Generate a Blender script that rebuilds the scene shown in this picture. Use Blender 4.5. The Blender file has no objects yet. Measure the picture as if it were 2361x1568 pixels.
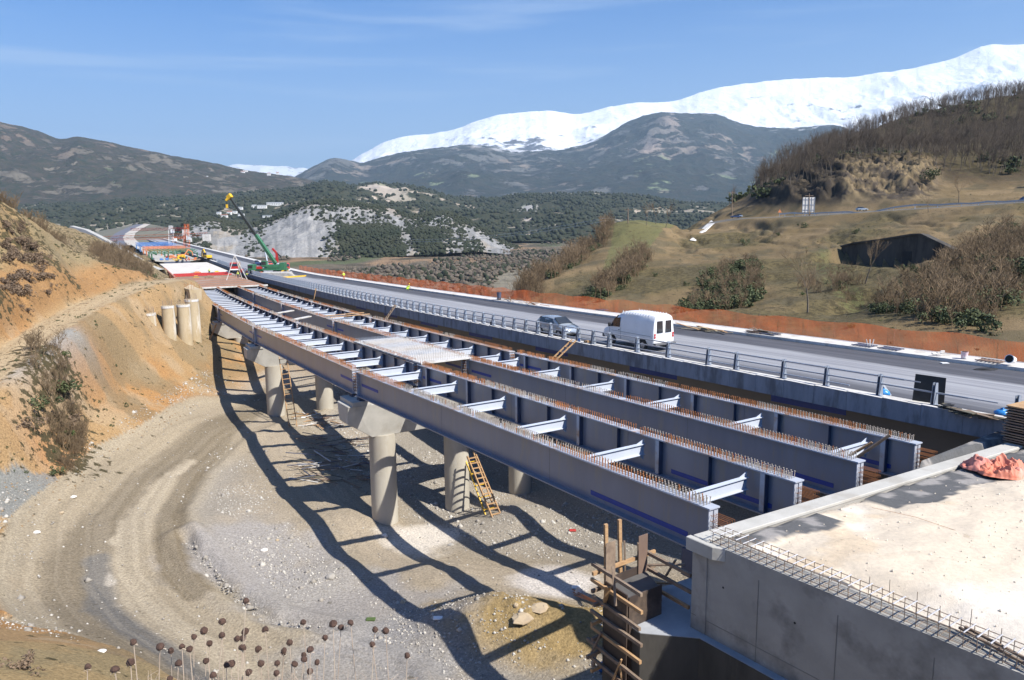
import bpy, math, random
import numpy as np
from mathutils import Vector, Matrix
random.seed(7); rng=np.random.default_rng(11)
R_=math.radians
scn=bpy.context.scene
COL=scn.collection
# ---------------------------------------------------------------- camera
FPX=1750.; CX=1180.5; CY=784.; CAMZ=21.; ROLL=.010; YH=505.
_p=math.atan((CY-YH)/FPX)
fwd=np.array([0,math.cos(_p),-math.sin(_p)]); _r=np.array([1.,0,0]); _u=np.cross(_r,fwd)
_c,_s=math.cos(ROLL),math.sin(ROLL)
CR=_r*_c-_u*_s; CU=_u*_c+_r*_s
cd=bpy.data.cameras.new('camera'); cam=bpy.data.objects.new('camera',cd); COL.objects.link(cam)
cd.sensor_fit='HORIZONTAL'; cd.sensor_width=36.; cd.lens=36.*FPX/2361.; cd.clip_start=.3; cd.clip_end=60000.
cam.matrix_world=Matrix(((CR[0],CU[0],-fwd[0],0),(CR[1],CU[1],-fwd[1],0),(CR[2],CU[2],-fwd[2],CAMZ),(0,0,0,1)))
scn.camera=cam
# ---------------------------------------------------------------- sky, sun, exposure
SUN_EL=R_(46); SUN_AZ=math.atan2(.80,-.60)      # clockwise from +Y
w=bpy.data.worlds.new('World'); scn.world=w; w.use_nodes=True
nt=w.node_tree; nt.nodes.clear()
wo=nt.nodes.new('ShaderNodeOutputWorld'); bg=nt.nodes.new('ShaderNodeBackground')
sk=nt.nodes.new('ShaderNodeTexSky'); sk.sky_type='NISHITA'; sk.sun_disc=False
sk.sun_elevation=SUN_EL; sk.sun_rotation=SUN_AZ; sk.altitude=400; sk.air_density=1.0; sk.dust_density=0.5; sk.ozone_density=4.0
bg.inputs['Strength'].default_value=0.066
# thin cirrus streaks, laid on the sky by direction
tc=nt.nodes.new('ShaderNodeTexCoord'); mp=nt.nodes.new('ShaderNodeMapping'); mp.inputs['Scale'].default_value=(1.0,1.0,13.0)
mp.inputs['Rotation'].default_value=(0,R_(-6),0)
n1=nt.nodes.new('ShaderNodeTexNoise'); n1.inputs['Scale'].default_value=2.2; n1.inputs['Detail'].default_value=7; n1.inputs['Roughness'].default_value=.5; n1.inputs['Distortion'].default_value=.3
mr=nt.nodes.new('ShaderNodeMapRange'); mr.inputs['From Min'].default_value=.46; mr.inputs['From Max'].default_value=.78; mr.inputs['To Max'].default_value=.42; mr.interpolation_type='SMOOTHSTEP'
mx=nt.nodes.new('ShaderNodeMix'); mx.data_type='RGBA'; mx.inputs['B'].default_value=(7.2,8.2,9.3,1)
nt.links.new(tc.outputs['Generated'],mp.inputs['Vector']); nt.links.new(mp.outputs['Vector'],n1.inputs['Vector'])
nt.links.new(n1.outputs['Fac'],mr.inputs['Value']); nt.links.new(mr.outputs['Result'],mx.inputs['Factor'])
hs=nt.nodes.new('ShaderNodeHueSaturation'); hs.inputs['Saturation'].default_value=1.5; hs.inputs['Hue'].default_value=.512; hs.inputs['Value'].default_value=1.2; nt.links.new(sk.outputs['Color'],hs.inputs['Color'])
sx=nt.nodes.new('ShaderNodeSeparateXYZ'); nt.links.new(tc.outputs['Generated'],sx.inputs[0]); hr_=nt.nodes.new('ShaderNodeMapRange'); hr_.interpolation_type='SMOOTHSTEP'; hr_.inputs['From Min'].default_value=.34; hr_.inputs['From Max'].default_value=-.02; hr_.inputs['To Max'].default_value=.62; nt.links.new(sx.outputs[2],hr_.inputs['Value'])
mh=nt.nodes.new('ShaderNodeMix'); mh.data_type='RGBA'; mh.inputs['B'].default_value=(3.6,5.1,7.9,1); nt.links.new(hr_.outputs[0],mh.inputs['Factor']); nt.links.new(hs.outputs[0],mh.inputs['A']); nt.links.new(mh.outputs['Result'],mx.inputs['A']); nt.links.new(mx.outputs['Result'],bg.inputs['Color']); nt.links.new(bg.outputs[0],wo.inputs['Surface'])
sl=bpy.data.lights.new('sun','SUN'); sl.energy=5.0; sl.angle=R_(.5); sl.color=(1.0,.955,.88)
so_=bpy.data.objects.new('sun',sl); COL.objects.link(so_)
SD=Vector((-.80*math.cos(SUN_EL),.60*math.cos(SUN_EL),-math.sin(SUN_EL)))
so_.rotation_euler=SD.to_track_quat('-Z','Y').to_euler()
vs=scn.view_settings; vs.view_transform='Standard'; vs.look='None'; vs.exposure=0.92; vs.gamma=1.0; vs.use_curve_mapping=False
scn.cycles.volume_bounces=0; scn.cycles.diffuse_bounces=1; scn.cycles.max_bounces=6
# ---------------------------------------------------------------- pixel rays -> world points (photo measured at 2361x1568)
def ray(x,y): return fwd*FPX+CR*(x-CX)+CU*(CY-y)
def atz(x,y,z):
    d=ray(x,y); return np.array([0,0,CAMZ])+d*((z-CAMZ)/d[2])
def atY(x,y,Y):
    d=ray(x,y); return np.array([0,0,CAMZ])+d*(Y/d[1])
def zp(s):                                      # girder top level along the bridge
    if s<165: return 11-.015*s-.00006*s*s
    if s<245:
        t=s-165; return 6.89-.0348*t+.0348/160*t*t
    return 5.498
def head(s): return float(np.interp(s,[-60,-15,16,50,82,112,142,175,240,320],[36,34.2,33.1,30.4,28.1,26.6,25.2,25.4,27.2,28.2]))
def _align():
    p=np.array([7.0,25.2]); a=[]
    for s in range(0,900):
        a.append(p.copy()); h=R_(head(s+.5)); p=p+np.array([-math.sin(h),math.cos(h)])
    p=np.array([7.0,25.2]); b=[]
    for s in range(0,60):
        h=R_(head(-s-.5)); p=p-np.array([-math.sin(h),math.cos(h)]); b.append(p.copy())
    return np.array(b[::-1]+a)
ALN=_align(); ALS=np.arange(-60,900)
def at(s,o=0.,dz=0.):                           # bridge station s, offset o to the right, height over girder top
    x=np.interp(s,ALS,ALN[:,0]); y=np.interp(s,ALS,ALN[:,1]); h=R_(head(s))
    return np.array([x+math.cos(h)*o, y+math.sin(h)*o, zp(s)+dz])
def axes(s):
    h=R_(head(s)); return np.array([-math.sin(h),math.cos(h),0]), np.array([math.cos(h),math.sin(h),0])
def so(q):
    d=ALN-q[:2]; i=int(np.argmin((d**2).sum(1))); i=min(max(i,1),len(ALN)-2)
    t=ALN[i+1]-ALN[i-1]; t=t/np.linalg.norm(t); r=np.array([t[1],-t[0]]); v=q[:2]-ALN[i]
    return float(ALS[i]+v@t), float(v@r)
def ons(x,y,dz):                                # pixel on the surface dz above girder top
    z=8.
    for k in range(50):
        q=atz(x,y,z); s,o=so(q); z=.5*z+.5*(zp(s)+dz)
    return s,o
# ---------------------------------------------------------------- noise
def _hash(ix,iy,seed):
    h=(ix.astype(np.int64)*374761393+iy.astype(np.int64)*668265263+seed*1442695041)&0xffffffff
    h=((h^(h>>13))*1274126177)&0xffffffff
    return ((h^(h>>16))&0xffff)/65535.
def vnoise(x,y,seed=0):
    ix=np.floor(x);iy=np.floor(y);fx=x-ix;fy=y-iy;fx=fx*fx*(3-2*fx);fy=fy*fy*(3-2*fy)
    a=_hash(ix,iy,seed);b=_hash(ix+1,iy,seed);c=_hash(ix,iy+1,seed);d=_hash(ix+1,iy+1,seed)
    return a+(b-a)*fx+(c-a)*fy+(a-b-c+d)*fx*fy
def fbm(x,y,sc,oc=5,seed=0,ridged=False,gain=.5):
    x=np.asarray(x,float)/sc;y=np.asarray(y,float)/sc;t=0.;a=1.;n=0.
    for k in range(oc):
        v=vnoise(x*2**k+17*k,y*2**k+31*k,seed+k)
        if ridged: v=1-abs(2*v-1)
        t=t+a*v;n+=a;a*=gain
    return t/n
def sstep(a,b,x):
    t=np.clip((x-a)/(b-a),0,1); return t*t*(3-2*t)
# ---------------------------------------------------------------- tagging
def tag(o,label=None,cat=None,group=None,kind=None):
    if label: o['label']=label
    if cat: o['category']=cat
    if group: o['group']=group
    if kind: o['kind']=kind
    return o
ORG={}
def empty(name,loc,label,cat,group=None,rz=0.):
    o=bpy.data.objects.new(name,None); COL.objects.link(o); o.location=[float(v) for v in loc]; o.rotation_euler=(0,0,rz)
    o.empty_display_size=.2; ORG[o.name]=np.array([float(v) for v in loc]); return tag(o,label,cat,group)
def local(name,label,cat,group=None):            # a thing modelled about its own origin
    o=bpy.data.objects.new(name,None); COL.objects.link(o); ORG[o.name]=np.zeros(3); o.empty_display_size=.2; return tag(o,label,cat,group)
def dup(o,parent=None,loc=None,rz=None,sc=None,label=None,group=None):
    c=o.copy(); COL.objects.link(c); c.parent=parent
    if loc is not None: c.location=[float(v) for v in loc]
    if rz is not None: c.rotation_euler=(0,0,rz)
    if sc is not None: c.scale=(sc,sc,sc) if not hasattr(sc,'__len__') else sc
    if label: c['label']=label
    if group: c['group']=group
    for ch in o.children: dup(ch,c)
    return c
def dup_mesh(o,parent,loc,rz=0.):
    c=o.copy(); COL.objects.link(c); c.parent=parent; c.location=[float(v) for v in loc]; c.rotation_euler=(0,0,rz); return c
# ---------------------------------------------------------------- mesh builder
class MB:
    def __init__(s): s.v=[];s.f=[];s.m=[];s.uv=None
    def add(s,vs,fs,mi=0):
        b=len(s.v); s.v+= [tuple(map(float,v)) for v in vs]; s.f+=[tuple(i+b for i in f) for f in fs]; s.m+=[mi]*len(fs); return s
    def hexa(s,c8,mi=0):
        return s.add(c8,[(0,3,2,1),(4,5,6,7),(0,1,5,4),(1,2,6,5),(2,3,7,6),(3,0,4,7)],mi)
    def box(s,c,sz,ax=None,mi=0,top=1.0):
        c=np.array(c,float); X,Y,Z=(np.array(a,float) for a in (ax if ax is not None else ((1,0,0),(0,1,0),(0,0,1))))
        hx,hy,hz=sz[0]/2,sz[1]/2,sz[2]/2
        P=[c+X*hx*i*(top if k>0 else 1)+Y*hy*j*(top if k>0 else 1)+Z*hz*k for k in(-1,1) for i,j in((-1,-1),(1,-1),(1,1),(-1,1))]
        return s.hexa(P,mi)
    def beam(s,p,q,w,h,up=(0,0,1),mi=0):
        p=np.array(p,float);q=np.array(q,float);d=q-p;L=np.linalg.norm(d)
        if L<1e-6: return s
        d=d/L;up=np.array(up,float)
        if abs(d@up)>.97: up=np.array([1.,0,0])
        X=np.cross(d,up);X/=np.linalg.norm(X);Z=np.cross(X,d)
        return s.box((p+q)/2,(w,L,h),(X,d,Z),mi)
    def tube(s,p,q,r,n=6,r2=None,mi=0,cap=True):
        p=np.array(p,float);q=np.array(q,float);r2=r if r2 is None else r2;d=q-p;L=np.linalg.norm(d)
        if L<1e-6: return s
        d=d/L;u=np.array([0,0,1.]) if abs(d[2])<.9 else np.array([1.,0,0]);X=np.cross(d,u);X/=np.linalg.norm(X);Y=np.cross(d,X)
        vs=[];
        for (c,rr) in((p,r),(q,r2)):
            for k in range(n):
                a=2*math.pi*k/n; vs.append(c+X*rr*math.cos(a)+Y*rr*math.sin(a))
        fs=[(k,(k+1)%n,n+(k+1)%n,n+k) for k in range(n)]
        if cap: fs+=[tuple(range(n))[::-1],tuple(range(n,2*n))]
        return s.add(vs,fs,mi)
    def lathe(s,base,prof,n=16,axis=(0,0,1),mi=0):
        base=np.array(base,float);ax=np.array(axis,float);ax/=np.linalg.norm(ax)
        u=np.array([0,0,1.]) if abs(ax[2])<.9 else np.array([1.,0,0]);X=np.cross(u,ax);X/=np.linalg.norm(X);Y=np.cross(ax,X)
        vs=[];
        for (r,h) in prof:
            for k in range(n):
                a=2*math.pi*k/n; vs.append(base+ax*h+X*r*math.cos(a)+Y*r*math.sin(a))
        fs=[]
        for j in range(len(prof)-1):
            for k in range(n): fs.append((j*n+k,j*n+(k+1)%n,(j+1)*n+(k+1)%n,(j+1)*n+k))
        fs.append(tuple(range(n))[::-1]); fs.append(tuple(range((len(prof)-1)*n,len(prof)*n)))
        return s.add(vs,fs,mi)
    def prism(s,pts,thick,mi=0):                 # planar 3d polygon extruded by vector
        pts=[np.array(p,float) for p in pts];t=np.array(thick,float);n=len(pts)
        vs=pts+[p+t for p in pts]
        fs=[tuple(range(n))[::-1],tuple(range(n,2*n))]+[(k,(k+1)%n,n+(k+1)%n,n+k) for k in range(n)]
        return s.add(vs,fs,mi)
    def rings(s,rg,close=True,caps=True,mi=0):
        n=len(rg[0]);vs=[p for r in rg for p in r];fs=[]
        m=n if close else n-1
        for j in range(len(rg)-1):
            for k in range(m): fs.append((j*n+k,j*n+(k+1)%n,(j+1)*n+(k+1)%n,(j+1)*n+k))
        if caps and close: fs+= [tuple(range(n))[::-1],tuple(range((len(rg)-1)*n,len(rg)*n))]
        return s.add(vs,fs,mi)
    def build(s,name,mats,parent=None,smooth=False,bevel=0.,kind=None,label=None,auto=False):
        me=bpy.data.meshes.new(name)
        org=ORG.get(parent.name,np.zeros(3)) if parent is not None else np.zeros(3)
        v=np.array(s.v)-org
        me.from_pydata(v.tolist(),[],s.f)
        if not isinstance(mats,(list,tuple)): mats=[mats]
        for m in mats: me.materials.append(m)
        if len(mats)>1: me.polygons.foreach_set('material_index',s.m)
        if smooth: me.polygons.foreach_set('use_smooth',[True]*len(s.f))
        me.update()
        o=bpy.data.objects.new(name,me); COL.objects.link(o)
        if parent is not None: o.parent=parent; ORG[o.name]=org
        if bevel:
            b=o.modifiers.new('bevel','BEVEL'); b.width=bevel; b.segments=1; b.limit_method='ANGLE'
        if auto: me.polygons.foreach_set('use_smooth',[True]*len(s.f)); e=o.modifiers.new('split','EDGE_SPLIT'); e.split_angle=R_(35)
        if kind: o['kind']=kind
        if label: o['label']=label
        return o
def thing(name,mb,mat,label,cat,group=None,loc=None,**k):
    """one-mesh thing; its origin is put at its base"""
    v=np.array(mb.v); c=np.array([(v[:,0].min()+v[:,0].max())/2,(v[:,1].min()+v[:,1].max())/2,v[:,2].min()])
    mb.v=(v-c).tolist(); o=mb.build(name,mat,**k); o.location=c.tolist(); return tag(o,label,cat,group)
def basket(name,verts,faces,mat,**k):            # big numpy mesh
    me=bpy.data.meshes.new(name); verts=np.asarray(verts,np.float32); faces=np.asarray(faces,np.int32)
    nf,kf=faces.shape
    me.vertices.add(len(verts)); me.vertices.foreach_set('co',verts.ravel())
    me.loops.add(nf*kf); me.loops.foreach_set('vertex_index',faces.ravel())
    me.polygons.add(nf); me.polygons.foreach_set('loop_start',np.arange(0,nf*kf,kf,dtype=np.int32))
    me.update(calc_edges=True); me.materials.append(mat)
    if k.get('smooth'): me.polygons.foreach_set('use_smooth',np.ones(nf,bool))
    o=bpy.data.objects.new(name,me); COL.objects.link(o)
    if k.get('parent') is not None: o.parent=k['parent']
    if k.get('kind'): o['kind']=k['kind']
    if k.get('col') is not None:
        a=me.color_attributes.new('Col','FLOAT_COLOR','POINT'); a.data.foreach_set('color',np.asarray(k['col'],np.float32).ravel())
    return o
# ---------------------------------------------------------------- materials
def _new(name):
    m=bpy.data.materials.new(name); m.use_nodes=True; t=m.node_tree; b=t.nodes['Principled BSDF']; return m,t,b
def N(t,typ,**k):
    n=t.nodes.new(typ)
    for a,v in k.items():
        if a in n.inputs: n.inputs[a].default_value=v
        else: setattr(n,a,v)
    return n
def C4(c): return (c[0],c[1],c[2],1.)
def translucent(m,f=.5):
    t=m.node_tree; b=t.nodes['Principled BSDF']; o=[n for n in t.nodes if n.type=='OUTPUT_MATERIAL'][0]; tr=t.nodes.new('ShaderNodeBsdfTranslucent'); tr.inputs['Color'].default_value=b.inputs['Base Color'].default_value[:]; tp=t.nodes.new('ShaderNodeBsdfTransparent'); mx=t.nodes.new('ShaderNodeMixShader'); mx.inputs[0].default_value=f; m2=t.nodes.new('ShaderNodeMixShader')
    a=b.inputs['Alpha'].links[0].from_socket; t.links.remove(b.inputs['Alpha'].links[0]); t.links.new(b.outputs[0],mx.inputs[1]); t.links.new(tr.outputs[0],mx.inputs[2]); t.links.new(a,m2.inputs[0]); t.links.new(tp.outputs[0],m2.inputs[1]); t.links.new(mx.outputs[0],m2.inputs[2]); t.links.new(m2.outputs[0],o.inputs['Surface'])
def mat(name,c1,c2=None,sc=2.,rough=.8,metal=0.,bump=.0,bsc=None,stretch=(1,1,1),spec=.5,lo=.35,hi=.65,c3=None,sc3=.5,alpha=None,coat=0.):
    m,t,b=_new(name); L=t.links.new
    b.inputs['Roughness'].default_value=rough; b.inputs['Metallic'].default_value=metal; b.inputs['Specular IOR Level'].default_value=spec
    if coat: b.inputs['Coat Weight'].default_value=coat; b.inputs['Coat Roughness'].default_value=.06
    tc=N(t,'ShaderNodeTexCoord'); mp=N(t,'ShaderNodeMapping'); mp.inputs['Scale'].default_value=stretch; L(tc.outputs['Object'],mp.inputs['Vector'])
    if c2 is None: c2=tuple(x*.8 for x in c1)
    n=N(t,'ShaderNodeTexNoise',Scale=sc,Detail=6.,Roughness=.6); L(mp.outputs[0],n.inputs['Vector'])
    r=N(t,'ShaderNodeMapRange'); r.inputs['From Min'].default_value=lo; r.inputs['From Max'].default_value=hi; L(n.outputs['Fac'],r.inputs['Value'])
    mx=N(t,'ShaderNodeMix',data_type='RGBA'); mx.inputs['A'].default_value=C4(c1); mx.inputs['B'].default_value=C4(c2); L(r.outputs[0],mx.inputs['Factor'])
    out=mx.outputs['Result']
    if c3 is not None:
        n3=N(t,'ShaderNodeTexNoise',Scale=sc3,Detail=5.,Roughness=.65); L(mp.outputs[0],n3.inputs['Vector'])
        r3=N(t,'ShaderNodeMapRange'); r3.inputs['From Min'].default_value=.52; r3.inputs['From Max'].default_value=.66; L(n3.outputs['Fac'],r3.inputs['Value'])
        m3=N(t,'ShaderNodeMix',data_type='RGBA'); m3.inputs['B'].default_value=C4(c3); L(out,m3.inputs['A']); L(r3.outputs[0],m3.inputs['Factor']); out=m3.outputs['Result']
    L(out,b.inputs['Base Color'])
    if bump:
        nb=N(t,'ShaderNodeTexNoise',Scale=bsc or sc*4,Detail=5.); L(mp.outputs[0],nb.inputs['Vector'])
        bp=N(t,'ShaderNodeBump',Strength=bump,Distance=.03); L(nb.outputs['Fac'],bp.inputs['Height']); L(bp.outputs[0],b.inputs['Normal'])
    return m
def terrain_mat(name,veg1,veg2,vsc,det_sc,bump=.5,bdist=.1,det=.25,vsc2=None,wid=.12,bsc=None,voro=0.,rough=.95):
    """Col attribute = bare ground colour, its alpha = share covered by vegetation; the noise decides where"""
    m,t,b=_new(name); L=t.links.new; b.inputs['Roughness'].default_value=rough; b.inputs['Specular IOR Level'].default_value=.15
    g=N(t,'ShaderNodeNewGeometry'); a=N(t,'ShaderNodeVertexColor',layer_name='Col')
    n=N(t,'ShaderNodeTexNoise',Scale=vsc,Detail=7.,Roughness=.62); L(g.outputs['Position'],n.inputs['Vector'])
    r=N(t,'ShaderNodeMapRange'); r.inputs['From Min'].default_value=.30; r.inputs['From Max'].default_value=.70; L(n.outputs['Fac'],r.inputs['Value'])
    sb=N(t,'ShaderNodeMath',operation='SUBTRACT'); L(a.outputs['Alpha'],sb.inputs[0]); L(r.outputs[0],sb.inputs[1])
    r2=N(t,'ShaderNodeMapRange',interpolation_type='SMOOTHSTEP'); r2.inputs['From Min'].default_value=-wid; r2.inputs['From Max'].default_value=wid; L(sb.outputs[0],r2.inputs['Value'])
    nv=N(t,'ShaderNodeTexNoise',Scale=vsc2 or vsc*3,Detail=5.,Roughness=.7); L(g.outputs['Position'],nv.inputs['Vector'])
    rv=N(t,'ShaderNodeMapRange'); rv.inputs['From Min'].default_value=.35; rv.inputs['From Max'].default_value=.65; L(nv.outputs['Fac'],rv.inputs['Value'])
    mv=N(t,'ShaderNodeMix',data_type='RGBA'); mv.inputs['A'].default_value=C4(veg1); mv.inputs['B'].default_value=C4(veg2); L(rv.outputs[0],mv.inputs['Factor'])
    nd=N(t,'ShaderNodeTexNoise',Scale=det_sc,Detail=8.,Roughness=.68); L(g.outputs['Position'],nd.inputs['Vector'])
    rd=N(t,'ShaderNodeMapRange'); rd.inputs['From Min'].default_value=.3; rd.inputs['From Max'].default_value=.7; rd.inputs['To Min'].default_value=1-det; rd.inputs['To Max'].default_value=1+det; L(nd.outputs['Fac'],rd.inputs['Value'])
    ml=N(t,'ShaderNodeMix',data_type='RGBA',blend_type='MULTIPLY'); ml.inputs['Factor'].default_value=1.; L(a.outputs['Color'],ml.inputs['A']); L(rd.outputs[0],ml.inputs['B'])
    mm=N(t,'ShaderNodeMix',data_type='RGBA'); L(r2.outputs[0],mm.inputs['Factor']); L(ml.outputs['Result'],mm.inputs['A']); L(mv.outputs['Result'],mm.inputs['B'])
    L(mm.outputs['Result'],b.inputs['Base Color'])
    h=nd.outputs['Fac']
    if bsc:
        nb=N(t,'ShaderNodeTexNoise',Scale=bsc,Detail=9.,Roughness=.7); L(g.outputs['Position'],nb.inputs['Vector']); h=nb.outputs['Fac']
    ad=N(t,'ShaderNodeMath',operation='MULTIPLY_ADD'); L(r2.outputs[0],ad.inputs[0]); ad.inputs[1].default_value=.35; L(h,ad.inputs[2])
    bp=N(t,'ShaderNodeBump',Strength=bump,Distance=bdist); L(ad.outputs[0],bp.inputs['Height']); L(bp.outputs[0],b.inputs['Normal'])
    return m
# ================================================================ THE GROUND: one polar sheet round the camera's foot
def _tps(P,Z,lam=.02):
    n=len(P); d=np.sqrt(((P[:,None]-P[None])**2).sum(-1))+1e-9; K=d*d*np.log(d); K[np.arange(n),np.arange(n)]=lam*n
    A=np.zeros((n+3,n+3)); A[:n,:n]=K; A[:n,n]=1; A[:n,n+1:]=P; A[n,:n]=1; A[n+1:,:n]=P.T
    return np.linalg.solve(A,np.concatenate([Z,[0,0,0]]))
def _tev(P,w,X,Y):
    o=w[-3]+w[-2]*X+w[-1]*Y
    for i in range(len(P)):
        d2=(X-P[i,0])**2+(Y-P[i,1])**2+1e-9; o=o+w[i]*.5*d2*np.log(d2)
    return o
ctl=[]
for x,y,z in ((900,1240,-1.5),(1090,1205,-1.5),(1300,1300,-.5),(1000,1400,-.3),(700,1200,-.6),(600,1010,.2),(800,1050,-1.0),(632,960,-.4),(740,940,-.4),(1200,1150,-1.4),
  (450,1200,.3),(300,1300,.2),(380,1100,.5),(500,985,.8),(1400,1500,.3),(700,1500,.3),(1000,1568,.2),(560,1568,.2),(220,1350,.3),(120,1380,.5),(60,1300,1.1),(0,1300,1.6),(130,1225,1.0),(200,1160,.9),(300,1085,.8),(400,1020,.8),(-150,1350,2.5)):
    q=atz(x,y,z); ctl.append((q[0],q[1],q[2]))
for x,y,Y in ((0,840,62),(100,765,72),(200,705,85),(330,655,102),(400,645,114),(-150,960,52),(-150,1100,47),(0,1050,53),(200,885,70),(100,960,62),(330,830,84),(270,900,74),(440,800,95),(500,860,93),(540,905,88),(480,760,105),(462,722,126),
  (0,650,72),(0,470,92),(100,640,83),(100,530,98),(150,560,101),(200,590,104),(260,617,108),(340,643,113),(200,650,96),(-200,600,70),(-200,380,95),(50,730,73),
  (0,1490,26),(200,1497,28),(380,1566,28.4),(100,1560,23.5),(-150,1480,26),
  (250,600,150),(330,630,160),(200,547,230),(350,608,240),(100,535,200),(300,580,330),
  # right-hand hillside
  (2361,830,60),(2361,700,77),(2361,600,102),(2361,468,160),(2361,330,262),(2361,222,385),(2250,245,390),(2361,275,320),(2200,300,330),(2000,305,350),(1800,390,330),(2700,800,58),(2700,600,90),(2700,430,160),(2700,150,380),(2200,478,172),(2000,487,190),(1870,496,205),(1780,500,220),(1700,503,235),(1650,512,240),
  (2200,700,86),(2200,600,118),(2000,740,86),(2000,700,97),(2000,600,132),(2000,520,172),(1800,720,98),(1800,600,147),(1800,530,197),(1600,715,108),(1600,600,172),(1600,540,217),(1430,516,232),(1500,520,236),(1400,650,142),(1400,570,200),
  (1380,545,215),(1330,590,195),(1250,645,165),(1210,668,155),(2100,272,390),(1900,338,370),(1750,412,325),(1700,460,280),(2000,350,290),(2200,345,275),(2200,430,205),(1900,398,238),(1850,420,240),(1800,440,248),(2000,386,228),(2100,395,222),(1950,470,204),(2100,465,190)):
    q=atY(x,y,Y); ctl.append((q[0],q[1],q[2]))
def _w(px,Y,z): q=atY(px,500,Y); ctl.append((q[0],q[1],z))
for px,Y,z in ((0,118,14),(100,122,13),(200,124,11),(300,128,9.5),(2361,480,60),(2100,500,50),(1900,470,30),(1750,400,12),(1650,330,5),(1500,300,6),(1400,290,-4),(1300,270,-15),(1200,230,-17),(1100,200,-15),(1000,260,-20),(850,300,-21),(700,360,-21),(600,420,-21),(1500,420,-20),(900,420,-21),(1200,430,-22),(400,420,-18),(200,420,-8),(0,420,2),(0,250,14),(100,330,8),(2700,500,90)): _w(px,Y,z)
ctl+= [(0,0,19.1),(-7,3,16.9),(0,3,17.2),(6,3,16.8),(0,10,13.0),(0,20,6.3),(0,30,.6),(10,12,8.),(20,10,8.6),(22,20,8.6),(-15,10,13.),(-15,17,8.6),(-10,25,3.2),(-30,5,18),(30,0,10),(-50,30,14),(12,24,3.5),(18,30,3.5),(40,30,8.5),(8,33,.3)]
for s,o,z in ((22,8,-1.1),(22,14,-.9),(45,8,-1.2),(45,25,.2),(15,26,2.8),(0,38,9.),(20,40,8.8),(40,40,8.0),(60,42,6.6),(75,30,1.5),(80,12,1.2),(95,6,2.6),(95,38,3.),(120,8,3.8),(120,28,-1),(125,42,-5),(150,3,3.6),(150,20,0),(160,45,-11),(190,6,1),(190,40,-13),(230,8,-3),(250,-12,5),(300,10,-9),(330,-14,2),(250,40,-17),(-20,30,9)):
    p=at(s,o); ctl.append((p[0],p[1],z))
CP=np.array(ctl); TW=_tps(CP[:,:2],CP[:,2])
# world positions of colour features
def pxy(L,z=.5): return np.array([atz(x,y,z)[:2] for x,y in L])
def dseg(X,Y,P):
    d=np.full(X.shape,1e9)
    for a,b in zip(P[:-1],P[1:]):
        v=b-a; t=np.clip(((X-a[0])*v[0]+(Y-a[1])*v[1])/(v@v),0,1); d=np.minimum(d,np.hypot(X-a[0]-t*v[0],Y-a[1]-t*v[1]))
    return d
def inpoly(X,Y,P):
    r=np.zeros(X.shape,bool); n=len(P); j=n-1
    for i in range(n):
        c=((P[i,1]>Y)!=(P[j,1]>Y))&(X<(P[j,0]-P[i,0])*(Y-P[i,1])/(P[j,1]-P[i,1]+1e-12)+P[i,0]); r^=c; j=i
    return r
def height(X,Y,fine=True):
    X=np.asarray(X,float);Y=np.asarray(Y,float); z=_tev(CP[:,:2],TW,X,Y); r=np.hypot(X,Y)
    if not fine: return z
    hill=sstep(3,7,z)*sstep(30,60,r)
    z=z+(fbm(X,Y,14,5,3)-.5)*(.18+2.35*hill)*sstep(12,40,r)-hill*(X<0)*sstep(.62,.9,fbm(X,Y*.8,7,5,15,True))*1.3+(fbm(X,Y,2.2,4,9)-.5)*(.13+.25*hill)*sstep(14,30,r)
    z=z+sstep(30,50,X)*sstep(70,100,Y)*(1-sstep(20,23,z))*(.16*np.sin(4.6*z+3*fbm(X,Y,30,3,66))-1.5*sstep(.68,.95,fbm(X*1.2,Y*.6,16,5,17,True)))
    z=z+(fbm(X,Y,45,4,77,True)-.62)*3.2*sstep(190,300,r)*sstep(0,60,X)
    # rough broken rock in the road cutting
    ratio=X/np.maximum(Y,1.); rk=sstep(24.5,27,z)*(1-sstep(36,41,z))*sstep(.30,.34,ratio)*(1-sstep(.52,.57,ratio))*sstep(150,190,Y)*(1-sstep(262,300,Y))
    z=z+rk*((fbm(X,Y*.5,9,6,21,True,.6)-.5)*6.+(fbm(X*1.5+z*.9,z*2.2-X*.6,3.2,5,5,True,.68)-.5)*5.)
    # floor of the cut: wheel ruts, spoil heaps, mounds
    for (px,py,h,rr) in ((1190,1150,.9,4),(1000,1285,.35,3),(770,1285,.35,3.5),(1500,1440,.8,4),(1130,1420,1.2,3.4),(1240,1445,1.25,3.2),(1370,1470,.9,2.6),(1040,1435,.6,2.5),(800,1160,.6,4),(1010,1060,.9,4)):
        q=atz(px,py,.5); d=np.hypot(X-q[0],Y-q[1])/rr; z=z+h*np.exp(-d*d*1.6)*(.8+.4*fbm(X,Y,1.2,3,8))
    return z
ROADC=pxy([(1500,1370),(1180,1300),(950,1260),(760,1110),(640,1000),(560,950)])
HROAD=pxy([(700,1640),(480,1560),(330,1450),(235,1320),(240,1200),(330,1090),(440,1010),(545,955),(640,930)])
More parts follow.
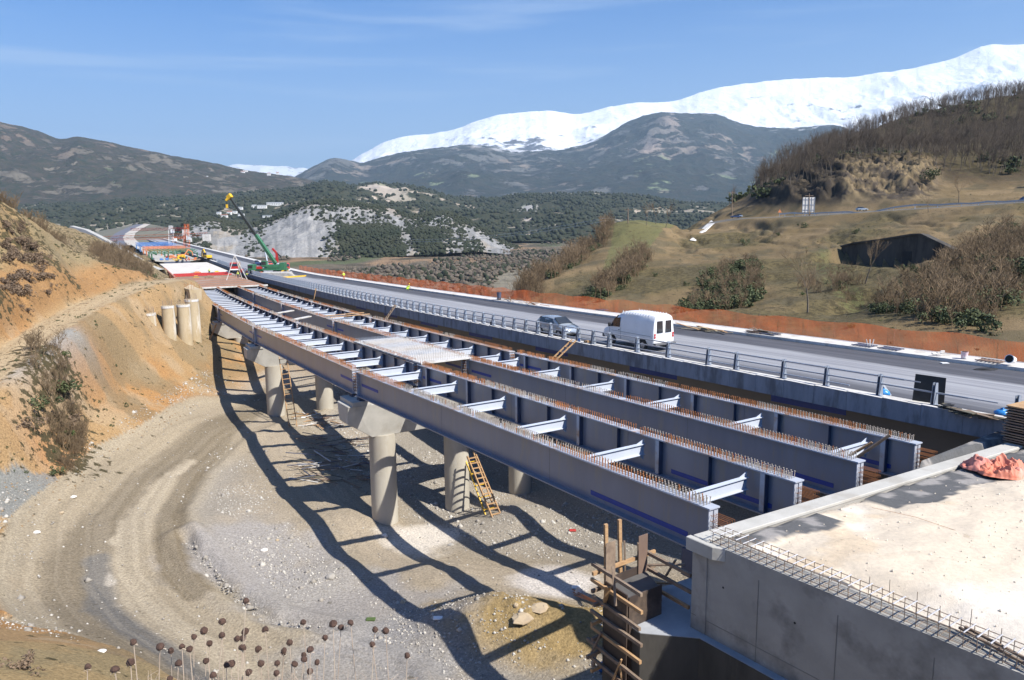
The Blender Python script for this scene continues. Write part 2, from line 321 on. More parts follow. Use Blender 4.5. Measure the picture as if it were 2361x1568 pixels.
# recess dug in front of the dark culvert wall
def _gp0(x,y,lo=70.):
    Y=np.arange(lo,260,.5); d=ray(x,y); P=np.outer(Y/d[1],d)+np.array([0,0,CAMZ]); H=height(P[:,0],P[:,1]); k=np.where(P[:,2]<=H)[0][0]; return np.array([P[k,0],P[k,1],H[k]])
CVa,CVb=_gp0(1943,568),_gp0(2203,577); _v=(CVb-CVa)[:2]; CVL=np.linalg.norm(_v); CVu=_v/CVL; CVn=np.array([CVu[1],-CVu[0]]); CVn=CVn if CVn[1]<0 else -CVn
def cv_point(x,y):                                # pixel -> point on the wall plane
    d=ray(x,y); n3=np.array([CVn[0],CVn[1],0]); t=((CVa-np.array([0,0,CAMZ]))@n3)/(d@n3); return np.array([0,0,CAMZ])+d*t
CVz=cv_point(2058,616)[2]; _h0=height
def height(X,Y,fine=True):
    z=_h0(X,Y,fine); X=np.asarray(X,float);Y=np.asarray(Y,float); l=(X-CVa[0])*CVu[0]+(Y-CVa[1])*CVu[1]; f=(X-CVa[0])*CVn[0]+(Y-CVa[1])*CVn[1]
    out=np.maximum(np.maximum(-l+3.,l-CVL+3.),0); cap=CVz+.85*out+.25*np.maximum(f-9,0); return np.where((f>-.2)&(f<40)&(l>-30)&(l<CVL+30),np.minimum(z,cap),z)
# the graded path benched into the left bank
_p3=np.array([atY(x,y,Y) for x,y,Y in ((-150,960,52),(0,840,62),(100,765,72),(200,705,85),(330,655,102),(400,645,114))])
_h1=height
def height(X,Y,fine=True):
    z=_h1(X,Y,fine); X=np.asarray(X,float);Y=np.asarray(Y,float); m=(X<-15)&(Y>50)&(Y<116)
    if not np.any(m): return z
    d=dseg(X,Y,_p3[:,:2]); pz=np.interp(Y,_p3[:,1],_p3[:,2]); sd=X<np.interp(Y,_p3[:,1],_p3[:,0])
    return np.where(m&(d<6.5),z+(pz-z)*(1-sstep(2.0,np.where(sd,3.6,6.0),d)),z)
def _grid():
    az=np.concatenate([np.arange(-60,-38,.6),np.arange(-38,38,.115),np.arange(38,60,.6)])
    r=[2.];
    while r[-1]<520:
        q=r[-1]; r.append(q+(.7 if q<20 else (.85 if 172<q<285 else max(.12,q*q*8.2e-5))))
    r=np.array(r); A,Rr=np.meshgrid(np.radians(az),r); return Rr*np.sin(A),Rr*np.cos(A),len(r),len(az)
GX,GY,GR,GA=_grid()
GZ=height(GX,GY)
rr=np.hypot(GX,GY); GZ=np.where(rr>490,GZ+(-26-GZ)*sstep(490,520,rr),GZ)
# bench cut for the old road and the path
_path=np.array([atY(x,y,Y)[:2] for x,y,Y in ((-150,960,52),(0,840,62),(100,765,72),(200,705,85),(330,655,102),(400,645,114))])
dp=dseg(GX,GY,_path); 
_side=GX<np.interp(GY,_p3[:,1],_p3[:,0])
OLDR=np.array([atY(x,y,Y) for x,y,Y in ((2800,440,148),(2361,466,160),(2200,476,172),(2000,488,190),(1870,497,205),(1780,501,220),(1700,504,235),(1640,514,243),(1590,545,238))])
do=dseg(GX,GY,OLDR[:,:2])
_t=np.clip((GX-OLDR[-1,0])/(OLDR[0,0]-OLDR[-1,0]),0,1); _oz=np.interp(GX,OLDR[::-1,0],OLDR[::-1,2])
GZ=np.where((GX>20)&(do<11),GZ+(_oz-GZ)*(1-sstep(4,11,do)),GZ)
# ruts
dh=dseg(GX,GY,HROAD)
for off in (1.0,3.1): GZ=GZ-.05*np.exp(-((dh-off)/.28)**2)
GZ=GZ+.26*np.exp(-((dh-5.5)/.55)**2)*(GZ<2.)*(rr>26)*(.5+fbm(GX,GY,1.5,3,6)); tw=fbm(GX,GY,3,3,4)*1.2
dc=dseg(GX,GY,ROADC)
GZ=GZ-.035*np.sin(dc*5.2+tw*5)*np.exp(-(dc/5)**2)*(rr>25)*(rr<90)
# heavy rutted edge left of the gravel heap
RUT=pxy([(430,1230),(520,1330),(620,1400),(760,1440)]); dr=dseg(GX,GY,RUT); GZ=GZ-.45*np.exp(-(dr/.45)**2)+.3*np.exp(-((dr-1.1)/.6)**2)
# ---- colours
def cset(C,m,c): 
    m=np.clip(m,0,1)[...,None]; C[...,:3]=C[...,:3]*(1-m)+np.array(c)*m
GC=np.zeros(GX.shape+(4,)); 
n_a=fbm(GX,GY,9,5,40); n_b=fbm(GX,GY,2.5,5,50); n_c=fbm(GX,GY,28,4,60)
cset(GC,np.ones_like(GX),(.30,.265,.215))                      # gravel floor
cset(GC,sstep(.45,.6,n_a)*.7,(.37,.31,.235))
# tan earth banks on the left
bank=sstep(.9,2.2,GZ+(n_b-.5)*1.2)*(GX<-12)*(rr>20)
cset(GC,bank,(.345,.225,.11)); cset(GC,bank*sstep(.5,.6,n_a),(.36,.20,.082)); cset(GC,bank*sstep(.54,.6,n_c)*.8,(.27,.20,.115)); cset(GC,bank*sstep(.56,.64,n_b)*.6,(.38,.28,.17)); cset(GC,bank*sstep(.55,.62,fbm(GX,GY,4,5,99))*.65,(.20,.155,.09)); cset(GC,bank*sstep(13.5,15.5,GZ+(n_a-.5)*5)*.6,(.21,.175,.10))
fg=(rr<34)*(GX<-4)*sstep(1.5,3,GZ); cset(GC,fg,(.33,.235,.115)); cset(GC,fg*sstep(.5,.6,n_b)*.6,(.25,.20,.11))
shale=inpoly(GX+(n_b-.5)*3,GY+(n_a-.5)*4,np.array([atY(x,y,Y)[:2] for x,y,Y in ((-250,1000,50),(0,1140,50),(95,1180,53),(135,1215,54),(60,1270,47),(-250,1330,42))])); cset(GC,shale*.9,(.20,.21,.20))
shale2=np.exp(-(dseg(GX,GY,np.array([atY(x,y,Y)[:2] for x,y,Y in ((0,880,60),(90,830,66),(150,770,72))]))/2.2)**2); cset(GC,shale2*.85,(.27,.27,.255))
cset(GC,bank*(1-sstep(1.5,2.2,dp+(n_b-.5)*1.0))*.95,(.42,.32,.195)); cset(GC,bank*sstep(2.2,2.8,dp)*(1-sstep(5.,7.,dp+(n_a-.5)*4))*_side*.8,(.31,.17,.07)); cset(GC,bank*np.exp(-((dp-1.15-(n_b-.5)*.6)/.28)**2)*.5,(.30,.22,.13))
redd=np.exp(-(dseg(GX,GY,np.array([atY(x,y,Y)[:2] for x,y,Y in ((190,1060,59),(240,1060,60),(150,1130,57))]))/2.2)**2); cset(GC,redd*.7,(.46,.22,.09))
# haul road
hr=1-sstep(4.2,5.6,dh+(n_b-.5)*1.8); flo=(GZ<2.2)&(rr>24)
cset(GC,flo*hr,(.335,.275,.19)); cset(GC,flo*np.exp(-((dh-4.9)/.8)**2),(.37,.31,.22))
pass
pass
cset(GC,flo*(1-sstep(2.5,7,dc+(n_b-.5)*2))*.85,(.31,.255,.18)); cset(GC,flo*(1-sstep(1,3.4,dc+(n_a-.5)*5))*.5,(.38,.315,.235))
for (px,py,r_,c,k) in ((1270,1300,3.0,(.60,.55,.50),.9),(980,1180,3.2,(.62,.56,.48),.9),(720,1330,5,(.33,.305,.275),.9),(560,1250,6,(.33,.305,.28),.9),(900,1400,6,(.30,.275,.25),.8),(1130,1420,4.2,(.30,.215,.10),1),(1330,1465,3.6,(.30,.215,.10),1),(850,1530,6,(.28,.265,.25),.9)):
    q=atz(px,py,.5); d=np.hypot(GX-q[0],GY-q[1])/r_+(n_b-.5)*1.1; cset(GC,flo*(1-sstep(.6,1.1,d))*k,c)
def band(P,w_,c,k=1.,e=.35,nz=.38): cset(GC,flo*(1-sstep(w_-e,w_+e,dseg(GX,GY,pxy(P,.4))+(fbm(GX,GY,1.1,5,97)-.5)*nz*2))*k,c)
band([(640,900),(540,965),(410,1060),(310,1150),(235,1220),(180,1300),(185,1385),(245,1468),(340,1540),(450,1630)],1.75,(.215,.175,.12),1.,.6)
band([(560,960),(470,1060),(400,1160),(385,1240),(405,1310),(450,1350)],.95,(.205,.165,.11),1.)
band([(225,1290),(235,1400),(310,1480),(420,1560),(500,1620)],.85,(.155,.145,.13),1.)
band([(440,1060),(380,1110),(320,1180),(270,1250)],.55,(.44,.37,.27),.95,.3)
band([(380,1110),(320,1200),(290,1290),(320,1380),(400,1450),(560,1560)],.9,(.40,.335,.24),.9,.5)
band([(250,1322),(254,1340)],.28,(.45,.40,.33),.9,.15,.5)
str_=fbm(dh*2.2+20,np.arctan2(GX,GY)*9,1,5,44); cset(GC,flo*(1-sstep(5.,6.,dh))*sstep(.52,.62,str_)*.22,(.20,.165,.115)); cset(GC,flo*(1-sstep(5.,6.,dh))*sstep(.52,.62,1-str_)*.16,(.42,.36,.27))
GC[...,3]=bank*sstep(10.,15,GZ)*.42*sstep(.42,.6,n_a)+bank*.12
GC[...,3]=np.maximum(GC[...,3],.6*np.exp(-(dseg(GX,GY,np.array([atY(x,y,Y)[:2] for x,y,Y in ((110,900,66),(130,960,63),(150,1060,58))]))/3.5)**2))
# right-hand hillside
rt=sstep(28,36,GX*.819+GY*.573-(7*.819+25.2*.573))*(GX*.573+GY*.3>20)
RH=(rt>0)
cset(GC,RH*1.,(.165,.12,.062)); cset(GC,RH*sstep(.5,.62,n_a),(.205,.148,.08)); cset(GC,RH*sstep(.5,.6,n_c),(.125,.10,.048)); cset(GC,RH*sstep(.52,.6,fbm(GX,GY,5,5,88))*.7,(.10,.085,.05))
near=RH*(1-sstep(52,66,rr-GX*.25)); cset(GC,near*.9,(.33,.17,.085)); 
grn=inpoly(GX,GY,np.array([atY(x,y,Y)[:2] for x,y,Y in ((1420,514,235),(1560,520,235),(1480,600,180),(1350,680,130),(1380,640,140))])); cset(GC,RH*grn*.7,(.12,.125,.05))
gr2=inpoly(GX,GY,np.array([atY(x,y,Y)[:2] for x,y,Y in ((1850,560,165),(1960,590,140),(2000,720,95),(1960,760,88),(1900,640,120))])); cset(GC,RH*gr2*sstep(.35,.6,n_b)*.6,(.105,.115,.045))
wood=RH*sstep(26,34,GZ); cset(GC,wood,(.050,.038,.026)); cset(GC,wood*sstep(.52,.62,n_b)*.6,(.08,.056,.036))
rock=RH*sstep(23.5,25.5,GZ)*(1-sstep(36,40,GZ))*sstep(170,190,GY)*(1-sstep(250,280,GY))*(GX>55)*(1-sstep(.53,.57,GX/np.maximum(GY,1))); cset(GC,rock,(.20,.15,.085)); cset(GC,rock*sstep(.45,.56,fbm(GX*1.5+GZ*.9,GZ*2.2-GX*.6,2.6,5,25)),(.075,.06,.045)); cset(GC,rock*(GX/np.maximum(GY,1)<.43)*.8,(.042,.035,.028))  # left part of the cutting coloured darker to stand for its shade
cset(GC,RH*(1-sstep(2.6,4.2,do)),(.15,.143,.13))
GC[...,3]=np.where(RH,(.16+.30*sstep(.45,.65,n_c))*(1-rock)*sstep(60,90,rr)+wood*.25,GC[...,3])
val=sstep(-2,-12,GZ); cset(GC,val,(.16,.13,.09)); GC[...,3]=np.maximum(GC[...,3],val*.5)
farl=(GX<-20)*sstep(120,135,rr); cset(GC,farl*.8,(.22,.17,.10)); GC[...,3]=np.maximum(GC[...,3],farl*.4)
idx=np.arange(GR*GA).reshape(GR,GA)
def quads(idx): return np.stack([idx[:-1,:-1],idx[:-1,1:],idx[1:,1:],idx[1:,:-1]],-1).reshape(-1,4)
M_ground=terrain_mat('earth_and_gravel',(.06,.054,.026),(.10,.075,.04),1.3,7.5,bump=1.,bdist=.12,det=.42,vsc2=4.,wid=.08,bsc=7.)
g=basket('ground',np.stack([GX,GY,GZ],-1).reshape(-1,3),quads(idx)[:,::-1],M_ground,smooth=True,kind='structure',col=GC.reshape(-1,4))
g['label']='excavated site floor, earth banks and scrubby hillsides round the bridge works'
def gz(x,y):                                     # ground height at a point
    return float(height(np.array([float(x)]),np.array([float(y)]))[0])
def gpx(x,y,lo=20.,hi=500.):                     # first ground point met along a pixel's ray
    Y=np.concatenate([np.arange(lo,120,.4),np.arange(120,hi,1.5)]); d=ray(x,y); P=np.outer(Y/d[1],d)+np.array([0,0,CAMZ])
    H=height(P[:,0],P[:,1]); k=np.where(P[:,2]<=H)[0]
    i=k[0] if len(k) else len(Y)-1
    return np.array([P[i,0],P[i,1],H[i]])
# ================================================================ valley floor and far relief
VZ=-20.
def polar_sheet(name,r0,r1,az0,az1,da,k,zf,cf,matl,label):
    az=np.arange(az0,az1+da,da); r=[r0]
    while r[-1]<r1: r.append(r[-1]+max(2.,r[-1]**2*k))
    A,Rr=np.meshgrid(np.radians(az),np.array(r)); X=Rr*np.sin(A);Y=Rr*np.cos(A);Z=zf(X,Y)
    i=np.arange(X.size).reshape(X.shape)
    o=basket(name,np.stack([X,Y,Z],-1).reshape(-1,3),quads(i)[:,::-1],matl,smooth=True,kind='structure',col=cf(X,Y,Z).reshape(-1,4)); o['label']=label; return o
def val_c(X,Y,Z):
    C=np.zeros(X.shape+(4,)); a=fbm(X,Y*.45,120,4,3); b=fbm(X,Y*.4,60,3,13); cset(C,np.ones_like(X),(.165,.135,.095))
    cset(C,sstep(.58,.62,a),(.115,.13,.065)); cset(C,sstep(.60,.64,b),(.30,.20,.12)); cset(C,sstep(.6,.68,1-a),(.26,.23,.17))
    C[...,3]=.40+.25*(fbm(X,Y,80,3,23)-.5)*2; return C
M_valley=terrain_mat('valley_scrub',(.045,.052,.03),(.115,.09,.065),.02,.05,bump=1.,bdist=6,det=.25,vsc2=.15,wid=.15,bsc=.12)
polar_sheet('valley_floor',235,20000,-55,55,.35,1.6e-5,lambda X,Y:VZ+(fbm(X,Y,150,4,7)-.5)*6,val_c,M_valley,'flat valley floor with fields and bare woods')
def relief(name,sil,base,Yr,Yb,matl,cfun,label,amp=.12,nsc=None,step=4.,rows=90,back=.35,x0=-260,x1=2620,shape=1.15,seed=1,jag=.0,backdrop=.5,smooth=14.):
    xs=np.arange(x0,x1,step); sil=np.array(sil,float); base=np.array(base,float)
    ys=np.interp(xs,sil[:,0],sil[:,1]); kk=np.exp(-(np.arange(-40,41)*step/smooth)**2); kk/=kk.sum(); ys=np.convolve(np.pad(ys,40,'edge'),kk,'valid')+(fbm(xs,xs*0,26,4,seed)-.5)*smooth*.12; yb=np.interp(xs,base[:,0],base[:,1])
    YR=np.interp(xs,sil[:,0],Yr) if hasattr(Yr,'__len__') else np.full(len(xs),float(Yr)); YB=np.interp(xs,base[:,0],Yb) if hasattr(Yb,'__len__') else np.full(len(xs),float(Yb))
    T=np.concatenate([np.linspace(0,1,rows),1+np.linspace(.02,1,rows//4)**1.3*back]); V=np.zeros((len(T),len(xs),3))
    rp=np.array([atY(x,y,Y) for x,y,Y in zip(xs,ys,YR)]); bp=np.array([atY(x,y,Y) for x,y,Y in zip(xs,yb,YB)])
    H=rp[:,2]-bp[:,2]
    for j,t in enumerate(T):
        if t<=1: p=bp+(rp-bp)*t; p[:,2]=bp[:,2]+H*(t**shape)
        else:
            k=(t-1)/back; p=rp+(rp-bp)*(t-1); p[:,2]=rp[:,2]-(np.abs(H)*backdrop+1)*k*k
        V[j]=p
    nsc=nsc or (Yr if not hasattr(Yr,'__len__') else Yr[0])*.12
    X,Y=V[...,0],V[...,1]; Tn=np.minimum(T,2)[:,None]
    e=np.sin(np.clip(Tn,0,1)*math.pi)**.8*(Tn<=1)
    # spurs and gullies run down the slope; kept below the skyline
    n=fbm(X,Y*.55,nsc,6,seed,True)-.55; n2=fbm(X,Y,nsc*.22,5,seed+5)-.5
    V[...,2]+=(n*amp*1.9+n2*amp*.5)*np.maximum(H,20)[None]*e
    if jag: V[...,2]+=(fbm(X,Y,nsc*.06,4,seed+9)-.5)*jag*sstep(.6,1,Tn)
    i=np.arange(X.size).reshape(X.shape)
    C=cfun(V[...,0],V[...,1],V[...,2],np.broadcast_to(T[:,None],X.shape),np.broadcast_to(xs[None],X.shape))
    o=basket(name,V.reshape(-1,3),quads(i)[:,::-1],matl,smooth=True,kind='structure',col=C.reshape(-1,4)); o['label']=label
    return V,T,xs,C
# -- eroded grey hill across the valley
def c_cliff(X,Y,Z,T,PX):
    C=np.zeros(X.shape+(4,)); a=fbm(X,Y,60,4,2); b=fbm(X*2.2,Y*.4,70,4,12)
    cset(C,np.ones_like(X),(.29,.285,.275)); cset(C,sstep(.52,.62,b),(.31,.27,.215)); st_=fbm(PX,T*30+PX*.12,7,5,81); cset(C,sstep(.5,.62,st_)*.7,(.20,.20,.195)); cset(C,sstep(.56,.66,1-st_)*.6,(.37,.355,.33)); cset(C,sstep(.75,.95,T)*.6,(.30,.24,.18))
    v=.12+.75*sstep(.72,.92,T+(a-.5)*.5)
    # two bare scree faces, the rest covered
    q=(a-.5)*60+(fbm(PX,T*60,14,4,83)-.5)*70; bare=np.maximum(sstep(85,60,np.abs(PX+q-670))*sstep(.80,.66,T),sstep(85,60,np.abs(PX+q-1120-70*(1-T)))*sstep(.68,.5,T)); bare=np.maximum(bare,sstep(70,50,np.abs(PX+q-520))*sstep(.72,.6,T)); bare=np.maximum(bare,sstep(16,8,np.abs(PX+q*.4-895-60*(1-T))))
    mid=.26+.3*(b-.5)*2; lowwood=sstep(.5,.32,T+(a-.5)*.5)*sstep(760,800,PX)*sstep(1040,1000,PX); v=np.maximum(np.where(T>.8,.85*sstep(.78,.9,T+(b-.5)*.3),0),np.maximum(mid,lowwood*.95))
    v=v*(1-bare*.93)
    C[...,3]=np.clip(v,0,1); return C
M_cliff=terrain_mat('eroded_clay_slope',(.030,.042,.022),(.06,.066,.035),.035,.03,bump=1.,bdist=5.,det=.25,vsc2=.15,wid=.09,bsc=.12)
V1,T1,X1,C1=relief('eroded_hill',[(-260,600),(300,600),(380,560),(430,515),(480,500),(520,512),(560,522),(600,515),(640,498),(700,468),(760,460),(820,468),(900,480),(950,500),(985,490),(1030,487),(1080,510),(1120,535),(1160,560),(1230,585),(1330,600),(2620,610)],
  [(-260,610),(300,608),(440,600),(700,602),(900,592),(1100,580),(1300,598),(2620,615)],1120,850,M_cliff,c_cliff,'eroded grey clay hill with dark bushes across the valley',amp=.16,nsc=80,step=3.,rows=110,shape=.8,seed=4,x0=200,x1=1400)
# -- wooded low hills behind
def c_wood(X,Y,Z,T,PX):
    C=np.zeros(X.shape+(4,)); a=fbm(X,Y,260,5,31); b=fbm(X,Y,110,4,35)
    cset(C,np.ones_like(X),(.26,.235,.18)); cset(C,sstep(.55,.62,b),(.37,.31,.24)); cset(C,sstep(.58,.63,a),(.17,.20,.09))
    C[...,3]=np.clip(.80+(a-.5)*1.0,0,1)
    sc=np.exp(-((PX-880)/50)**2-((T-.72)/.16)**2); cset(C,sc,(.42,.36,.30)); C[...,3]*=(1-sc*1.)
    s2=np.exp(-((PX-1215)/22)**2-((T-.5)/.22)**2); C[...,3]*=(1-s2*.8); cset(C,s2,(.35,.35,.36)); return C
M_wood=terrain_mat('wooded_hill',(.026,.036,.020),(.060,.058,.036),.011,.012,bump=1.,bdist=9.,det=.2,vsc2=.05,wid=.09,bsc=.035)
V2,T2,X2,C2=relief('wooded_hills',[(-260,470),(200,470),(350,455),(500,450),(600,440),(700,432),(743,416),(821,428),(864,423),(950,427),(997,438),(1036,454),(1153,458),(1192,450),(1368,444),(1505,454),(1568,466),(1700,470),(2620,470)],
  [(-260,560),(600,556),(1200,556),(2620,560)],2700,1300,M_wood,c_wood,'low hills dark with oak woods beyond the valley',amp=.28,nsc=280,step=3.,rows=130,shape=1.0,seed=14,jag=6.)
def c_left(X,Y,Z,T,PX):
    C=np.zeros(X.shape+(4,)); a=fbm(X,Y,520,5,41); b=fbm(X,Y,190,5,45)
    cset(C,np.ones_like(X),(.125,.11,.085)); cset(C,sstep(.54,.63,b),(.235,.20,.15)); cset(C,sstep(.66,.72,a)*(T<.6),(.10,.115,.065)); cset(C,sstep(.5,.6,1-a),(.15,.115,.085))
    C[...,3]=np.clip(.66+(b-.5)*1.0,0,1); return C
M_left=terrain_mat('mountain_scrub',(.024,.034,.019),(.07,.056,.042),.017,.014,bump=1.,bdist=16.,det=.3,vsc2=.03,wid=.10,bsc=.022)
relief('left_mountain',[(-260,205),(-100,250),(0,280),(45,290),(90,302),(135,322),(180,314),(260,330),(330,345),(400,360),(470,372),(545,388),(600,398),(650,404),(700,412),(760,426),(830,442),(900,458),(1000,500),(2620,520)],
  [(-260,520),(700,520),(2620,540)],4200,2300,M_left,c_left,'long scrub covered mountain on the left with clearings',amp=.22,nsc=620,step=3.,rows=130,shape=1.05,seed=23,x1=1050,jag=8.)
def c_mid(X,Y,Z,T,PX):
    C=np.zeros(X.shape+(4,)); a=fbm(X,Y,900,5,51); b=fbm(X*1.5,Y,330,5,55)
    cset(C,np.ones_like(X),(.12,.12,.11)); cset(C,sstep(.54,.62,b),(.20,.17,.14)); cset(C,sstep(.58,.63,a)*(T<.6),(.17,.20,.12))
    C[...,3]=np.clip(.66+(a-.5)*.9+.12*sstep(.6,.9,T),0,1)
    s=np.exp(-((PX-1545-25*(1-T))/26)**2-((T-.78)/.2)**2); cset(C,s,(.25,.21,.18)); C[...,3]*=1-s*.45
    s=np.exp(-((PX-1500)/30)**2-((T-.5)/.1)**2); cset(C,s,(.36,.29,.24)); C[...,3]*=1-s*.8
    sn=np.exp(-((PX-1270)/150)**2)*sstep(.80,.95,T+(b-.5)*.3)+np.exp(-((PX-1920)/90)**2)*sstep(.72,.9,T+(b-.5)*.3); sn=np.clip(sn,0,1); cset(C,sn,(.8,.82,.85)); C[...,3]*=1-sn*.55; return C
M_mid=terrain_mat('far_forest_slope',(.022,.034,.028),(.05,.05,.04),.0062,.006,bump=1.,bdist=40.,det=.2,vsc2=.014,wid=.09,bsc=.011)
relief('forest_mountain',[(-260,470),(560,440),(640,425),(690,402),(725,383),(765,363),(795,366),(830,378),(870,366),(920,352),(1000,342),(1080,333),(1130,338),(1200,348),(1290,345),(1340,338),(1390,315),(1440,285),(1490,264),(1530,258),(1590,262),(1650,260),(1690,278),(1740,292),(1820,296),(1880,290),(1925,282),(1990,310),(2100,330),(2620,330)],
  [(-260,480),(700,462),(2620,470)],8200,4300,M_mid,c_mid,'blue forested mountain with landslide scars below the snow',amp=.20,nsc=1100,step=2.5,rows=140,shape=1.05,seed=33,x0=520,jag=25.)
def c_snow(X,Y,Z,T,PX):
    C=np.zeros(X.shape+(4,)); a=fbm(X,Y,900,5,61,True); cset(C,np.ones_like(X),(.82,.84,.87))
    line=np.interp(PX,[520,700,820,1000,1200,1400,1700,2000,2361],[.9,.8,.62,.55,.58,.45,.35,.3,.2])
    v=.62*sstep(line+.16,line-.12,T+(a-.5)*.25); v=np.maximum(v,.22*sstep(.5,.75,a)*sstep(.97,.6,T)); C[...,3]=v; return C
M_snow=terrain_mat('snow_slope',(.07,.075,.085),(.13,.12,.12),.0028,.002,bump=.8,bdist=60.,det=.04,vsc2=.01,wid=.10,bsc=.0045,rough=.7)
relief('snowy_mountain',[(-260,480),(700,440),(760,400),(810,370),(850,345),(900,320),(945,312),(1000,309),(1060,295),(1110,275),(1160,262),(1210,258),(1270,253),(1310,262),(1340,266),(1390,250),(1450,237),(1500,236),(1560,235),(1600,218),(1650,203),(1720,192),(1800,184),(1870,180),(1980,178),(2010,167),(2060,166),(2140,150),(2200,138),(2250,110),(2280,100),(2310,103),(2361,104),(2450,95),(2620,110)],
  [(-260,490),(2620,480)],14000,8600,M_snow,c_snow,'long snow covered mountain ridge on the skyline',amp=.12,nsc=1900,step=2.5,rows=140,shape=1.0,seed=41,x0=620,jag=0,smooth=34.)
relief('far_snowy_range',[(480,400),(545,376),(570,381),(600,380),(640,384),(660,381),(680,390),(700,384),(720,395),(780,402)],[(480,440),(780,440)],21000,18000,M_snow,lambda X,Y,Z,T,PX:(lambda C:(cset(C,np.ones_like(X),(.8,.82,.86)),C.__setitem__((Ellipsis,3),.18+.4*sstep(.8,.4,T)),C)[-1])(np.zeros(X.shape+(4,))),'distant snowy peaks in the gap',amp=.2,nsc=1400,step=2.,rows=40,seed=51,x0=480,x1=780)
# ---- air
hz=MB(); hz.box((0,14000,1480),(50000,32000,3080)); hzm=bpy.data.materials.new('air'); hzm.use_nodes=True; _t=hzm.node_tree; _t.nodes.clear()
_o=_t.nodes.new('ShaderNodeOutputMaterial'); _v=_t.nodes.new('ShaderNodeVolumePrincipled'); _v.inputs['Density'].default_value=5.6e-5; _v.inputs['Color'].default_value=(.54,.76,1.,1); _v.inputs['Anisotropy'].default_value=.1
_t.links.new(_v.outputs[0],_o.inputs['Volume'])
ho=hz.build('haze',hzm); ho['kind']='stuff'; ho['label']='thin blue air over the valley'
# ================================================================ MATERIALS OF THE WORKS
M_steel=mat('grey_blue_steel_paint',(.23,.245,.295),(.19,.205,.25),sc=.7,rough=.36,spec=.6,bump=.05,bsc=1.2,c3=(.24,.235,.235),sc3=2.2,stretch=(1,1,.18))
M_weld=mat('weld_seam_paint',(.17,.175,.19),(.15,.155,.165),rough=.5)
M_flange=mat('pale_primer_steel',(.42,.45,.51),(.36,.38,.43),sc=2.,rough=.5,c3=(.36,.22,.13),sc3=1.1)
M_flangef=mat('rusty_flange_steel',(.40,.40,.42),(.34,.25,.18),sc=.8,rough=.6,c3=(.40,.19,.08),sc3=.45)
M_stiff=mat('dark_blue_steel',(.085,.10,.15),(.07,.08,.12),sc=2.,rough=.5)
M_xbeam=mat('light_blue_grey_steel',(.52,.56,.64),(.47,.51,.58),sc=1.,rough=.45)
M_rust=mat('rusty_stud',(.42,.17,.055),(.30,.12,.05),sc=9.,rough=.85)
M_galv=mat('dull_zinc_stud',(.42,.38,.33),(.34,.28,.22),sc=9.,rough=.6)
M_bluet=mat('blue_marking_paint',(.015,.055,.33),(.01,.045,.27),sc=4.,rough=.5)
M_conc=mat('pale_concrete',(.47,.45,.405),(.40,.385,.345),sc=1.2,rough=.9,bump=.25,c3=(.36,.335,.29),sc3=.5,bsc=14)
M_concw=mat('column_concrete',(.45,.415,.345),(.39,.36,.30),sc=.9,rough=.9,bump=.2,c3=(.35,.31,.245),sc3=.35,stretch=(1,1,.35),bsc=10)
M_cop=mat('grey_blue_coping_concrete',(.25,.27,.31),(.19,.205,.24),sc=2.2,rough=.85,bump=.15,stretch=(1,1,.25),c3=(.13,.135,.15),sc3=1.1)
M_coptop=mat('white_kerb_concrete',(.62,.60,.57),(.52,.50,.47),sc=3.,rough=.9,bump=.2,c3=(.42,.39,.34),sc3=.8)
M_galvr=mat('galvanised_rail_steel',(.42,.46,.52),(.35,.39,.45),sc=3.,rough=.38,metal=.55)
M_wood=mat('raw_timber',(.46,.29,.145),(.34,.20,.10),sc=3.,rough=.85,bump=.2,stretch=(1,1,6))
M_woodg=mat('weathered_timber',(.27,.20,.14),(.17,.12,.085),sc=4.,rough=.9,bump=.2)
M_ply=mat('brown_shutter_ply',(.20,.135,.10),(.14,.095,.075),sc=1.4,rough=.6,c3=(.27,.20,.15),sc3=.7)
M_web2=mat('brown_grey_steel',(.185,.17,.15),(.155,.14,.125),sc=.4,rough=.55)
M_dark=mat('black_rubber',(.012,.012,.013),(.02,.02,.02),rough=.8)
M_white=mat('white_paint',(.80,.80,.80),(.74,.74,.73),sc=1.,rough=.35)
M_red=mat('red_paint',(.45,.03,.025),(.36,.025,.02),rough=.5)
M_green=mat('green_crane_paint',(.045,.17,.085),(.035,.13,.065),rough=.45)
M_blackst=mat('dark_boom_steel',(.045,.05,.047),(.03,.035,.03),rough=.5)
M_yel=mat('yellow_paint',(.75,.46,.03),(.6,.36,.02),rough=.5)
M_hiviz=mat('lime_vest_cloth',(.55,.85,.06),(.45,.7,.05),rough=.8)
M_orange=mat('orange_paint',(.60,.22,.09),(.5,.17,.07),rough=.6)
M_blue=mat('bright_blue_paint',(.09,.22,.50),(.07,.17,.40),rough=.6)
M_glass=mat('dark_window_glass',(.02,.024,.03),(.03,.035,.04),rough=.06,spec=.8)
M_skin=mat('skin',(.50,.29,.20),(.45,.25,.17),rough=.6)
M_cloth=mat('dark_work_cloth',(.04,.05,.09),(.06,.07,.10),rough=.9)
M_rebar=mat('steel_rebar',(.20,.17,.14),(.30,.20,.13),sc=6.,rough=.7)
M_rebarl=mat('bright_rebar',(.55,.55,.57),(.45,.42,.40),sc=6.,rough=.45,metal=.3)
SP=[0.,33.3,66.6,95.3,123.5,157.]               # piers under the open girders
OF=[0.,4.75,8.85,13.25]; GH=1.75                 # girder offsets and depth
def pt(a,b,s,o,dz,sk=None):
    """point on the straight chord between stations a and b"""
    t=(s-a)/(b-a); A=at(a,o); B=at(b,o); p=A+(B-A)*t; p[2]+=dz; return p
def chord(a,b):
    d=at(b,0)-at(a,0); d[2]=0; d/=np.linalg.norm(d); return d,np.array([d[1],-d[0],0])
pairs=[]
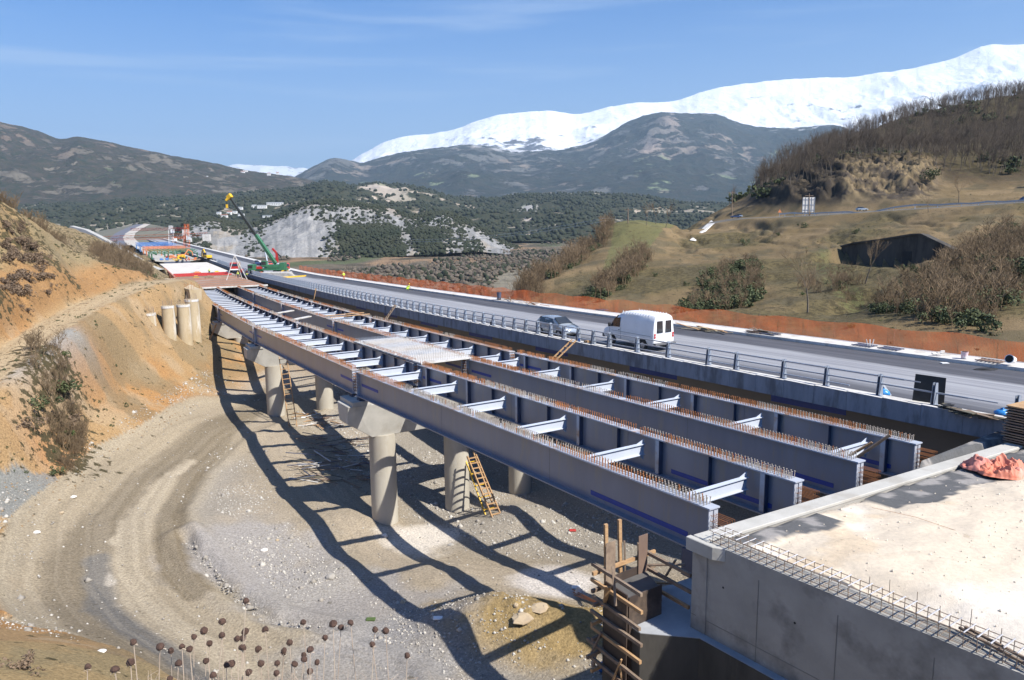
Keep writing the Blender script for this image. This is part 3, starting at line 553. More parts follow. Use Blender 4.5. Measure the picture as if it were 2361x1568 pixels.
near_txt={0:'nearest the abutment',1:'second from the abutment',2:'third from the abutment',3:'fourth from the abutment',4:'running under the rusty deck'}
for k in range(5):
    a,b=SP[k]+.35-(.35+0 if k==0 else 0),SP[k+1]-.35; d,r=chord(a,b); up=np.array([0,0,1.]); slope=(zp(b)-zp(a))/(b-a); dd=d+up*slope; dd/=np.linalg.norm(dd)
    for side in (0,1):
        oo=OF[2*side:2*side+2]
        T=empty('steel_girder_pair',pt(a,b,a,(oo[0]+oo[1])/2,-GH-.1),('left' if side==0 else 'right')+' pair of grey steel girders joined by cross beams, '+near_txt[k],'bridge girders','girder pairs laid over the piers')
        allst=[]
        for gi,o in enumerate(oo):
            P=lambda s,do,dz,o=o,a=a,b=b,r=r: pt(a,b,s,o,dz)+r*do
            G=MB(); G.beam(P(a,0,-GH/2),P(b,0,-GH/2),.03,GH-.12); g=G.build('girder',M_steel,T)
            if k==0:   # welded splices
                for sp_s in (a+9.8,a+20.4):
                    e=MB(); e.box(P(sp_s,-.017,-GH/2),(.006,.025,GH-.13),(r,d,up)); e.build('weld_seam',M_weld,g)
            f=MB(); f.beam(P(a-.02,0,-.03),P(b+.02,0,-.03),.52,.055); f.build('top_flange',M_flange if k<1 else M_flangef,g)
            f=MB(); f.beam(P(a-.02,0,-GH+.03),P(b+.02,0,-GH+.03),.66,.06); f.build('bottom_flange',M_steel,g)
            for s in (a+.06,b-.06):
                e=MB(); c=P(s,0,-GH/2); e.box(c,(.46,.04,GH-.12),(r,d,up)); e.build('end_plate',M_flange,g)
            inner=(1 if gi==0 else -1)
            nb=5 if k==0 else 6
            # blue marking strips near girder ends on the outer web
            if k<3:
                for (s0,s1) in ((a+.5,a+3.4),(b-2.6,b-.5)) if k else ((a+1.2,a+6.8),(b-3.4,b-.5)):
                    e=MB(); e.beam(P(s0,-.024*1,-GH*(.52 if k or s0>a+9 else .80)),P(s1,-.024,-GH*(.52 if k or s0>a+9 else .80)),.012,.20); e.build('marking_strip',M_bluet,g)
            # stiffeners on the inner web and light ones on the face
            sts=np.linspace(a+1.4,b-1.6,2*nb+1) 
            sg=-1 if gi==1 else 1
            for q,s in enumerate(sts):
                e=MB(); w_=.20 if q%2 else .24
                e.box(P(s,sg*(.015+w_/2),-GH/2),(w_,.03,GH-.13),(r,d,up)); e.build('stiffener',M_stiff,g)
                if q%2==0:
                    e=MB(); e.box(P(s+.12,sg*.13,-GH/2),(.24,.24,GH-.14),(r,d,up)); e.build('gusset',M_flange if k==0 else M_stiff,g)
            # rebar loops hanging out at the girder ends
            e=MB()
            for s,dr in ((a,-1),(b,1)):
                for i in range(7):
                    zz=-.25-i*.20
                    for j in range(4):
                        x=-.18+.12*j; p=P(s,x,zz); q=P(s+dr*(.75 if (k==0 and dr<0) else .22),x,zz); e.tube(p,q,.011 if k==0 else .032,4)
                        e.tube(q,q+np.array([0,0,-.08]),.011,4)
            e.build('end_rebar',M_rust,g,kind='stuff')
            # shear studs
            n=0; sp=.155 if k==0 else (.2 if k==1 else .3); rows=(-.15,.0,.15) if k<1 else ((-.15,.15) if k==1 else (-.12,.12))
            S=[]; s=a+.35
            while s<b-.3:
                for x in rows: S.append((s,x))
                s+=sp*(1+.25*random.random()*(k==0)) ; 
                if random.random()<.012: s+=.5
            allst.append((g,S,P,k))
        # one stud shape, instanced by object copies for the nearest, joined beyond
        for (g,S,P,kk) in allst:
            nind=150 if kk==0 else 0
            if nind:
                e=MB(); e.tube((0,0,0),(0,0,.26),.019,5); e.tube((0,0,.245),(0,0,.275),.030,5); org=ORG[T.name]
                s1=e.build('shear_stud',M_rust); s1.parent=g; m1=s1.data; m2=m1.copy(); m2.materials.clear(); m2.materials.append(M_galv)
                for i,(s,x) in enumerate(S[:nind]):
                    o_=s1 if i==0 else s1.copy()
                    if i: COL.objects.link(o_)
                    p=P(s,x,0.)-org; o_.location=p.tolist(); o_.rotation_euler=(random.gauss(0,.03),random.gauss(0,.03),0)
                    band=vnoise(np.array([s*.28]),np.array([x*3+OF[0]+g.location.x]),int(3))[0]
                    o_.data=m1 if (random.random()<.12+.8*(band>.5)) else m2
            for mm,sel in ((M_rust,0),(M_galv,1)):
                e=MB()
                for i,(s,x) in enumerate(S[nind:]):
                    band=vnoise(np.array([s*.22]),np.array([x*.1+kk*5.+g.name.__len__()]),4)[0]
                    if (0 if random.random()<(.15+.75*(band>.5)) else 1)!=sel: continue
                    p=P(s,x,0.); e.tube(p,p+np.array([0,0,.26]),.019 if kk<2 else .022,4 if kk<2 else 3,cap=False)
                    if kk<2: e.tube(p+np.array([0,0,.245]),p+np.array([0,0,.27]),.030,4)
                if e.v: e.build('shear_studs',mm,g,kind='stuff')
        # cross beams
        sts=np.linspace(a+1.4,b-1.6,2*nb+1)[::2] if k else np.array([2.3,8.4,14.5,20.6,26.7,32.2])
        for s in sts:
            h=.50; p=pt(a,b,s,oo[0],-.42)+r*.28; q=pt(a,b,s,oo[1],-.42)-r*.26
            e=MB(); e.beam(p-up*h/2,q-up*h/2,.03,h); e.beam(p,q,.22,.035); e.beam(p-up*h,q-up*h,.22,.035)
            e.prism([q-r*.5+up*.02,q+up*.02,q+up*.22],d*.03); e.prism([q-r*.0-up*(h),q-r*.35-up*h,q-up*(h+.3)],d*.03)
            e.build('cross_beam',M_xbeam,T)
# ---------------------------------------------------------------- piers
def cap_shape(e,c,d,r,half,w,h):
    # hammerhead beam across the bridge: chamfered underside and ends
    def sec(o,wt,wb,zt,zb): return [c+r*o+d*wt/2+np.array([0,0,zt]),c+r*o-d*wt/2+np.array([0,0,zt]),c+r*o-d*wb/2+np.array([0,0,zb]),c+r*o+d*wb/2+np.array([0,0,zb])]
    e.rings([sec(-half,w*.86,w*.62,0,-h*.50),sec(-half+.5,w,w*.62,0,-h*.62),sec(-half+1.9,w,w*.5,0,-h),sec(half-1.9,w,w*.5,0,-h),sec(half-.5,w,w*.62,0,-h*.62),sec(half,w*.86,w*.62,0,-h*.50)])
ptxt=['','nearest round columns under a chamfered cap beam','second row of columns with timber ladder beside','third row, low cap beam near the earth bank','fourth row, low cap beam hugging the bank','fifth row, hidden behind bored piles']
for k in range(1,5):
    s=SP[k]; d,r=axes(s); c=at(s,6.6,-GH-.55); T=empty('bridge_pier',(c[0],c[1],gz(c[0],c[1])),ptxt[k],'pier','concrete piers of the new bridge')
    e=MB(); CH=2.6 if k==1 else 2.2; cap_shape(e,c+r*.7,d,r,8.5,2.6 if k==1 else 2.4,CH); e.build('cap_beam',M_conc,T,bevel=.03)
    for o in ((-4.9,1.2,7.1) if k==1 else ((-4.9,.6,6.1) if k==2 else (-3.9,5.1))):
        b=c+r*o; z0=gz(b[0],b[1])-.6; e=MB(); e.lathe((b[0],b[1],z0),[(.97,0),(.97,c[2]-CH-z0+.05)],28); e.build('column',M_concw,T,auto=True)
    for o in OF:
        for sg in (-.75,.75):
            p=at(s+sg,o,-GH-.55); e=MB(); e.box(p+np.array([0,0,.12]),(.95,.8,.24),(r,d,(0,0,1))); e.box(p+np.array([0,0,.34]),(.6,.5,.20),(r,d,(0,0,1))); e.build('bearing',M_stiff if o else M_stiff,T)
    e=MB(); e.box(at(s,0,-GH-.55)+np.array([0,0,.15])-r*.2,(1.4,2.6,.3),(r,d,(0,0,1))); e.build('bearing_plinth',M_conc,T)
# ---------------------------------------------------------------- the finished bridge beside it
def loft(name,prof,s0,s1,ds,matl,parent=None,close=True,uv=True,kind=None,label=None,subs=None):
    m=MB(); ss=np.arange(s0,s1+1e-6,ds); rg=[]
    for s in ss: rg.append([at(s,o,dz) for o,dz in prof])
    m.rings(rg,close=close,caps=close); o=m.build(name,matl,parent)
    me=o.data; u=me.uv_layers.new(name='UVMap'); n=len(prof)
    vi=np.zeros(len(me.loops),np.int32); me.loops.foreach_get('vertex_index',vi); U=np.zeros((len(vi),2),np.float32); U[:,0]=ss[vi//n]; U[:,1]=np.array([p[0] for p in prof])[vi%n]; u.data.foreach_set('uv',U.ravel())
    if kind:o['kind']=kind
    if label:o['label']=label
    return o
S0=-8.; S1=760.
def asphalt(name,dark_lo,dark_hi):
    m,t,b=_new(name); L=t.links.new; b.inputs['Roughness'].default_value=.8
    uv=N(t,'ShaderNodeUVMap'); mp=N(t,'ShaderNodeMapping'); mp.inputs['Scale'].default_value=(.035,1.6,1); L(uv.outputs[0],mp.inputs['Vector'])
    n=N(t,'ShaderNodeTexNoise',Scale=1.,Detail=7.,Roughness=.7,Distortion=.2); L(mp.outputs[0],n.inputs['Vector'])
    sep=N(t,'ShaderNodeSeparateXYZ'); L(uv.outputs[0],sep.inputs[0])
    wob=N(t,'ShaderNodeMapping'); wob.inputs['Scale'].default_value=(.02,.35,1); L(uv.outputs[0],wob.inputs['Vector']); nw=N(t,'ShaderNodeTexNoise',Scale=1.,Detail=6.,Roughness=.75); L(wob.outputs[0],nw.inputs['Vector'])
    ad=N(t,'ShaderNodeMath',operation='MULTIPLY_ADD'); L(nw.outputs['Fac'],ad.inputs[0]); ad.inputs[1].default_value=5.; L(sep.outputs[1],ad.inputs[2])
    dk=N(t,'ShaderNodeMapRange',interpolation_type='SMOOTHSTEP'); dk.inputs['From Min'].default_value=dark_lo+1.6; dk.inputs['From Max'].default_value=dark_hi+1.6; L(ad.outputs[0],dk.inputs['Value'])
    dk2=N(t,'ShaderNodeMapRange',interpolation_type='SMOOTHSTEP'); dk2.inputs['From Min'].default_value=24.2; dk2.inputs['From Max'].default_value=21.8; L(ad.outputs[0],dk2.inputs['Value'])
    r=N(t,'ShaderNodeMapRange'); r.inputs['From Min'].default_value=.36; r.inputs['From Max'].default_value=.64; L(n.outputs['Fac'],r.inputs['Value'])
    A=N(t,'ShaderNodeMix',data_type='RGBA'); A.inputs['A'].default_value=(.19,.19,.205,1); A.inputs['B'].default_value=(.33,.33,.335,1); L(r.outputs[0],A.inputs['Factor'])
    B=N(t,'ShaderNodeMix',data_type='RGBA'); B.inputs['A'].default_value=(.035,.035,.042,1); B.inputs['B'].default_value=(.095,.095,.105,1); L(r.outputs[0],B.inputs['Factor'])
    mxx=N(t,'ShaderNodeMath',operation='MAXIMUM'); L(dk.outputs[0],mxx.inputs[0]); d3=N(t,'ShaderNodeMath',operation='MULTIPLY'); L(dk2.outputs[0],d3.inputs[0]); d3.inputs[1].default_value=.85; L(d3.outputs[0],mxx.inputs[1])
    X=N(t,'ShaderNodeMix',data_type='RGBA'); L(mxx.outputs[0],X.inputs['Factor']); L(A.outputs['Result'],X.inputs['A']); L(B.outputs['Result'],X.inputs['B']); L(X.outputs['Result'],b.inputs['Base Color'])
    g=N(t,'ShaderNodeTexCoord'); nb=N(t,'ShaderNodeTexNoise',Scale=30.,Detail=3.); L(g.outputs['Object'],nb.inputs['Vector']); bp=N(t,'ShaderNodeBump',Strength=.4,Distance=.02); L(nb.outputs['Fac'],bp.inputs['Height']); L(bp.outputs[0],b.inputs['Normal'])
    return m
M_asph=asphalt('dusty_new_asphalt',27.6,28.8)
W=empty('finished_bridge',at(40,25,-8),'finished motorway bridge carrying the asphalt road, steel girders below','bridge')
loft('road',[(18.15,.58),(20,.585),(25,.585),(30,.585),(31.1,.58)],S0,S1,4,M_asph,close=False,kind='structure',label='dusty grey asphalt carriageway on the finished bridge')
loft('deck_slab',[(17.4,.55),(32.7,.55),(32.7,.15),(32.5,.12),(19.2,.12),(17.4,.15)],S0,S1,4,M_conc,W)
loft('near_kerb',[(17.4,.74),(18.15,.72),(18.15,.56),(17.4,.56)],S0,S1,4,M_coptop,W)
loft('far_kerb',[(31.1,.80),(33.1,.84),(33.1,.2),(32.6,.2),(32.6,.57),(31.1,.57)],S0,S1,4,M_coptop,W)
for o in (19.4,24.,28.,31.6): loft('steel_girder',[(o-.02,.11),(o+.02,.11),(o+.02,-2.3),(o+.35,-2.31),(o+.35,-2.37),(o-.35,-2.37),(o-.35,-2.31),(o-.02,-2.3)],S0,S1 if o<20 else 240,4,M_web2,W)
for s in np.arange(-6,92,13.5):
    e=MB(); e.beam(at(s,19.37,-.95),at(s+5.2,19.37,-1.02),.01,.42); e.build('marking_strip',M_bluet,W)
PW=2.02; s=S0; i=0; pm=None
while s<300:
    d,r=axes(s+PW/2)
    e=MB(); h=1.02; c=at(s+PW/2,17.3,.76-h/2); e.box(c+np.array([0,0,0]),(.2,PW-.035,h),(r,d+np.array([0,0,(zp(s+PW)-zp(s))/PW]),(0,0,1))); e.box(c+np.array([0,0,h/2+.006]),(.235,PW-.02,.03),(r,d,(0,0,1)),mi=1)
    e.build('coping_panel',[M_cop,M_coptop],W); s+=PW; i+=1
loft('coping',[(17.2,.74),(17.4,.74),(17.4,-.28),(17.2,-.28)],300,S1,5,M_cop,W)
for k,s in enumerate((-2,33.3,66.6,95.3,123.5,157.,190,230,270,310,350,390,430,470,510,560,610,660,710)):
    d,r=axes(s); c=at(s,25.8,-2.75); e=MB()
    if s>-1:
        g0=min(gz(c[0],c[1]),c[2]-2)if s<280 else VZ-2
        cap_shape(e,c,d,r,8.6,2.2,1.8); e.build('cap_beam',M_conc,W)
        for o in (-5,0,5):
            b=c+r*o; z0=(gz(b[0],b[1]) if s<280 else VZ)-1; e=MB(); e.lathe((b[0],b[1],z0),[(.95,0),(.95,c[2]-1.7-z0)],16); e.build('column',M_concw,W,auto=True)
# guard rail: posts at the measured spots near us, regular beyond
RL=empty('steel_guardrail',at(20,17.8,.74),'galvanised steel guardrail with tapered posts along the near edge of the finished road','guardrail')
def post_mesh():
    e=MB(); w0,w1=.44,.20   # tapered channel, wide side across the road
    for (x0,x1,t0,t1) in ((-.08,-.06,0,0),(.06,.08,0,0)):
        e.prism([(x0,-w0/2,0),(x0,w0/2,0),(x0,w1/2,1.12),(x0,-w1/2,1.12)],(x1-x0,0,0))
    e.prism([(-.08,-w0/2,0),(.08,-w0/2,0),(.08,-w1/2,1.12),(-.08,-w1/2,1.12)],(0,.012,0))
    e.box((0,0,.012),(.3,.36,.024)); return e
pts_px=[(2143,935),(2014,912),(1888,892),(1782,878),(1668,858),(1600,845),(1513,828),(1442,816),(1380,803),(1333,793)]
ps=[]
for x,y in ((2330,972),(2138,938),(2012,915),(1888,893),(1784,876),(1670,857),(1601,846),(1514,828),(1442,815),(1378,803)):
    ps.append(ons(x,y,.74)[0])
print('post stations',[round(v,2) for v in ps])
sp_=2.0; s=ps[-1]+sp_
while s<285: ps.append(s); s+=sp_
mp0=None
for i,s in enumerate(ps):
    d,r=axes(s); p=at(s,17.78,.745); R=Matrix(((d[0],r[0],0),(d[1],r[1],0),(0,0,1))) 
    ang=math.atan2(d[1],d[0])
    if mp0 is None:
        mp0=post_mesh().build('guardrail_post',M_galvr); mp0.parent=RL; o_=mp0
    else: o_=mp0.copy(); COL.objects.link(o_)
    o_.location=(p-ORG[RL.name]).tolist(); o_.rotation_euler=(0,0,ang)
for z,s_a in ((1.02,ps[2]-1.3),(.62,ps[1]-1.6),(.24,ps[3]-1.4)):
    e=MB(); ss=np.concatenate([[s_a],np.arange(s_a+2,285,4)]); wd=.11 if z>1 else .09
    e.rings([[at(s,17.80-wd/2,.745+z-.035),at(s,17.80+wd/2,.745+z-.035),at(s,17.80+wd/2,.745+z+.035),at(s,17.80-wd/2,.745+z+.035)] for s in ss]); e.build('rail',M_galvr,RL)
e=MB(); e.beam(at(ps[1]-1.6,17.8,1.365),at(ps[1]-2.9,17.8,1.365),.05,.05); e.beam(at(ps[2]-1.3,17.8,1.765),at(ps[2]-2.1,17.8,1.765),.05,.05); e.build('rail_end',M_galvr,RL)
# orange plastic netting along the far kerb
def net_mat(name,col,cell=(.09,.05),op=.44):
    m,t,b=_new(name); L=t.links.new; b.inputs['Base Color'].default_value=C4(col); b.inputs['Roughness'].default_value=.55
    uv=N(t,'ShaderNodeUVMap'); sep=N(t,'ShaderNodeSeparateXYZ'); L(uv.outputs[0],sep.inputs[0]); res=[]
    for k in (0,1):
        a=N(t,'ShaderNodeMath',operation='DIVIDE'); L(sep.outputs[k],a.inputs[0]); a.inputs[1].default_value=cell[k]
        f=N(t,'ShaderNodeMath',operation='FRACT'); L(a.outputs[0],f.inputs[0]); c=N(t,'ShaderNodeMath',operation='LESS_THAN'); L(f.outputs[0],c.inputs[0]); c.inputs[1].default_value=op*(.55 if k==0 else 1.); res.append(c)
    mx=N(t,'ShaderNodeMath',operation='MAXIMUM'); L(res[0].outputs[0],mx.inputs[0]); L(res[1].outputs[0],mx.inputs[1]); 
    nz=N(t,'ShaderNodeTexNoise',Scale=.35,Detail=3.); L(uv.outputs[0],nz.inputs['Vector']); th=N(t,'ShaderNodeMapRange'); th.inputs['From Min'].default_value=.38; th.inputs['From Max'].default_value=.62; th.inputs['To Min'].default_value=.55; th.inputs['To Max'].default_value=1.; L(nz.outputs['Fac'],th.inputs['Value'])
    ml=N(t,'ShaderNodeMath',operation='MULTIPLY'); L(mx.outputs[0],ml.inputs[0]); L(th.outputs[0],ml.inputs[1]); L(ml.outputs[0],b.inputs['Alpha']); return m
M_net=net_mat('orange_plastic_net',(.85,.20,.06)); translucent(M_net,.55)
FN=empty('orange_net_fence',at(60,34.4,.6),'orange plastic net fence strung along the far edge of the finished road','fence')
ss=np.arange(-8,215,.5); m=MB(); rg=[]; hh=[]
for s in ss:
    h=1.38+.10*math.sin(s*.9)+.08*(vnoise(np.array([s*.7]),np.array([2.]),3)[0]-.5); wv=lambda z:.03*math.sin(s*2.1+z*3)+.03*math.sin(s*.7)
    rg.append([at(s,33.16+abs(wv(0)),.45),at(s,33.16+abs(wv(1)),.60+h*.5),at(s,33.16+abs(wv(2)),.80+h)]); 
m.rings(rg,close=False,caps=False); no=m.build('netting',M_net,FN); me=no.data; u=me.uv_layers.new(name='UVMap')
vi=np.zeros(len(me.loops),np.int32); me.loops.foreach_get('vertex_index',vi); U=np.zeros((len(vi),2),np.float32); U[:,0]=ss[vi//3]; U[:,1]=np.array([0,.7,1.5])[vi%3]; u.data.foreach_set('uv',U.ravel())
p0=None
for s in np.arange(-7,214,2.5):
    p=at(s,33.32,.3)-ORG[FN.name]
    if p0 is None: e=MB(); e.tube((0,0,0),(0,0,1.95),.014,5); p0=e.build('fence_post',M_rebar); p0.parent=FN; o_=p0
    else: o_=p0.copy(); COL.objects.link(o_)
    o_.location=p.tolist()
# ---------------------------------------------------------------- completed part of the new bridge deck and what lies beyond
D1=empty('new_bridge_deck',at(200,6.6,-3),'part built deck of the new bridge, rusty shuttering then white concrete','bridge')
loft('rusty_shuttering',[(-1.2,.12),(14.6,.12),(14.6,-.08),(-1.2,-.08)],151.5,208,2,mat('rusty_deck_forms',(.30,.21,.165),(.24,.15,.105),sc=.35,rough=.9,c3=(.38,.34,.30),sc3=.25,bump=.2),D1)
e=MB(); e.beam(at(151.45,-1.3,.05),at(151.45,15.,.05),.12,.34); e.build('edge_board',M_coptop,D1)
for s in np.arange(154,207,4.1):
    e=MB(); e.beam(at(s,-1.1,.16),at(s,14.5,.16),.10,.06); e.build('joint_strip',M_rust if int(s)%3 else M_woodg,D1)
loft('white_deck',[(-1.4,.42),(15.,.42),(15.,-.1),(-1.4,-.1)],226,292,3,mat('fresh_white_concrete',(.60,.56,.50),(.50,.46,.41),sc=.3,rough=.9),D1)
loft('red_side_form',[(-1.75,.55),(-1.42,.55),(-1.42,-.7),(-1.75,-.7)],208,262,3,mat('red_form_panel',(.42,.15,.10),(.36,.13,.09),rough=.8),D1)
for s,w_ in ((211,.9),(217,.5),(204,.35),(222,.6)):
    e=MB(); e.beam(at(s,-1.2,.5),at(s,13.5,.5),w_,.3); e.build('red_beam',M_red if s!=204 else M_woodg,D1)
e=MB()
for o in OF: e.beam(at(157.3,o,-.95),at(199,o,-.95),.4,1.5); e.beam(at(199,o,-.95),at(292,o,-.95),.4,1.5)
e.build('girders_below',M_stiff,D1)
for s in (157,190,230,270,298):
    d,r=axes(s); c=at(s,6.6,-2.3); e=MB(); cap_shape(e,c,d,r,8.4,2.2,1.8)
    for o in (-5,5): b=c+r*o; z0=gz(b[0],b[1])-1; e.lathe((b[0],b[1],z0),[(.95,0),(.95,max(1,c[2]-1.7-z0))],14)
    e.build('pier',M_concw,D1)
D2=empty('far_new_deck',at(450,6,-6),'far stretch of the new bridge deck carrying the travelling formwork','bridge')
loft('deck_slab',[(-1.2,.3),(15,.3),(15,0),(12.5,-.4),(1.5,-.4),(-1.2,0)],322,600,6,M_conc,D2)
loft('box_girder',[(2,-.35),(12,-.35),(11,-3.2),(3,-3.2)],322,600,6,M_stiff,D2)
for s in np.arange(330,600,38):
    c=at(s,7,-3.2); e=MB(); e.box((c[0],c[1],(c[2]+VZ)/2),(4,2.2,c[2]-VZ),(axes(s)[1],axes(s)[0],(0,0,1))); e.build('pier',M_conc,D2)
# distant road bend, climbing off the bridge and curving right
Lc=[];Lr=[]
_cl=[atY(x,y,Y) for x,y,Y in ((292,566,640),(284,557,720),(281,548,830),(287,539,930),(300,531,1030),(316,523,1160),(330,517,1290))]
for i,c in enumerate(_cl):
    v=_cl[min(i+1,len(_cl)-1)]-_cl[max(i-1,0)]; v[2]=0; v/=np.linalg.norm(v); r=np.array([v[1],-v[0],0]); Lc.append(c-r*11); Lr.append(c+r*1)
m=MB(); rg=[]
for a,b in zip(Lc,Lr): b=np.array(b); b[2]=a[2]; rg.append([a,a+(b-a)*.5,b])
m.rings(rg,close=False,caps=False); o=m.build('far_road',mat('far_asphalt',(.10,.105,.13),(.14,.14,.16),rough=.9),kind='structure'); o['label']='dark asphalt road curving right beyond the bridge'
m=MB(); rg=[]
for a,b in zip(Lc,Lr): b=np.array(b); b[2]=a[2]; v=b-a; rg.append([b+[0,0,.2],b+v*.9+[0,0,.2]])
m.rings(rg,close=False,caps=False); o=m.build('far_unpaved_lane',mat('far_pale_gravel',(.46,.42,.36),(.40,.36,.31),rough=.9),kind='structure'); o['label']='pale unpaved lane beside the far road bend'
m=MB(); rg=[]
for a,b in zip(Lc,Lr): b=np.array(b); b[2]=a[2]; v=b-a; rg.append([a-v*9-[0,0,24],a-v*4-[0,0,9],a-v*.08-[0,0,.4],b+v*1.-[0,0,.4],b+v*5-[0,0,11],b+v*10-[0,0,26]])
m.rings(rg,close=False,caps=False); o=m.build('road_embankment',mat('embankment_soil',(.15,.14,.10),(.12,.115,.08),sc=.05,rough=.95),kind='structure'); o['label']='earth embankment under the far road bend'

loft('deck_formwork',[(-1.3,.25),(14.9,.25),(14.9,-.1),(-1.3,-.1)],208,226,3,mat('dusty_grey_formwork',(.40,.34,.30),(.30,.22,.18),sc=.4,rough=.9,c3=(.55,.50,.46),sc3=.3),D1)
# ================================================================ ABUTMENT
ZA=11.25
A0=atz(1598,1236,ZA); A1=atz(2361,1556,ZA); A2=atz(2325,1022,ZA)     # outer corner, far along wing wall, far along back wall
dw=(A1-A0)/np.linalg.norm(A1-A0); db=(A2-A0)/np.linalg.norm(A2-A0); UP=np.array([0,0,1.])
nin=db-dw*(db@dw); nin/=np.linalg.norm(nin)                          # inward from the wing wall
bin_=dw-db*(dw@db); bin_/=np.linalg.norm(bin_)                       # inward from the back wall
print('wing dir',dw,'back dir',db,'angle',math.degrees(math.acos(dw@db)))
M_wall=mat('stained_grey_concrete',(.37,.35,.315),(.30,.285,.255),sc=.8,rough=.9,bump=.25,bsc=9,c3=(.20,.19,.17),sc3=.45)
M_sand=mat('crushed_limestone',(.74,.64,.50),(.66,.55,.42),sc=1.1,rough=.95,bump=.9,bsc=26,c3=(.80,.74,.64),sc3=.4)
M_bitu=mat('grey_membrane',(.17,.17,.17),(.23,.22,.21),sc=2.,rough=.85,bump=.2,c3=(.34,.32,.29),sc3=1.2)
AB=empty('abutment',A0-UP*10.5,'grey concrete bridge abutment with wing wall, filled with crushed limestone','abutment')
LW=34.; LB=21.5; tw=.75
e=MB(); e.prism([A0,A0+dw*LW,A0+dw*LW+nin*tw,A0+nin*tw+bin_*0],-UP*10.6)
e.build('wing_wall',M_wall,AB)
# slab overhang at the corner and along the wing
e=MB(); e.prism([A0-nin*.22-dw*.10+UP*.02,A0-nin*.22+dw*.9+UP*.02,A0-nin*.003+dw*1.25+UP*.02,A0-nin*.003-dw*.10+UP*.02],-UP*.42); e.build('corner_lip',M_conc,AB,bevel=.02)
e=MB(); e.prism([A0+nin*.002-bin_*.003+UP*.05,A0+db*LB+UP*.05,A0+db*LB+bin_*.62+UP*.05,A0+bin_*.62+nin*.002+UP*.05],-UP*.12); e.build('wall_top',M_conc,AB,bevel=.02)
e=MB(); e.prism([A0+nin*.012-UP*.08+bin_*.01,A0+db*LB-UP*.08+bin_*.01,A0+db*LB+bin_*.6-UP*.08,A0+bin_*.6+nin*.012-UP*.08],-UP*2.9); e.build('back_wall',M_wall,AB)
# formwork joints and tie holes, thin dark strips on the wing wall
e=MB()
for k in range(1,9): p=A0+dw*(2.42*k)-nin*.004; e.beam(p-UP*.5,p-UP*10.4,.012,.02,up=nin)
for zz in (2.55,5.1): e.beam(A0-UP*zz-nin*.004,A0+dw*LW-UP*zz-nin*.004,.02,.010,up=nin)
e.build('form_joint',mat('dark_joint_grout',(.22,.21,.19),(.19,.18,.16),rough=.95),AB)
th=None
for k in range(14):
    for zz in (1.25,3.7):
        if (k*7+int(zz))%5==0: continue
        p=A0+dw*(1.2+1.21*k*2 if k<9 else 1.2+1.21*k)-UP*(zz+random.uniform(-.05,.05))-nin*.006-ORG[AB.name]
        if th is None: m_=MB(); m_.lathe((0,0,0),[(.035,0),(.035,.004)],10,axis=nin); th=m_.build('tie_hole',M_dark); th.parent=AB; o_=th
        else: o_=th.copy(); COL.objects.link(o_)
        o_.location=p.tolist()
# bearing shelf and lower body in front of the back wall
ZS=ZA-3.05; F0=A0-UP*(ZA-ZS)
q=atz(1458,1450,ZS-1.2); lx=4.0
body=[F0-bin_*.0-nin*3.6-bin_*2.2,F0+db*LB-bin_*2.2,F0+db*LB+bin_*.0-bin_*.01,F0-nin*.0-bin_*.01,F0-nin*.003+dw*6.,F0-nin*3.6+dw*6.]
e=MB(); b0=F0-bin_*2.6; e.prism([b0-nin*1.6,b0+db*LB,F0+db*LB-bin_*.01,F0-bin_*.01-nin*.0,F0-nin*.006+dw*9.,F0-nin*.30+dw*9.,F0-nin*.30+dw*.6,F0-nin*1.6-bin_*.7],-UP*(ZS+.4)); e.build('lower_body',mat('dimmed_stained_concrete',(.040,.037,.031),(.07,.064,.055),sc=.9,rough=.9,bump=.3,stretch=(1,1,.3),c3=(.09,.082,.07),sc3=.6),AB)  # stained concrete darkened further, shade put into its colour
e=MB(); e.prism([b0-nin*1.58+UP*.02,b0+db*LB+UP*.02,F0+db*LB-bin_*.02+UP*.02,F0-bin_*.02+UP*.02,F0-nin*.02+dw*9.+UP*.02,F0-nin*.28+dw*9.+UP*.02,F0-nin*.28+dw*.6+UP*.02,F0-nin*1.58-bin_*.7+UP*.02],-UP*.03); e.build('bearing_shelf',mat('grey_shelf_concrete',(.36,.37,.38),(.29,.30,.31),sc=1.5,rough=.9,bump=.2),AB)
for o in OF:
    p=at(.75,o,-GH-.02); e=MB(); e.box((p[0],p[1],(p[2]+ZS)/2),(.8,.7,max(.1,p[2]-ZS)),(axes(0)[1],axes(0)[0],UP)); e.build('bearing',M_stiff,AB)
# fill surface: bitumen strip along the walls, limestone heaped behind
def fill(u,v):     # u along the wing wall, v along the back wall (world offsets)
    return A0+dw*u+nin*v
gu,gv=np.meshgrid(np.arange(.62,40,.14),np.arange(.6,34,.14),indexing='ij')
ang=math.acos(np.clip(dw@db,-1,1)); 
PX_=A0[0]+dw[0]*gu+nin[0]*gv; PY_=A0[1]+dw[1]*gu+nin[1]*gv
hgt=ZA-.16+(fbm(PX_,PY_,1.6,5,5)-.5)*.20+(fbm(PX_,PY_,.35,4,8)-.5)*.07+.34*sstep(1.4,5,gu+(fbm(PX_,PY_,2.,3,2)-.5)*2.2)*sstep(.9,2.2,gv)
bx=np.abs((gu*dw[0]+gv*nin[0])*bin_[0]+(gu*dw[1]+gv*nin[1])*bin_[1])       # distance from the back wall
edge=1-sstep(1.5,2.0,bx+(fbm(PX_,PY_,2.4,4,12)-.5)*3.4+(fbm(PX_,PY_,.3,3,14)-.5)*.5)
edge=np.where((gv>4.8)&(gv<7.2),edge*.3,edge)
edge=np.maximum(edge,(1-sstep(.75,1.15,gv+(fbm(PX_,PY_,.9,3,19)-.5)*.6))*.9*(gu<6))
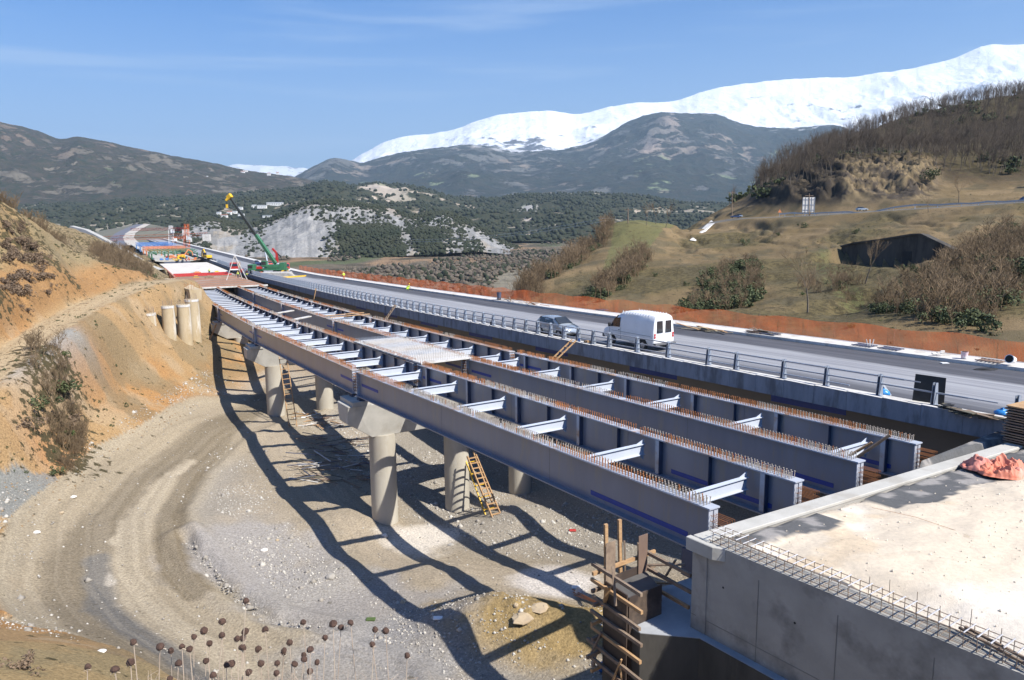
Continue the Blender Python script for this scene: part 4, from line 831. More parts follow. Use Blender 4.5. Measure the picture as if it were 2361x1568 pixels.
hgt=hgt*(1-edge*1.)+edge*(ZA-.05); hgt=np.where(bx<.64,ZA-.3,hgt)
FC=np.zeros(gu.shape+(4,)); cset(FC,np.ones_like(gu),(.66,.56,.43)); cset(FC,sstep(.45,.6,fbm(PX_,PY_,3.4,4,31)),(.72,.645,.54)); cset(FC,sstep(.62,.72,fbm(PX_,PY_,1.7,4,33))*.6,(.62,.48,.32)); cset(FC,sstep(.3,.6,edge),(.115,.115,.115)); cset(FC,edge*sstep(.55,.65,fbm(PX_,PY_,.6,4,36)),(.30,.28,.26))
M_fill=terrain_mat('crushed_limestone_fill',(.40,.30,.2),(.45,.36,.25),2.,7.,bump=.9,bdist=.035,det=.13,bsc=34)
i=np.arange(gu.size).reshape(gu.shape)
fo=basket('fill_surface',np.stack([PX_,PY_,hgt],-1).reshape(-1,3),quads(i),M_fill,smooth=True,col=FC.reshape(-1,4)); fo['kind']='structure'; fo['label']='pale crushed limestone fill surface behind the abutment walls'
# scattered limestone chips
e=MB()
for k in range(1500):
    u=random.uniform(1.2,22); v=random.uniform(.8,16) ; a=random.uniform(.012,.04)*(1.6 if random.random()<.08 else 1)
    iu=int((u-.62)/.14); iv=int((v-.6)/.14); p=np.array([PX_[iu,iv],PY_[iu,iv],hgt[iu,iv]+a*.3])
    if edge[iu,iv]>.6 and random.random()<.8: continue
    r1,r2,r3=[a*random.uniform(.6,1.3) for _ in range(3)]
    e.add([p+[r1,0,0],p+[0,r2,0],p-[r1,0,0],p-[0,r2,0],p+[0,0,r3],p-[0,0,r3]],[(0,1,4),(1,2,4),(2,3,4),(3,0,4),(1,0,5),(2,1,5),(3,2,5),(0,3,5)])
e.build('limestone_chips',mat('limestone_chip',(.70,.62,.50),(.55,.47,.37),sc=3.,rough=.9),kind='stuff')['label']='loose pale limestone chips on the fill'
# soil skirt behind so the fill does not float
# rebar cage on the wing wall
RC=empty('rebar_cage',A0+nin*.35,'long open cage of steel bars along the top of the wing wall','rebar cage')
for (off,z) in ((.08,.06),(.62,.06),(.08,.36),(.62,.36),(.35,.37),(.35,.06)):
    e=MB(); p=A0+nin*off+dw*.55+UP*z; L_=22; prev=p
    for k in range(1,12):
        qn=A0+nin*(off+random.uniform(-.012,.012))+dw*(.55+L_*k/11)+UP*(z+random.uniform(-.015,.015)); e.tube(prev,qn,.012,4,cap=False); prev=qn
    e.build('long_bar',M_rebar,RC)
s=.7
while s<22:
    c=A0+dw*s; j=random.uniform(-.015,.015); tp=.38+random.uniform(-.02,.02)
    a,b,c_,d_=c+nin*.07+UP*.02,c+nin*.64+UP*.02,c+nin*.64+UP*tp+dw*j,c+nin*.07+UP*tp+dw*j
    e=MB(); e.tube(a,d_,.011,4,cap=False); e.tube(b,c_,.011,4,cap=False); e.tube(a,b,.008,4,cap=False)
    e.tube(d_-nin*.02,c_+nin*.02,.017,5,mi=1); e.build('stirrup',[M_rebar,M_rebarl],RC); s+=.27+random.uniform(-.02,.03)
for s in np.arange(5.2,22,.62):
    for off in ((.66,) if s<9 else (.06,.66)):
        e=MB(); p=A0+dw*(s+random.uniform(-.05,.05))+nin*off; e.tube(p,p+UP*random.uniform(.45,.72)+dw*random.uniform(-.04,.04),.009,4); e.build('starter_bar',M_rebar,RC)
# tie bars and boards lying on the fill beside the cage
a=atz(2215,1452,ZA+.12);b=atz(2361,1552,ZA+.12);
for k,(p,q) in enumerate((((2212,1447),(2380,1540)),((2225,1445),(2395,1535)))):
    a=atz(*p,ZA+.16);b=atz(*q,ZA+.16); e=MB(); e.beam(a,b,.06,.06)
    thing('timber_batten',e,M_woodg,'weathered batten lying beside the rebar cage, '+('outer one' if k==0 else 'inner one'),'batten','battens beside the rebar cage')
e=MB(); a=atz(2010,1170,ZA+.13); b=atz(2110,1192,ZA+.13); c=atz(2230,1232,ZA+.12); e.tube(a,b,.006,4); e.tube(b,c,.006,4); thing('loose_wire',e,M_rust,'thin rusty wire lying across the pale fill','wire')
# orange tarpaulin heap
def heap(name,c,rx,ry,h,matl,label,cat,seed,n=40,fold=.35,rot=0.,flat=2.2,fs=.55):
    T=[];m=MB();ca,sa=math.cos(rot),math.sin(rot)
    u,v=np.meshgrid(np.linspace(-1,1,n),np.linspace(-1,1,n)); a=np.arctan2(v,u); rr=np.maximum(abs(u),abs(v))
    X=np.cos(a)*rr;Y=np.sin(a)*rr; wob=1+.25*(fbm(np.cos(a)*2+5,np.sin(a)*2,1,3,seed)-.5)*2*rr
    x=X*rx*wob;y=Y*ry*wob; hh=h*(1-rr**flat)*(.15+1.4*fbm(x,y,rx*.8,3,seed)*sstep(.25,.6,fbm(x+3,y,rx*.9,2,seed+8)))+fold*h*(fbm(x*1.6,y,rx*fs,3,seed+3,True)-.6)*(1-rr**6)+.01
    hh=np.where(rr>.97,-.03,np.maximum(hh,.015)); P=np.stack([c[0]+x*ca-y*sa,c[1]+x*sa+y*ca,c[2]+hh],-1).reshape(-1,3)
    i=np.arange(n*n).reshape(n,n); m.add(P,quads(i)); 
    return thing(name,m,matl,label,cat,smooth=True)
M_tarp=mat('faded_orange_tarp',(.62,.17,.09),(.55,.22,.15),sc=1.6,rough=.62,c3=(.66,.32,.25),sc3=1.,bump=.3,bsc=5)
c=atz(2315,1085,ZA+.1); tp_=heap('tarpaulin',c,1.0,.9,.62,M_tarp,'crumpled orange tarpaulin heaped on the abutment fill','tarpaulin',5,n=130,fold=1.1,fs=.5,flat=2.2,rot=.5)
c=atz(2262,1078,ZA+.1)
heap('folded_cloth',c,.55,.75,.36,mat('pale_red_cloth',(.60,.24,.19),(.52,.17,.12),sc=2.,rough=.7),'smaller faded red cloth folded at the left end of the tarpaulin','cloth',9,n=44,fold=1.0,rot=.6)
# stack of shutter boards at the right edge, on the back wall
c=atz(2345,1030,ZA); BS=empty('board_stack',c,'tall stack of brown plywood boards at the right edge of the photo','board stack')
d0=np.array([math.cos(.55),math.sin(.55),0]); d1=np.array([-d0[1],d0[0],0])
for k in range(15):
    e=MB(); off=d0*random.uniform(-.05,.05)+d1*random.uniform(-.06,.06); a_=random.uniform(-.03,.03); X=d0*math.cos(a_)+d1*math.sin(a_);Y=-d0*math.sin(a_)+d1*math.cos(a_)
    e.box(c+d0*1.05+off+UP*(.04+k*.115),(2.0,1.3,.05),(X,Y,UP)); 
    e.build('board',M_wood if k==14 else (M_ply if k%3 else M_woodg),BS)
    if k<14:
        e=MB(); e.box(c+d0*1.05+d0*.8*(-1)**k+UP*(.04+k*.115+.057),(.1,1.2,.05),(X,Y,UP)); e.build('spacer',M_woodg,BS)
# timber offcuts behind the back wall
for k,(p,q,w_,lab) in enumerate((((1992,1046),(2011,1020),.14,'short pale plank sticking up behind the back wall'),((2010,1048),(2052,1003),.17,'longer grey plank leaning behind the back wall, right of the pale one'))):
    P=atz(*p,ZA-.2)-bin_*.35; L_=P; d=ray(*q); t=np.linalg.norm(P[:2])/np.linalg.norm(d[:2])*1.0; Q=np.array([0,0,CAMZ])+d*t; e=MB(); e.beam(P+(P-Q)*.8,Q,w_,.05,up=bin_); thing('plank',e,M_wood if k==0 else M_woodg,lab,'plank','planks behind the back wall')
# ---------------------------------------------------------------- timber formwork tower at the abutment corner
b=F0-bin_*2.3-nin*1.75; M_plyd=mat('shaded_shutter_ply',(.060,.042,.034),(.04,.03,.025),sc=1.4,rough=.6,c3=(.12,.085,.06),sc3=.8); FT=empty('formwork_tower',b+UP*0,'box of dark shutter boards clamped with rough timbers at the abutment corner','formwork')  # shutter ply darkened so its colour carries the shade of its faces
c1=b+bin_*.0; wd=1.85; dp_=1.0; ht=1.15
P0=b+nin*.02-UP*2.1; 
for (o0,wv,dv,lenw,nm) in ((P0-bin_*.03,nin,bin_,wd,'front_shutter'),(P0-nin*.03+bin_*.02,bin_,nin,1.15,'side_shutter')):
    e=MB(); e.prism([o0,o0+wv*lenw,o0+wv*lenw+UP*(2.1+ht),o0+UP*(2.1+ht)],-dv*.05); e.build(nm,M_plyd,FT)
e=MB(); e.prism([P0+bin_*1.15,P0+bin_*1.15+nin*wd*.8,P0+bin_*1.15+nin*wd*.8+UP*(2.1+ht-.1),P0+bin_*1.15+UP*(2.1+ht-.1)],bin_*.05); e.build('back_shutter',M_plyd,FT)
e=MB(); e.prism([P0+UP*2.2,P0+nin*wd+UP*2.2,P0+nin*wd*.8+bin_*1.13+UP*2.2,P0+bin_*1.13+UP*2.2],UP*(ht-.35)); e.build('column_pour',mat('dimmed_pour_concrete',(.10,.095,.09),(.07,.065,.06),rough=.8),FT)  # pour concrete darkened in colour to dull its sunlit top
for k in range(7):
    z=.15+k*.56; ex=random.uniform(.25,.6)
    for side in (0,1,2):
        j=random.uniform(-.06,.06); e=MB()
        if side==0: e.beam(P0-bin_*.16-nin*(ex+.1)+UP*(z+j),P0-bin_*.16+nin*(wd+.45+ex*.4)+UP*(z-j),.09,.12)
        elif side==1: e.beam(P0-nin*.16-bin_*(ex+.2)+UP*(z+.13),P0-nin*.16+bin_*(1.6+ex)+UP*(z+.13+j),.09,.11)
        else: e.beam(P0+nin*(wd+.12)-bin_*(ex)+UP*(z+.10),P0+nin*(wd+.12)+bin_*(1.7+ex)+UP*(z+.16),.09,.11)
        e.build('waler',M_woodg if (k+side)%3 else M_wood,FT)
for (o_,t0,t1,w_) in ((.35,.55,5.0,.12),(1.05,.8,5.0,.12)):
    e=MB(); p=P0-bin_*.30+nin*o_; e.beam(p+UP*(t0-.9),p+UP*t1+nin*(-.12 if o_<1 else -.2),w_,.09,up=bin_); e.build('upright',M_wood,FT)
for (o_,z,h_) in ((.2,3.0,1.5),(1.7,3.0,1.35)):
    e=MB(); p=P0+nin*o_-bin_*.0; e.box(p+UP*(z+h_/2),(.42,.03,h_),(nin,bin_,UP)); e.build('end_board',M_ply if o_>1 else M_woodg,FT)
for k in range(5):
    e=MB(); p=P0+nin*(wd+.15)+UP*(.6+k*.62)-bin_*random.uniform(.1,.4); e.beam(p,p+nin*random.uniform(.5,1.0)+bin_*random.uniform(.3,1.2)+UP*random.uniform(-.1,.35),.1,.05); e.build('brace',M_wood if k%2 else M_woodg,FT)

R2=random.Random(77)
for k in range(16):
    zz=R2.uniform(.2,3.7); u_=R2.uniform(-.5,wd+.3); v_=R2.uniform(-.45,-.1) if k%2 else R2.uniform(.1,1.2); p=P0+nin*(u_ if k%2 else R2.choice((-.25,wd+.2)))+bin_*v_+UP*zz
    dd=(nin*R2.uniform(-.3,.3)+bin_*R2.uniform(-.5,.5)+UP*R2.choice((1.,.2,.9))); dd/=np.linalg.norm(dd); l=R2.uniform(.5,1.5); e=MB(); e.beam(p-dd*l/2,p+dd*l/2,R2.choice((.08,.1,.14)),.05); e.build('brace',(M_wood,M_woodg,M_woodg,M_ply)[k%4],FT)
# ================================================================ VEGETATION
M_bark=mat('bare_grey_bark',(.16,.135,.105),(.11,.09,.07),sc=3.,rough=.95)
M_twigd=mat('dark_bare_twig',(.115,.088,.062),(.07,.052,.037),sc=.2,rough=.95)
M_twig=mat('bare_brown_twig',(.22,.155,.09),(.13,.09,.05),sc=.25,rough=.95)
M_leaf=mat('dark_evergreen_leaf',(.045,.065,.022),(.075,.085,.03),sc=.7,rough=.8)
M_leaf2=mat('fresh_green_leaf',(.075,.12,.03),(.05,.08,.02),sc=.9,rough=.8)
M_far=mat('distant_oak_crown',(.017,.025,.012),(.034,.038,.02),sc=.02,rough=1.)
M_dry=mat('dry_brush_leaf',(.20,.14,.09),(.13,.09,.06),sc=.8,rough=.95)
def tree_geo(h,seed,depth=3,spread=.55,r0=.12,kids=5,trunkfrac=.35):
    R=random.Random(seed); tr=MB(); cr=MB()
    def br(p,d,L,r,lv):
        n=2 if lv else 3; q=p
        for i in range(n):
            dd=d+np.array([R.gauss(0,.10),R.gauss(0,.10),.05]); dd/=np.linalg.norm(dd); q2=q+dd*L/n; r2=r*(.78 if i<n-1 else .6)
            (tr if lv==0 else cr).tube(q,q2,r,4 if lv==0 else 3,r2,cap=False); q=q2; r=r2; d=dd
            if lv<depth and (i>0 or lv>0):
                for k in range(kids if lv==0 else 3):
                    a=R.uniform(0,6.28); sp=spread*R.uniform(.7,1.3); v=d+np.array([math.cos(a),math.sin(a),.15])*sp; v/=np.linalg.norm(v); br(q,v,L*R.uniform(.42,.62),max(r*.55,.012),lv+1)
    br(np.zeros(3),np.array([0,0,1.]),h*.62,r0,0); return tr,cr
def bush_geo(n,seed,leaf=.16,sx=1.,sz=.8,stems=10):
    R=random.Random(seed); lf=MB(); st=MB()
    for k in range(stems):
        a=R.uniform(0,6.28); t=R.uniform(.2,.8); st.tube((0,0,0),(math.cos(a)*t*sx*.6,math.sin(a)*t*sx*.6,sz*R.uniform(.6,1.1)),.02,3,.008,cap=False)
    cl=[(R.gauss(0,.45)*sx,R.gauss(0,.45)*sx,R.uniform(.2,1.)*sz,R.uniform(.25,.5)*sx) for _ in range(9)]
    for k in range(n):
        c=R.choice(cl); v=np.array([R.gauss(0,1),R.gauss(0,1),R.gauss(0,1)]); v/=np.linalg.norm(v); p=np.array(c[:3])+v*c[3]*R.uniform(.6,1.); p[2]=max(.02,p[2])
        a=np.array([R.gauss(0,1),R.gauss(0,1),R.gauss(0,1)]); a/=np.linalg.norm(a); b=np.cross(a,v+.01); b/=np.linalg.norm(b)+1e-9; s=leaf*R.uniform(.6,1.4)
        lf.add([p-a*s/2,p+b*s*.4,p+a*s/2,p-b*s*.4],[(0,1,2,3)])
    return lf,st
def arr(m,tri=None): return np.array(m.v),m.f
def stuff(name,mbs,inst,matl,label):
    """many copies of a few shapes joined into one mesh; inst = (shape, x,y,z, scale, rot)"""
    VV=[];FF=[];b=0; cache=[]
    for m in mbs:
        v=np.array(m.v); f=[x for x in m.f]; f4=np.array([(list(x)+[x[-1]])[:4] if len(x)==3 else list(x[:4]) for x in f]); cache.append((v,f4))
    for (k,x,y,z,s,r) in inst:
        v,f=cache[k]; c,sn=math.cos(r),math.sin(r); s3=s if hasattr(s,'__len__') else (s,s,s)
        w=np.stack([v[:,0]*c*s3[0]-v[:,1]*sn*s3[1]+x,v[:,0]*sn*s3[0]+v[:,1]*c*s3[1]+y,v[:,2]*s3[2]+z],-1); VV.append(w); FF.append(f+b); b+=len(v)
    o=basket(name,np.concatenate(VV),np.concatenate(FF),matl,kind='stuff'); o['label']=label; return o
BT=[tree_geo(7.5,s,depth=3,r0=.13,kids=4) for s in (1,2,3,4)]
BTs=[]   # joined cheap versions
for s in (11,12,13,14):
    t,c=tree_geo(7.5,s,depth=2,r0=.13,kids=5); m=MB(); m.v=list(t.v);m.f=list(t.f);m.m=list(t.m); m.add(c.v,c.f); BTs.append(m)
BS_=[]   # bare shrubs
for s in range(4):
    R=random.Random(40+s); m=MB()
    for k in range(26):
        a=R.uniform(0,6.28); l=R.uniform(.6,1.5); p=np.array([R.gauss(0,.3),R.gauss(0,.3),0]); q=p+np.array([math.cos(a)*.35*l,math.sin(a)*.35*l,l]); m.tube(p,q,.022,3,.01,cap=False)
        for j in range(3): a2=R.uniform(0,6.28); t=R.uniform(.4,.9); u=p+(q-p)*t; m.tube(u,u+np.array([math.cos(a2)*.3,math.sin(a2)*.3,.35]),.012,3,.008,cap=False)
    BS_.append(m)
for s in range(4):
    t,c=tree_geo(2.1,500+s,depth=2,r0=.035,kids=6,spread=.8); m=MB(); m.v=list(t.v);m.f=list(t.f);m.m=list(t.m); m.add(c.v,c.f); m.f=[f for f in m.f]; BS_.append(m)
BU=[bush_geo(420,60+s)[0] for s in range(3)]; BUl=[bush_geo(110,70+s,leaf=.34)[0] for s in range(3)]
BL=[]    # far crowns: rough lumps
for s in range(3):
    R=random.Random(90+s); m=MB(); 
    bm=bmesh_pts=None
    ring=lambda r,z,n,ph:[(r*math.cos(6.283*(k+ph)/n)*R.uniform(.75,1.25),r*math.sin(6.283*(k+ph)/n)*R.uniform(.75,1.25),z*R.uniform(.85,1.15)) for k in range(n)]
    m.rings([ring(.55,.02,6,0),ring(1.,.45,6,.3),ring(.85,.9,6,0),ring(.3,1.25,6,.4)]); m.f=[f for f in m.f if len(f)==4]+[(18,19,20,21),(18,21,22,23)]; BL.append(m)
def scatter(region,n,zf=None,seed=1):
    R=np.random.default_rng(seed); lo,hi=region.min(0),region.max(0); out=[]
    while len(out)<n:
        P=R.uniform(lo,hi,(n*3,2)); k=inpoly(P[:,0],P[:,1],region); P=P[k]; out+=P.tolist()
        if len(P)==0: break
    return np.array(out[:n])
def reg(L): return np.array([atY(x,y,Y)[:2] for x,y,Y in L])
# the bare wood on the right-hand hill
hill=np.array([(62,262),(75,232),(100,222),(125,214),(150,207),(185,190),(240,150),(330,230),(330,440),(205,415),(160,400),(110,345),(85,300)])
P=scatter(hill,6200,seed=5); Z=height(P[:,0],P[:,1]); q_=P[:,0]/P[:,1]; ok=(Z>37)|((Z>25.5)&((q_>.545)|(q_<.29)))|((Z>30)&(q_<.42)); P=P[ok];Z=Z[ok]
dist=np.hypot(P[:,0],P[:,1]); order=np.argsort(dist); inview=(P[:,0]/P[:,1]<.70)
near_i=[i for i in order if inview[i]][:280]; rest=[i for i in range(len(P)) if i not in set(near_i)]
protos=[]
for k,(t,c) in enumerate(BT):
    T=local('bare_tree','bare winter tree in the wood covering the hill on the right','tree','bare trees of the hillside wood'); t.build('trunk',M_bark,T); c.build('crown',M_twigd,T); protos.append([T,False])
for j,i in enumerate(near_i):
    pr=protos[j%4]; s=random.uniform(.55,1.0); l=(P[i,0],P[i,1],Z[i]-.15)
    if not pr[1]: pr[0].location=l; pr[0].rotation_euler=(0,0,random.uniform(0,6)); pr[0].scale=(s,s,s); pr[1]=True
    else: dup(pr[0],None,l,random.uniform(0,6),s)
stuff('bare_wood',BTs,[(random.randrange(4),P[i,0],P[i,1],Z[i]-.2,random.uniform(.55,1.05)*(1,1,1)[0],random.uniform(0,6)) for i in rest],M_twigd,'mass of bare brown trees over the hill on the right')
# evergreen understorey on that hill
P=scatter(hill,900,seed=6); Z=height(P[:,0],P[:,1]); ok=(Z>25.5)&((Z<31)|(fbm(P[:,0],P[:,1],25,3,3)>.56)); P=P[ok];Z=Z[ok]
stuff('evergreen_understorey',BUl,[(random.randrange(3),x,y,z-.1,random.uniform(1.2,3.),random.uniform(0,6)) for (x,y),z in zip(P,Z)],M_leaf,'dark evergreen scrub under the bare wood')
# thickets on the right hillside
def thicket(name,rg,n,seed,kind,label,smin,smax):
    P=scatter(rg,n,seed=seed); Z=height(P[:,0],P[:,1]); M={'green':(BU,M_leaf),'bare':(BS_,M_twig),'dry':(BU,M_dry)}[kind]
    return stuff(name,M[0],[(random.randrange(len(M[0])),x,y,z-.1,random.uniform(smin,smax),random.uniform(0,6)) for (x,y),z in zip(P,Z)],M[1],label)
T1r=reg([(1570,718,107),(1640,640,138),(1740,612,148),(1752,660,122),(1735,722,103)])
thicket('evergreen_thicket',T1r,150,3,'green','dark green thicket above the net fence right of the van',.9,1.8)
thicket('bare_thicket',T1r,90,4,'bare','bare twigs standing among the dark green thicket',.9,1.7)
T2r=reg([(2010,770,88),(2100,650,104),(2180,600,116),(2330,500,140),(2420,560,112),(2300,760,72),(2240,790,66)])
thicket('evergreen_scrub',T2r,170,8,'green','dark green scrub inside the large bare thicket on the right',.9,1.8)
thicket('large_bare_thicket',T2r,330,9,'bare','large bare grey brown thicket filling the gully on the right',1.0,2.1)
T3r=reg([(1350,690,128),(1400,640,145),(1480,585,175),(1500,600,165),(1440,665,138),(1370,712,118)])
thicket('slope_bushes',T3r,34,12,'green','band of green bushes climbing the grassy slope',.8,1.7); thicket('slope_twigs',T3r,90,13,'bare','bare shrubs mixed in the band climbing the slope',1.3,2.4)
T4r=reg([(1180,680,150),(1230,640,172),(1330,575,205),(1420,520,232),(1400,560,205),(1310,640,165),(1240,690,140)])
thicket('ridge_scrub',T4r,150,14,'bare','bare scrub on the left edge of the grassy ridge',1.3,2.6); thicket('ridge_evergreens',T4r,30,15,'green','dark evergreen scrub on the left edge of the grassy ridge',.8,1.6)
T5r=reg([(1850,640,125),(2000,640,118),(1970,700,100),(1830,700,104)])
thicket('mid_slope_scrub',T5r,26,16,'bare','sparse bare shrubs in the hollow below the dark culvert',.9,1.6)
# brush on the crest of the left bank and on the slope behind it
L1r=reg([(-60,470,98),(60,498,102),(150,552,107),(175,552,130),(120,520,135),(-80,440,130)])
thicket('crest_brush',L1r,420,21,'bare','bare brown brush along the crest of the left bank',1.0,2.1)
L2r=reg([(200,560,125),(260,590,120),(345,640,125),(352,610,200),(300,580,240),(215,545,200)])
thicket('slope_brush',L2r,420,22,'bare','bare brush on the slope behind the left bank',.9,1.8)
L3r=reg([(285,635,124),(335,645,120),(352,640,150),(300,610,160)])
thicket('roadside_evergreens',L3r,26,23,'green','dark green shrubs at the foot of the left slope beside the deck',.9,1.7)
# single bushes and trees
def bare_tree(x,y,hpx,label,k=0,lo=60):
    p=gpx(x,y,lo); t,c=BT[k]; T=empty('bare_tree',p,label,'tree'); sc=hpx*np.hypot(p[0],p[1])/FPX/7.5
    for nm,m,mm in (('trunk',t,M_bark),('crown',c,M_twig)):
        o=m.build(nm,mm); o.parent=T
    T.scale=(sc,sc,sc*1.05); return T
bare_tree(1995,655,88,'single bare grey tree standing in front of the dark culvert',1)
bare_tree(1862,722,120,'tall thin bare tree just above the net fence',2); bare_tree(2210,470,48,'bare tree beside the old road at the right',3)
bare_tree(1490,522,42,'left bare tree on the grassy knoll',0); bare_tree(1535,525,46,'right bare tree on the grassy knoll',1)
bare_tree(2140,500,44,'bare tree below the old road above the culvert',2); bare_tree(1512,518,40,'middle bare tree on the grassy knoll',3)
bl=[(2022,569,30,'small round green bush just right of the dark culvert mouth, lower one'),]
def bush(x,y,wpx,label,lo=55,kind=0,seed=0,hs=1.):
    p=gpx(x,y,lo); lf,st=bush_geo(420,300+seed,stems=8); T=empty('bush',p,label,'bush'); o=lf.build('foliage',(M_leaf,M_leaf2,M_dry)[kind]); o.parent=T; o=st.build('stems',M_twig); o.parent=T
    sc=wpx*np.hypot(p[0],p[1])/FPX/1.9; T.scale=(sc,sc,sc*hs); return T
for i,(x,y,w_,lab,kd) in enumerate(((2094,628,24,'round green bush at the foot of the dark culvert wall',0),(1852,527,18,'green bush on the slope below the billboard',0),(1974,540,16,'small green bush above the left end of the dark culvert',0),
    (1715,567,20,'low green bush casting a shadow left of the grassy hollow',0),(2046,700,16,'upright green bush between culvert and net fence',0),(1935,668,28,'dark low bush under the single bare tree',0),(1962,758,22,'green bush right above the net fence',1),
    (1580,660,16,'green bush left of the dark thicket',0),(1795,545,12,'little bush on the terraced slope',0),(2400,430,40,'dark bush at the cutting edge',0),(2145,415,34,'round dark bush at the right end of the rock cutting',0),(1850,680,12,'tiny green bush in the middle of the slope',1),
    (1755,690,12,'tiny bush right of the dark thicket',1),(1508,640,14,'dark bush on the crest of the grassy slope',0),(1345,690,16,'small bush low on the grassy slope',0),(2250,535,12,'tiny bush right of the culvert',0))): bush(x,y,w_,lab,kind=kd,seed=i,hs=1.2 if kd==0 else .9)
for i,(x,y,w_,lab,kd) in enumerate(((90,945,60,'green bush on the left bank, upper one of the bushy strip',0),(165,985,56,'dry brown bush on the left bank beside the green ones',2),(140,905,60,'mixed green shrub at the top of the bushy strip',0),(140,1095,40,'dark bush at the foot of the bushy strip',0),(60,1000,50,'dry twiggy bush at the left of the bushy strip',2),(185,1030,44,'dry brown bush hanging over the orange scar',2),(150,1020,46,'green shrub in the middle of the bushy strip',1),(28,668,40,'dry scrub at the left edge of the upper bank',2),(60,1548,70,'dry bush at the bottom left corner',2),(150,825,26,'little green bush above the bushy strip',1))): bush(x,y,w_,lab,lo=18,kind=kd,seed=50+i,hs=.8)
T6=reg([(80,900,66),(150,880,68),(200,1000,62),(160,1110,56),(100,1010,60)])
thicket('bank_twigs',T6,60,31,'bare','bare twigs among the bushes of the left bank',.6,1.2)
T7=reg([(0,480,90),(60,520,95),(120,640,84),(90,690,78),(0,700,70)])
thicket('bank_scrub',T7,60,32,'dry','low dry scrub on the upper left bank',.5,1.)
tw_=MB()
for k in range(2600):   # grass and herb tufts on the banks
    if k<1700: p=np.array([random.uniform(-75,-25),random.uniform(50,110)])
    else: p=np.array([random.uniform(30,120),random.uniform(60,190)])
    z=height(p[:1],p[1:2],True)[0] if False else None
    tw_.v.append((p[0],p[1],0))
PT=np.array(tw_.v); ZT=height(PT[:,0],PT[:,1]); keep=(ZT>2.5)&(fbm(PT[:,0],PT[:,1],9,3,71)>.47)
stuff('herb_tufts',BUl,[(k%3,x,y,z-.12,random.uniform(.08,.24),random.uniform(0,6)) for k,((x,y),z) in enumerate(zip(PT[keep][:,:2],ZT[keep]))],M_leaf,'scattered green tufts on the earth banks')
dp_=MB()
# valley woods and far crowns
R=np.random.default_rng(8); n=22000; A=np.radians(R.uniform(-33,33,n)); r=300+1000*R.random(n)**.8; X=r*np.sin(A);Y=r*np.cos(A); m=fbm(X,Y*.5,110,3,5); H=VZ+(fbm(X,Y,150,4,7)-.5)*6; gh=height(X,Y,False); okv=(m>.50)&((gh<VZ+2)|(r>500)); X,Y,H=X[okv],Y[okv],H[okv]; 
g1=R.random(len(X))<.16
stuff('valley_bare_trees',[BTs[0],BTs[1]],[(k%2,x,y,z,(.75,.75,random.uniform(.6,.9)),k) for k,(x,y,z) in enumerate(zip(X[~g1][:1700],Y[~g1][:1700],H[~g1][:1700]))],mat('valley_bare_crown',(.15,.12,.095),(.11,.09,.07),sc=.02,rough=1.),'bare woods filling the valley floor')
X2_,Y2_,H2_=X[~g1][1700:],Y[~g1][1700:],H[~g1][1700:]
stuff('valley_brush',BL,[(k%3,x,y,z,(random.uniform(1,2.6),random.uniform(1,2.6),random.uniform(1.,2.4)),k) for k,(x,y,z) in enumerate(zip(X2_,Y2_,H2_))],mat('valley_brush_brown',(.13,.105,.08),(.09,.075,.055),sc=.05,rough=1.),'brown brush between the valley fields')
stuff('valley_evergreens',BL,[(k%3,x,y,z,(random.uniform(1,3.),random.uniform(1,3.),random.uniform(1.5,3.6)),k) for k,(x,y,z) in enumerate(zip(X[g1],Y[g1],H[g1]))],M_far,'dark evergreen trees dotted over the valley')
def crowns(V,T,C,n,label,smin,smax,seed,t1=1.02,bias=0.):
    R=np.random.default_rng(seed); j=R.integers(0,int((T<=t1).sum()),n*4); i=R.integers(0,V.shape[1],n*4); p=V[j,i]; cov=C[j,i,3]+bias; k=R.random(n*4)<cov; q=p[k][:n]; q=q+R.normal(0,3,q.shape)*[1,1,0]
    return stuff('distant_trees',BL,[(a%3,x,y,z-1,(random.uniform(smin,smax),random.uniform(smin,smax),random.uniform(smin,smax)*1.1),a) for a,(x,y,z) in enumerate(q)],M_far,label)
crowns(V1,T1,C1,9500,'dark oaks dotted over the eroded grey hill',1.1,3.0,3,bias=-.02)
crowns(V2,T2,C2,14000,'oak woods on the low hills beyond the valley',2.6,6.5,4,bias=-.1)
# ================================================================ STONES
st=[]; OC=[]
for s in range(4):
    R=random.Random(s); m=MB(); v=[(1,0,0),(0,1,0),(-1,0,0),(0,-1,0),(0,0,.8),(0,0,-.5)]; v=[tuple(c*R.uniform(.7,1.2) for c in p) for p in v]; m.add(v,[(0,1,4),(1,2,4),(2,3,4),(3,0,4),(1,0,5),(2,1,5),(3,2,5),(0,3,5)]); OC.append(m)
R=np.random.default_rng(21); n=90000; X=R.uniform(-48,12,n); Y=R.uniform(31,92,n); 
dH=dseg(X,Y,HROAD); dC=dseg(X,Y,ROADC); Z=height(X,Y); den=sstep(3.,6.5,dH)*sstep(2.5,7,dC)*(Z<3.)*sstep(.36,.56,fbm(X,Y,5,3,91)); k=R.random(n)<den+.03*(Z<3); X,Y,Z=X[k],Y[k],Z[k]
sz=.035+.085*R.random(len(X))**3+.16*(R.random(len(X))<.012); lightm=R.random(len(X))<.45
stuff('gravel_stones',OC,[(a%4,x,y,z,s,a) for a,(x,y,z,s) in enumerate(zip(X[~lightm],Y[~lightm],Z[~lightm],sz[~lightm]))],mat('grey_stone',(.33,.30,.26),(.24,.22,.19),sc=2.,rough=.95),'grey gravel stones strewn over the site floor')
stuff('pale_stones',OC,[(a%4,x,y,z,s,a) for a,(x,y,z,s) in enumerate(zip(X[lightm],Y[lightm],Z[lightm],sz[lightm]))],mat('pale_stone',(.50,.475,.43),(.40,.37,.32),sc=2.,rough=.95),'pale limestone stones strewn over the site floor')
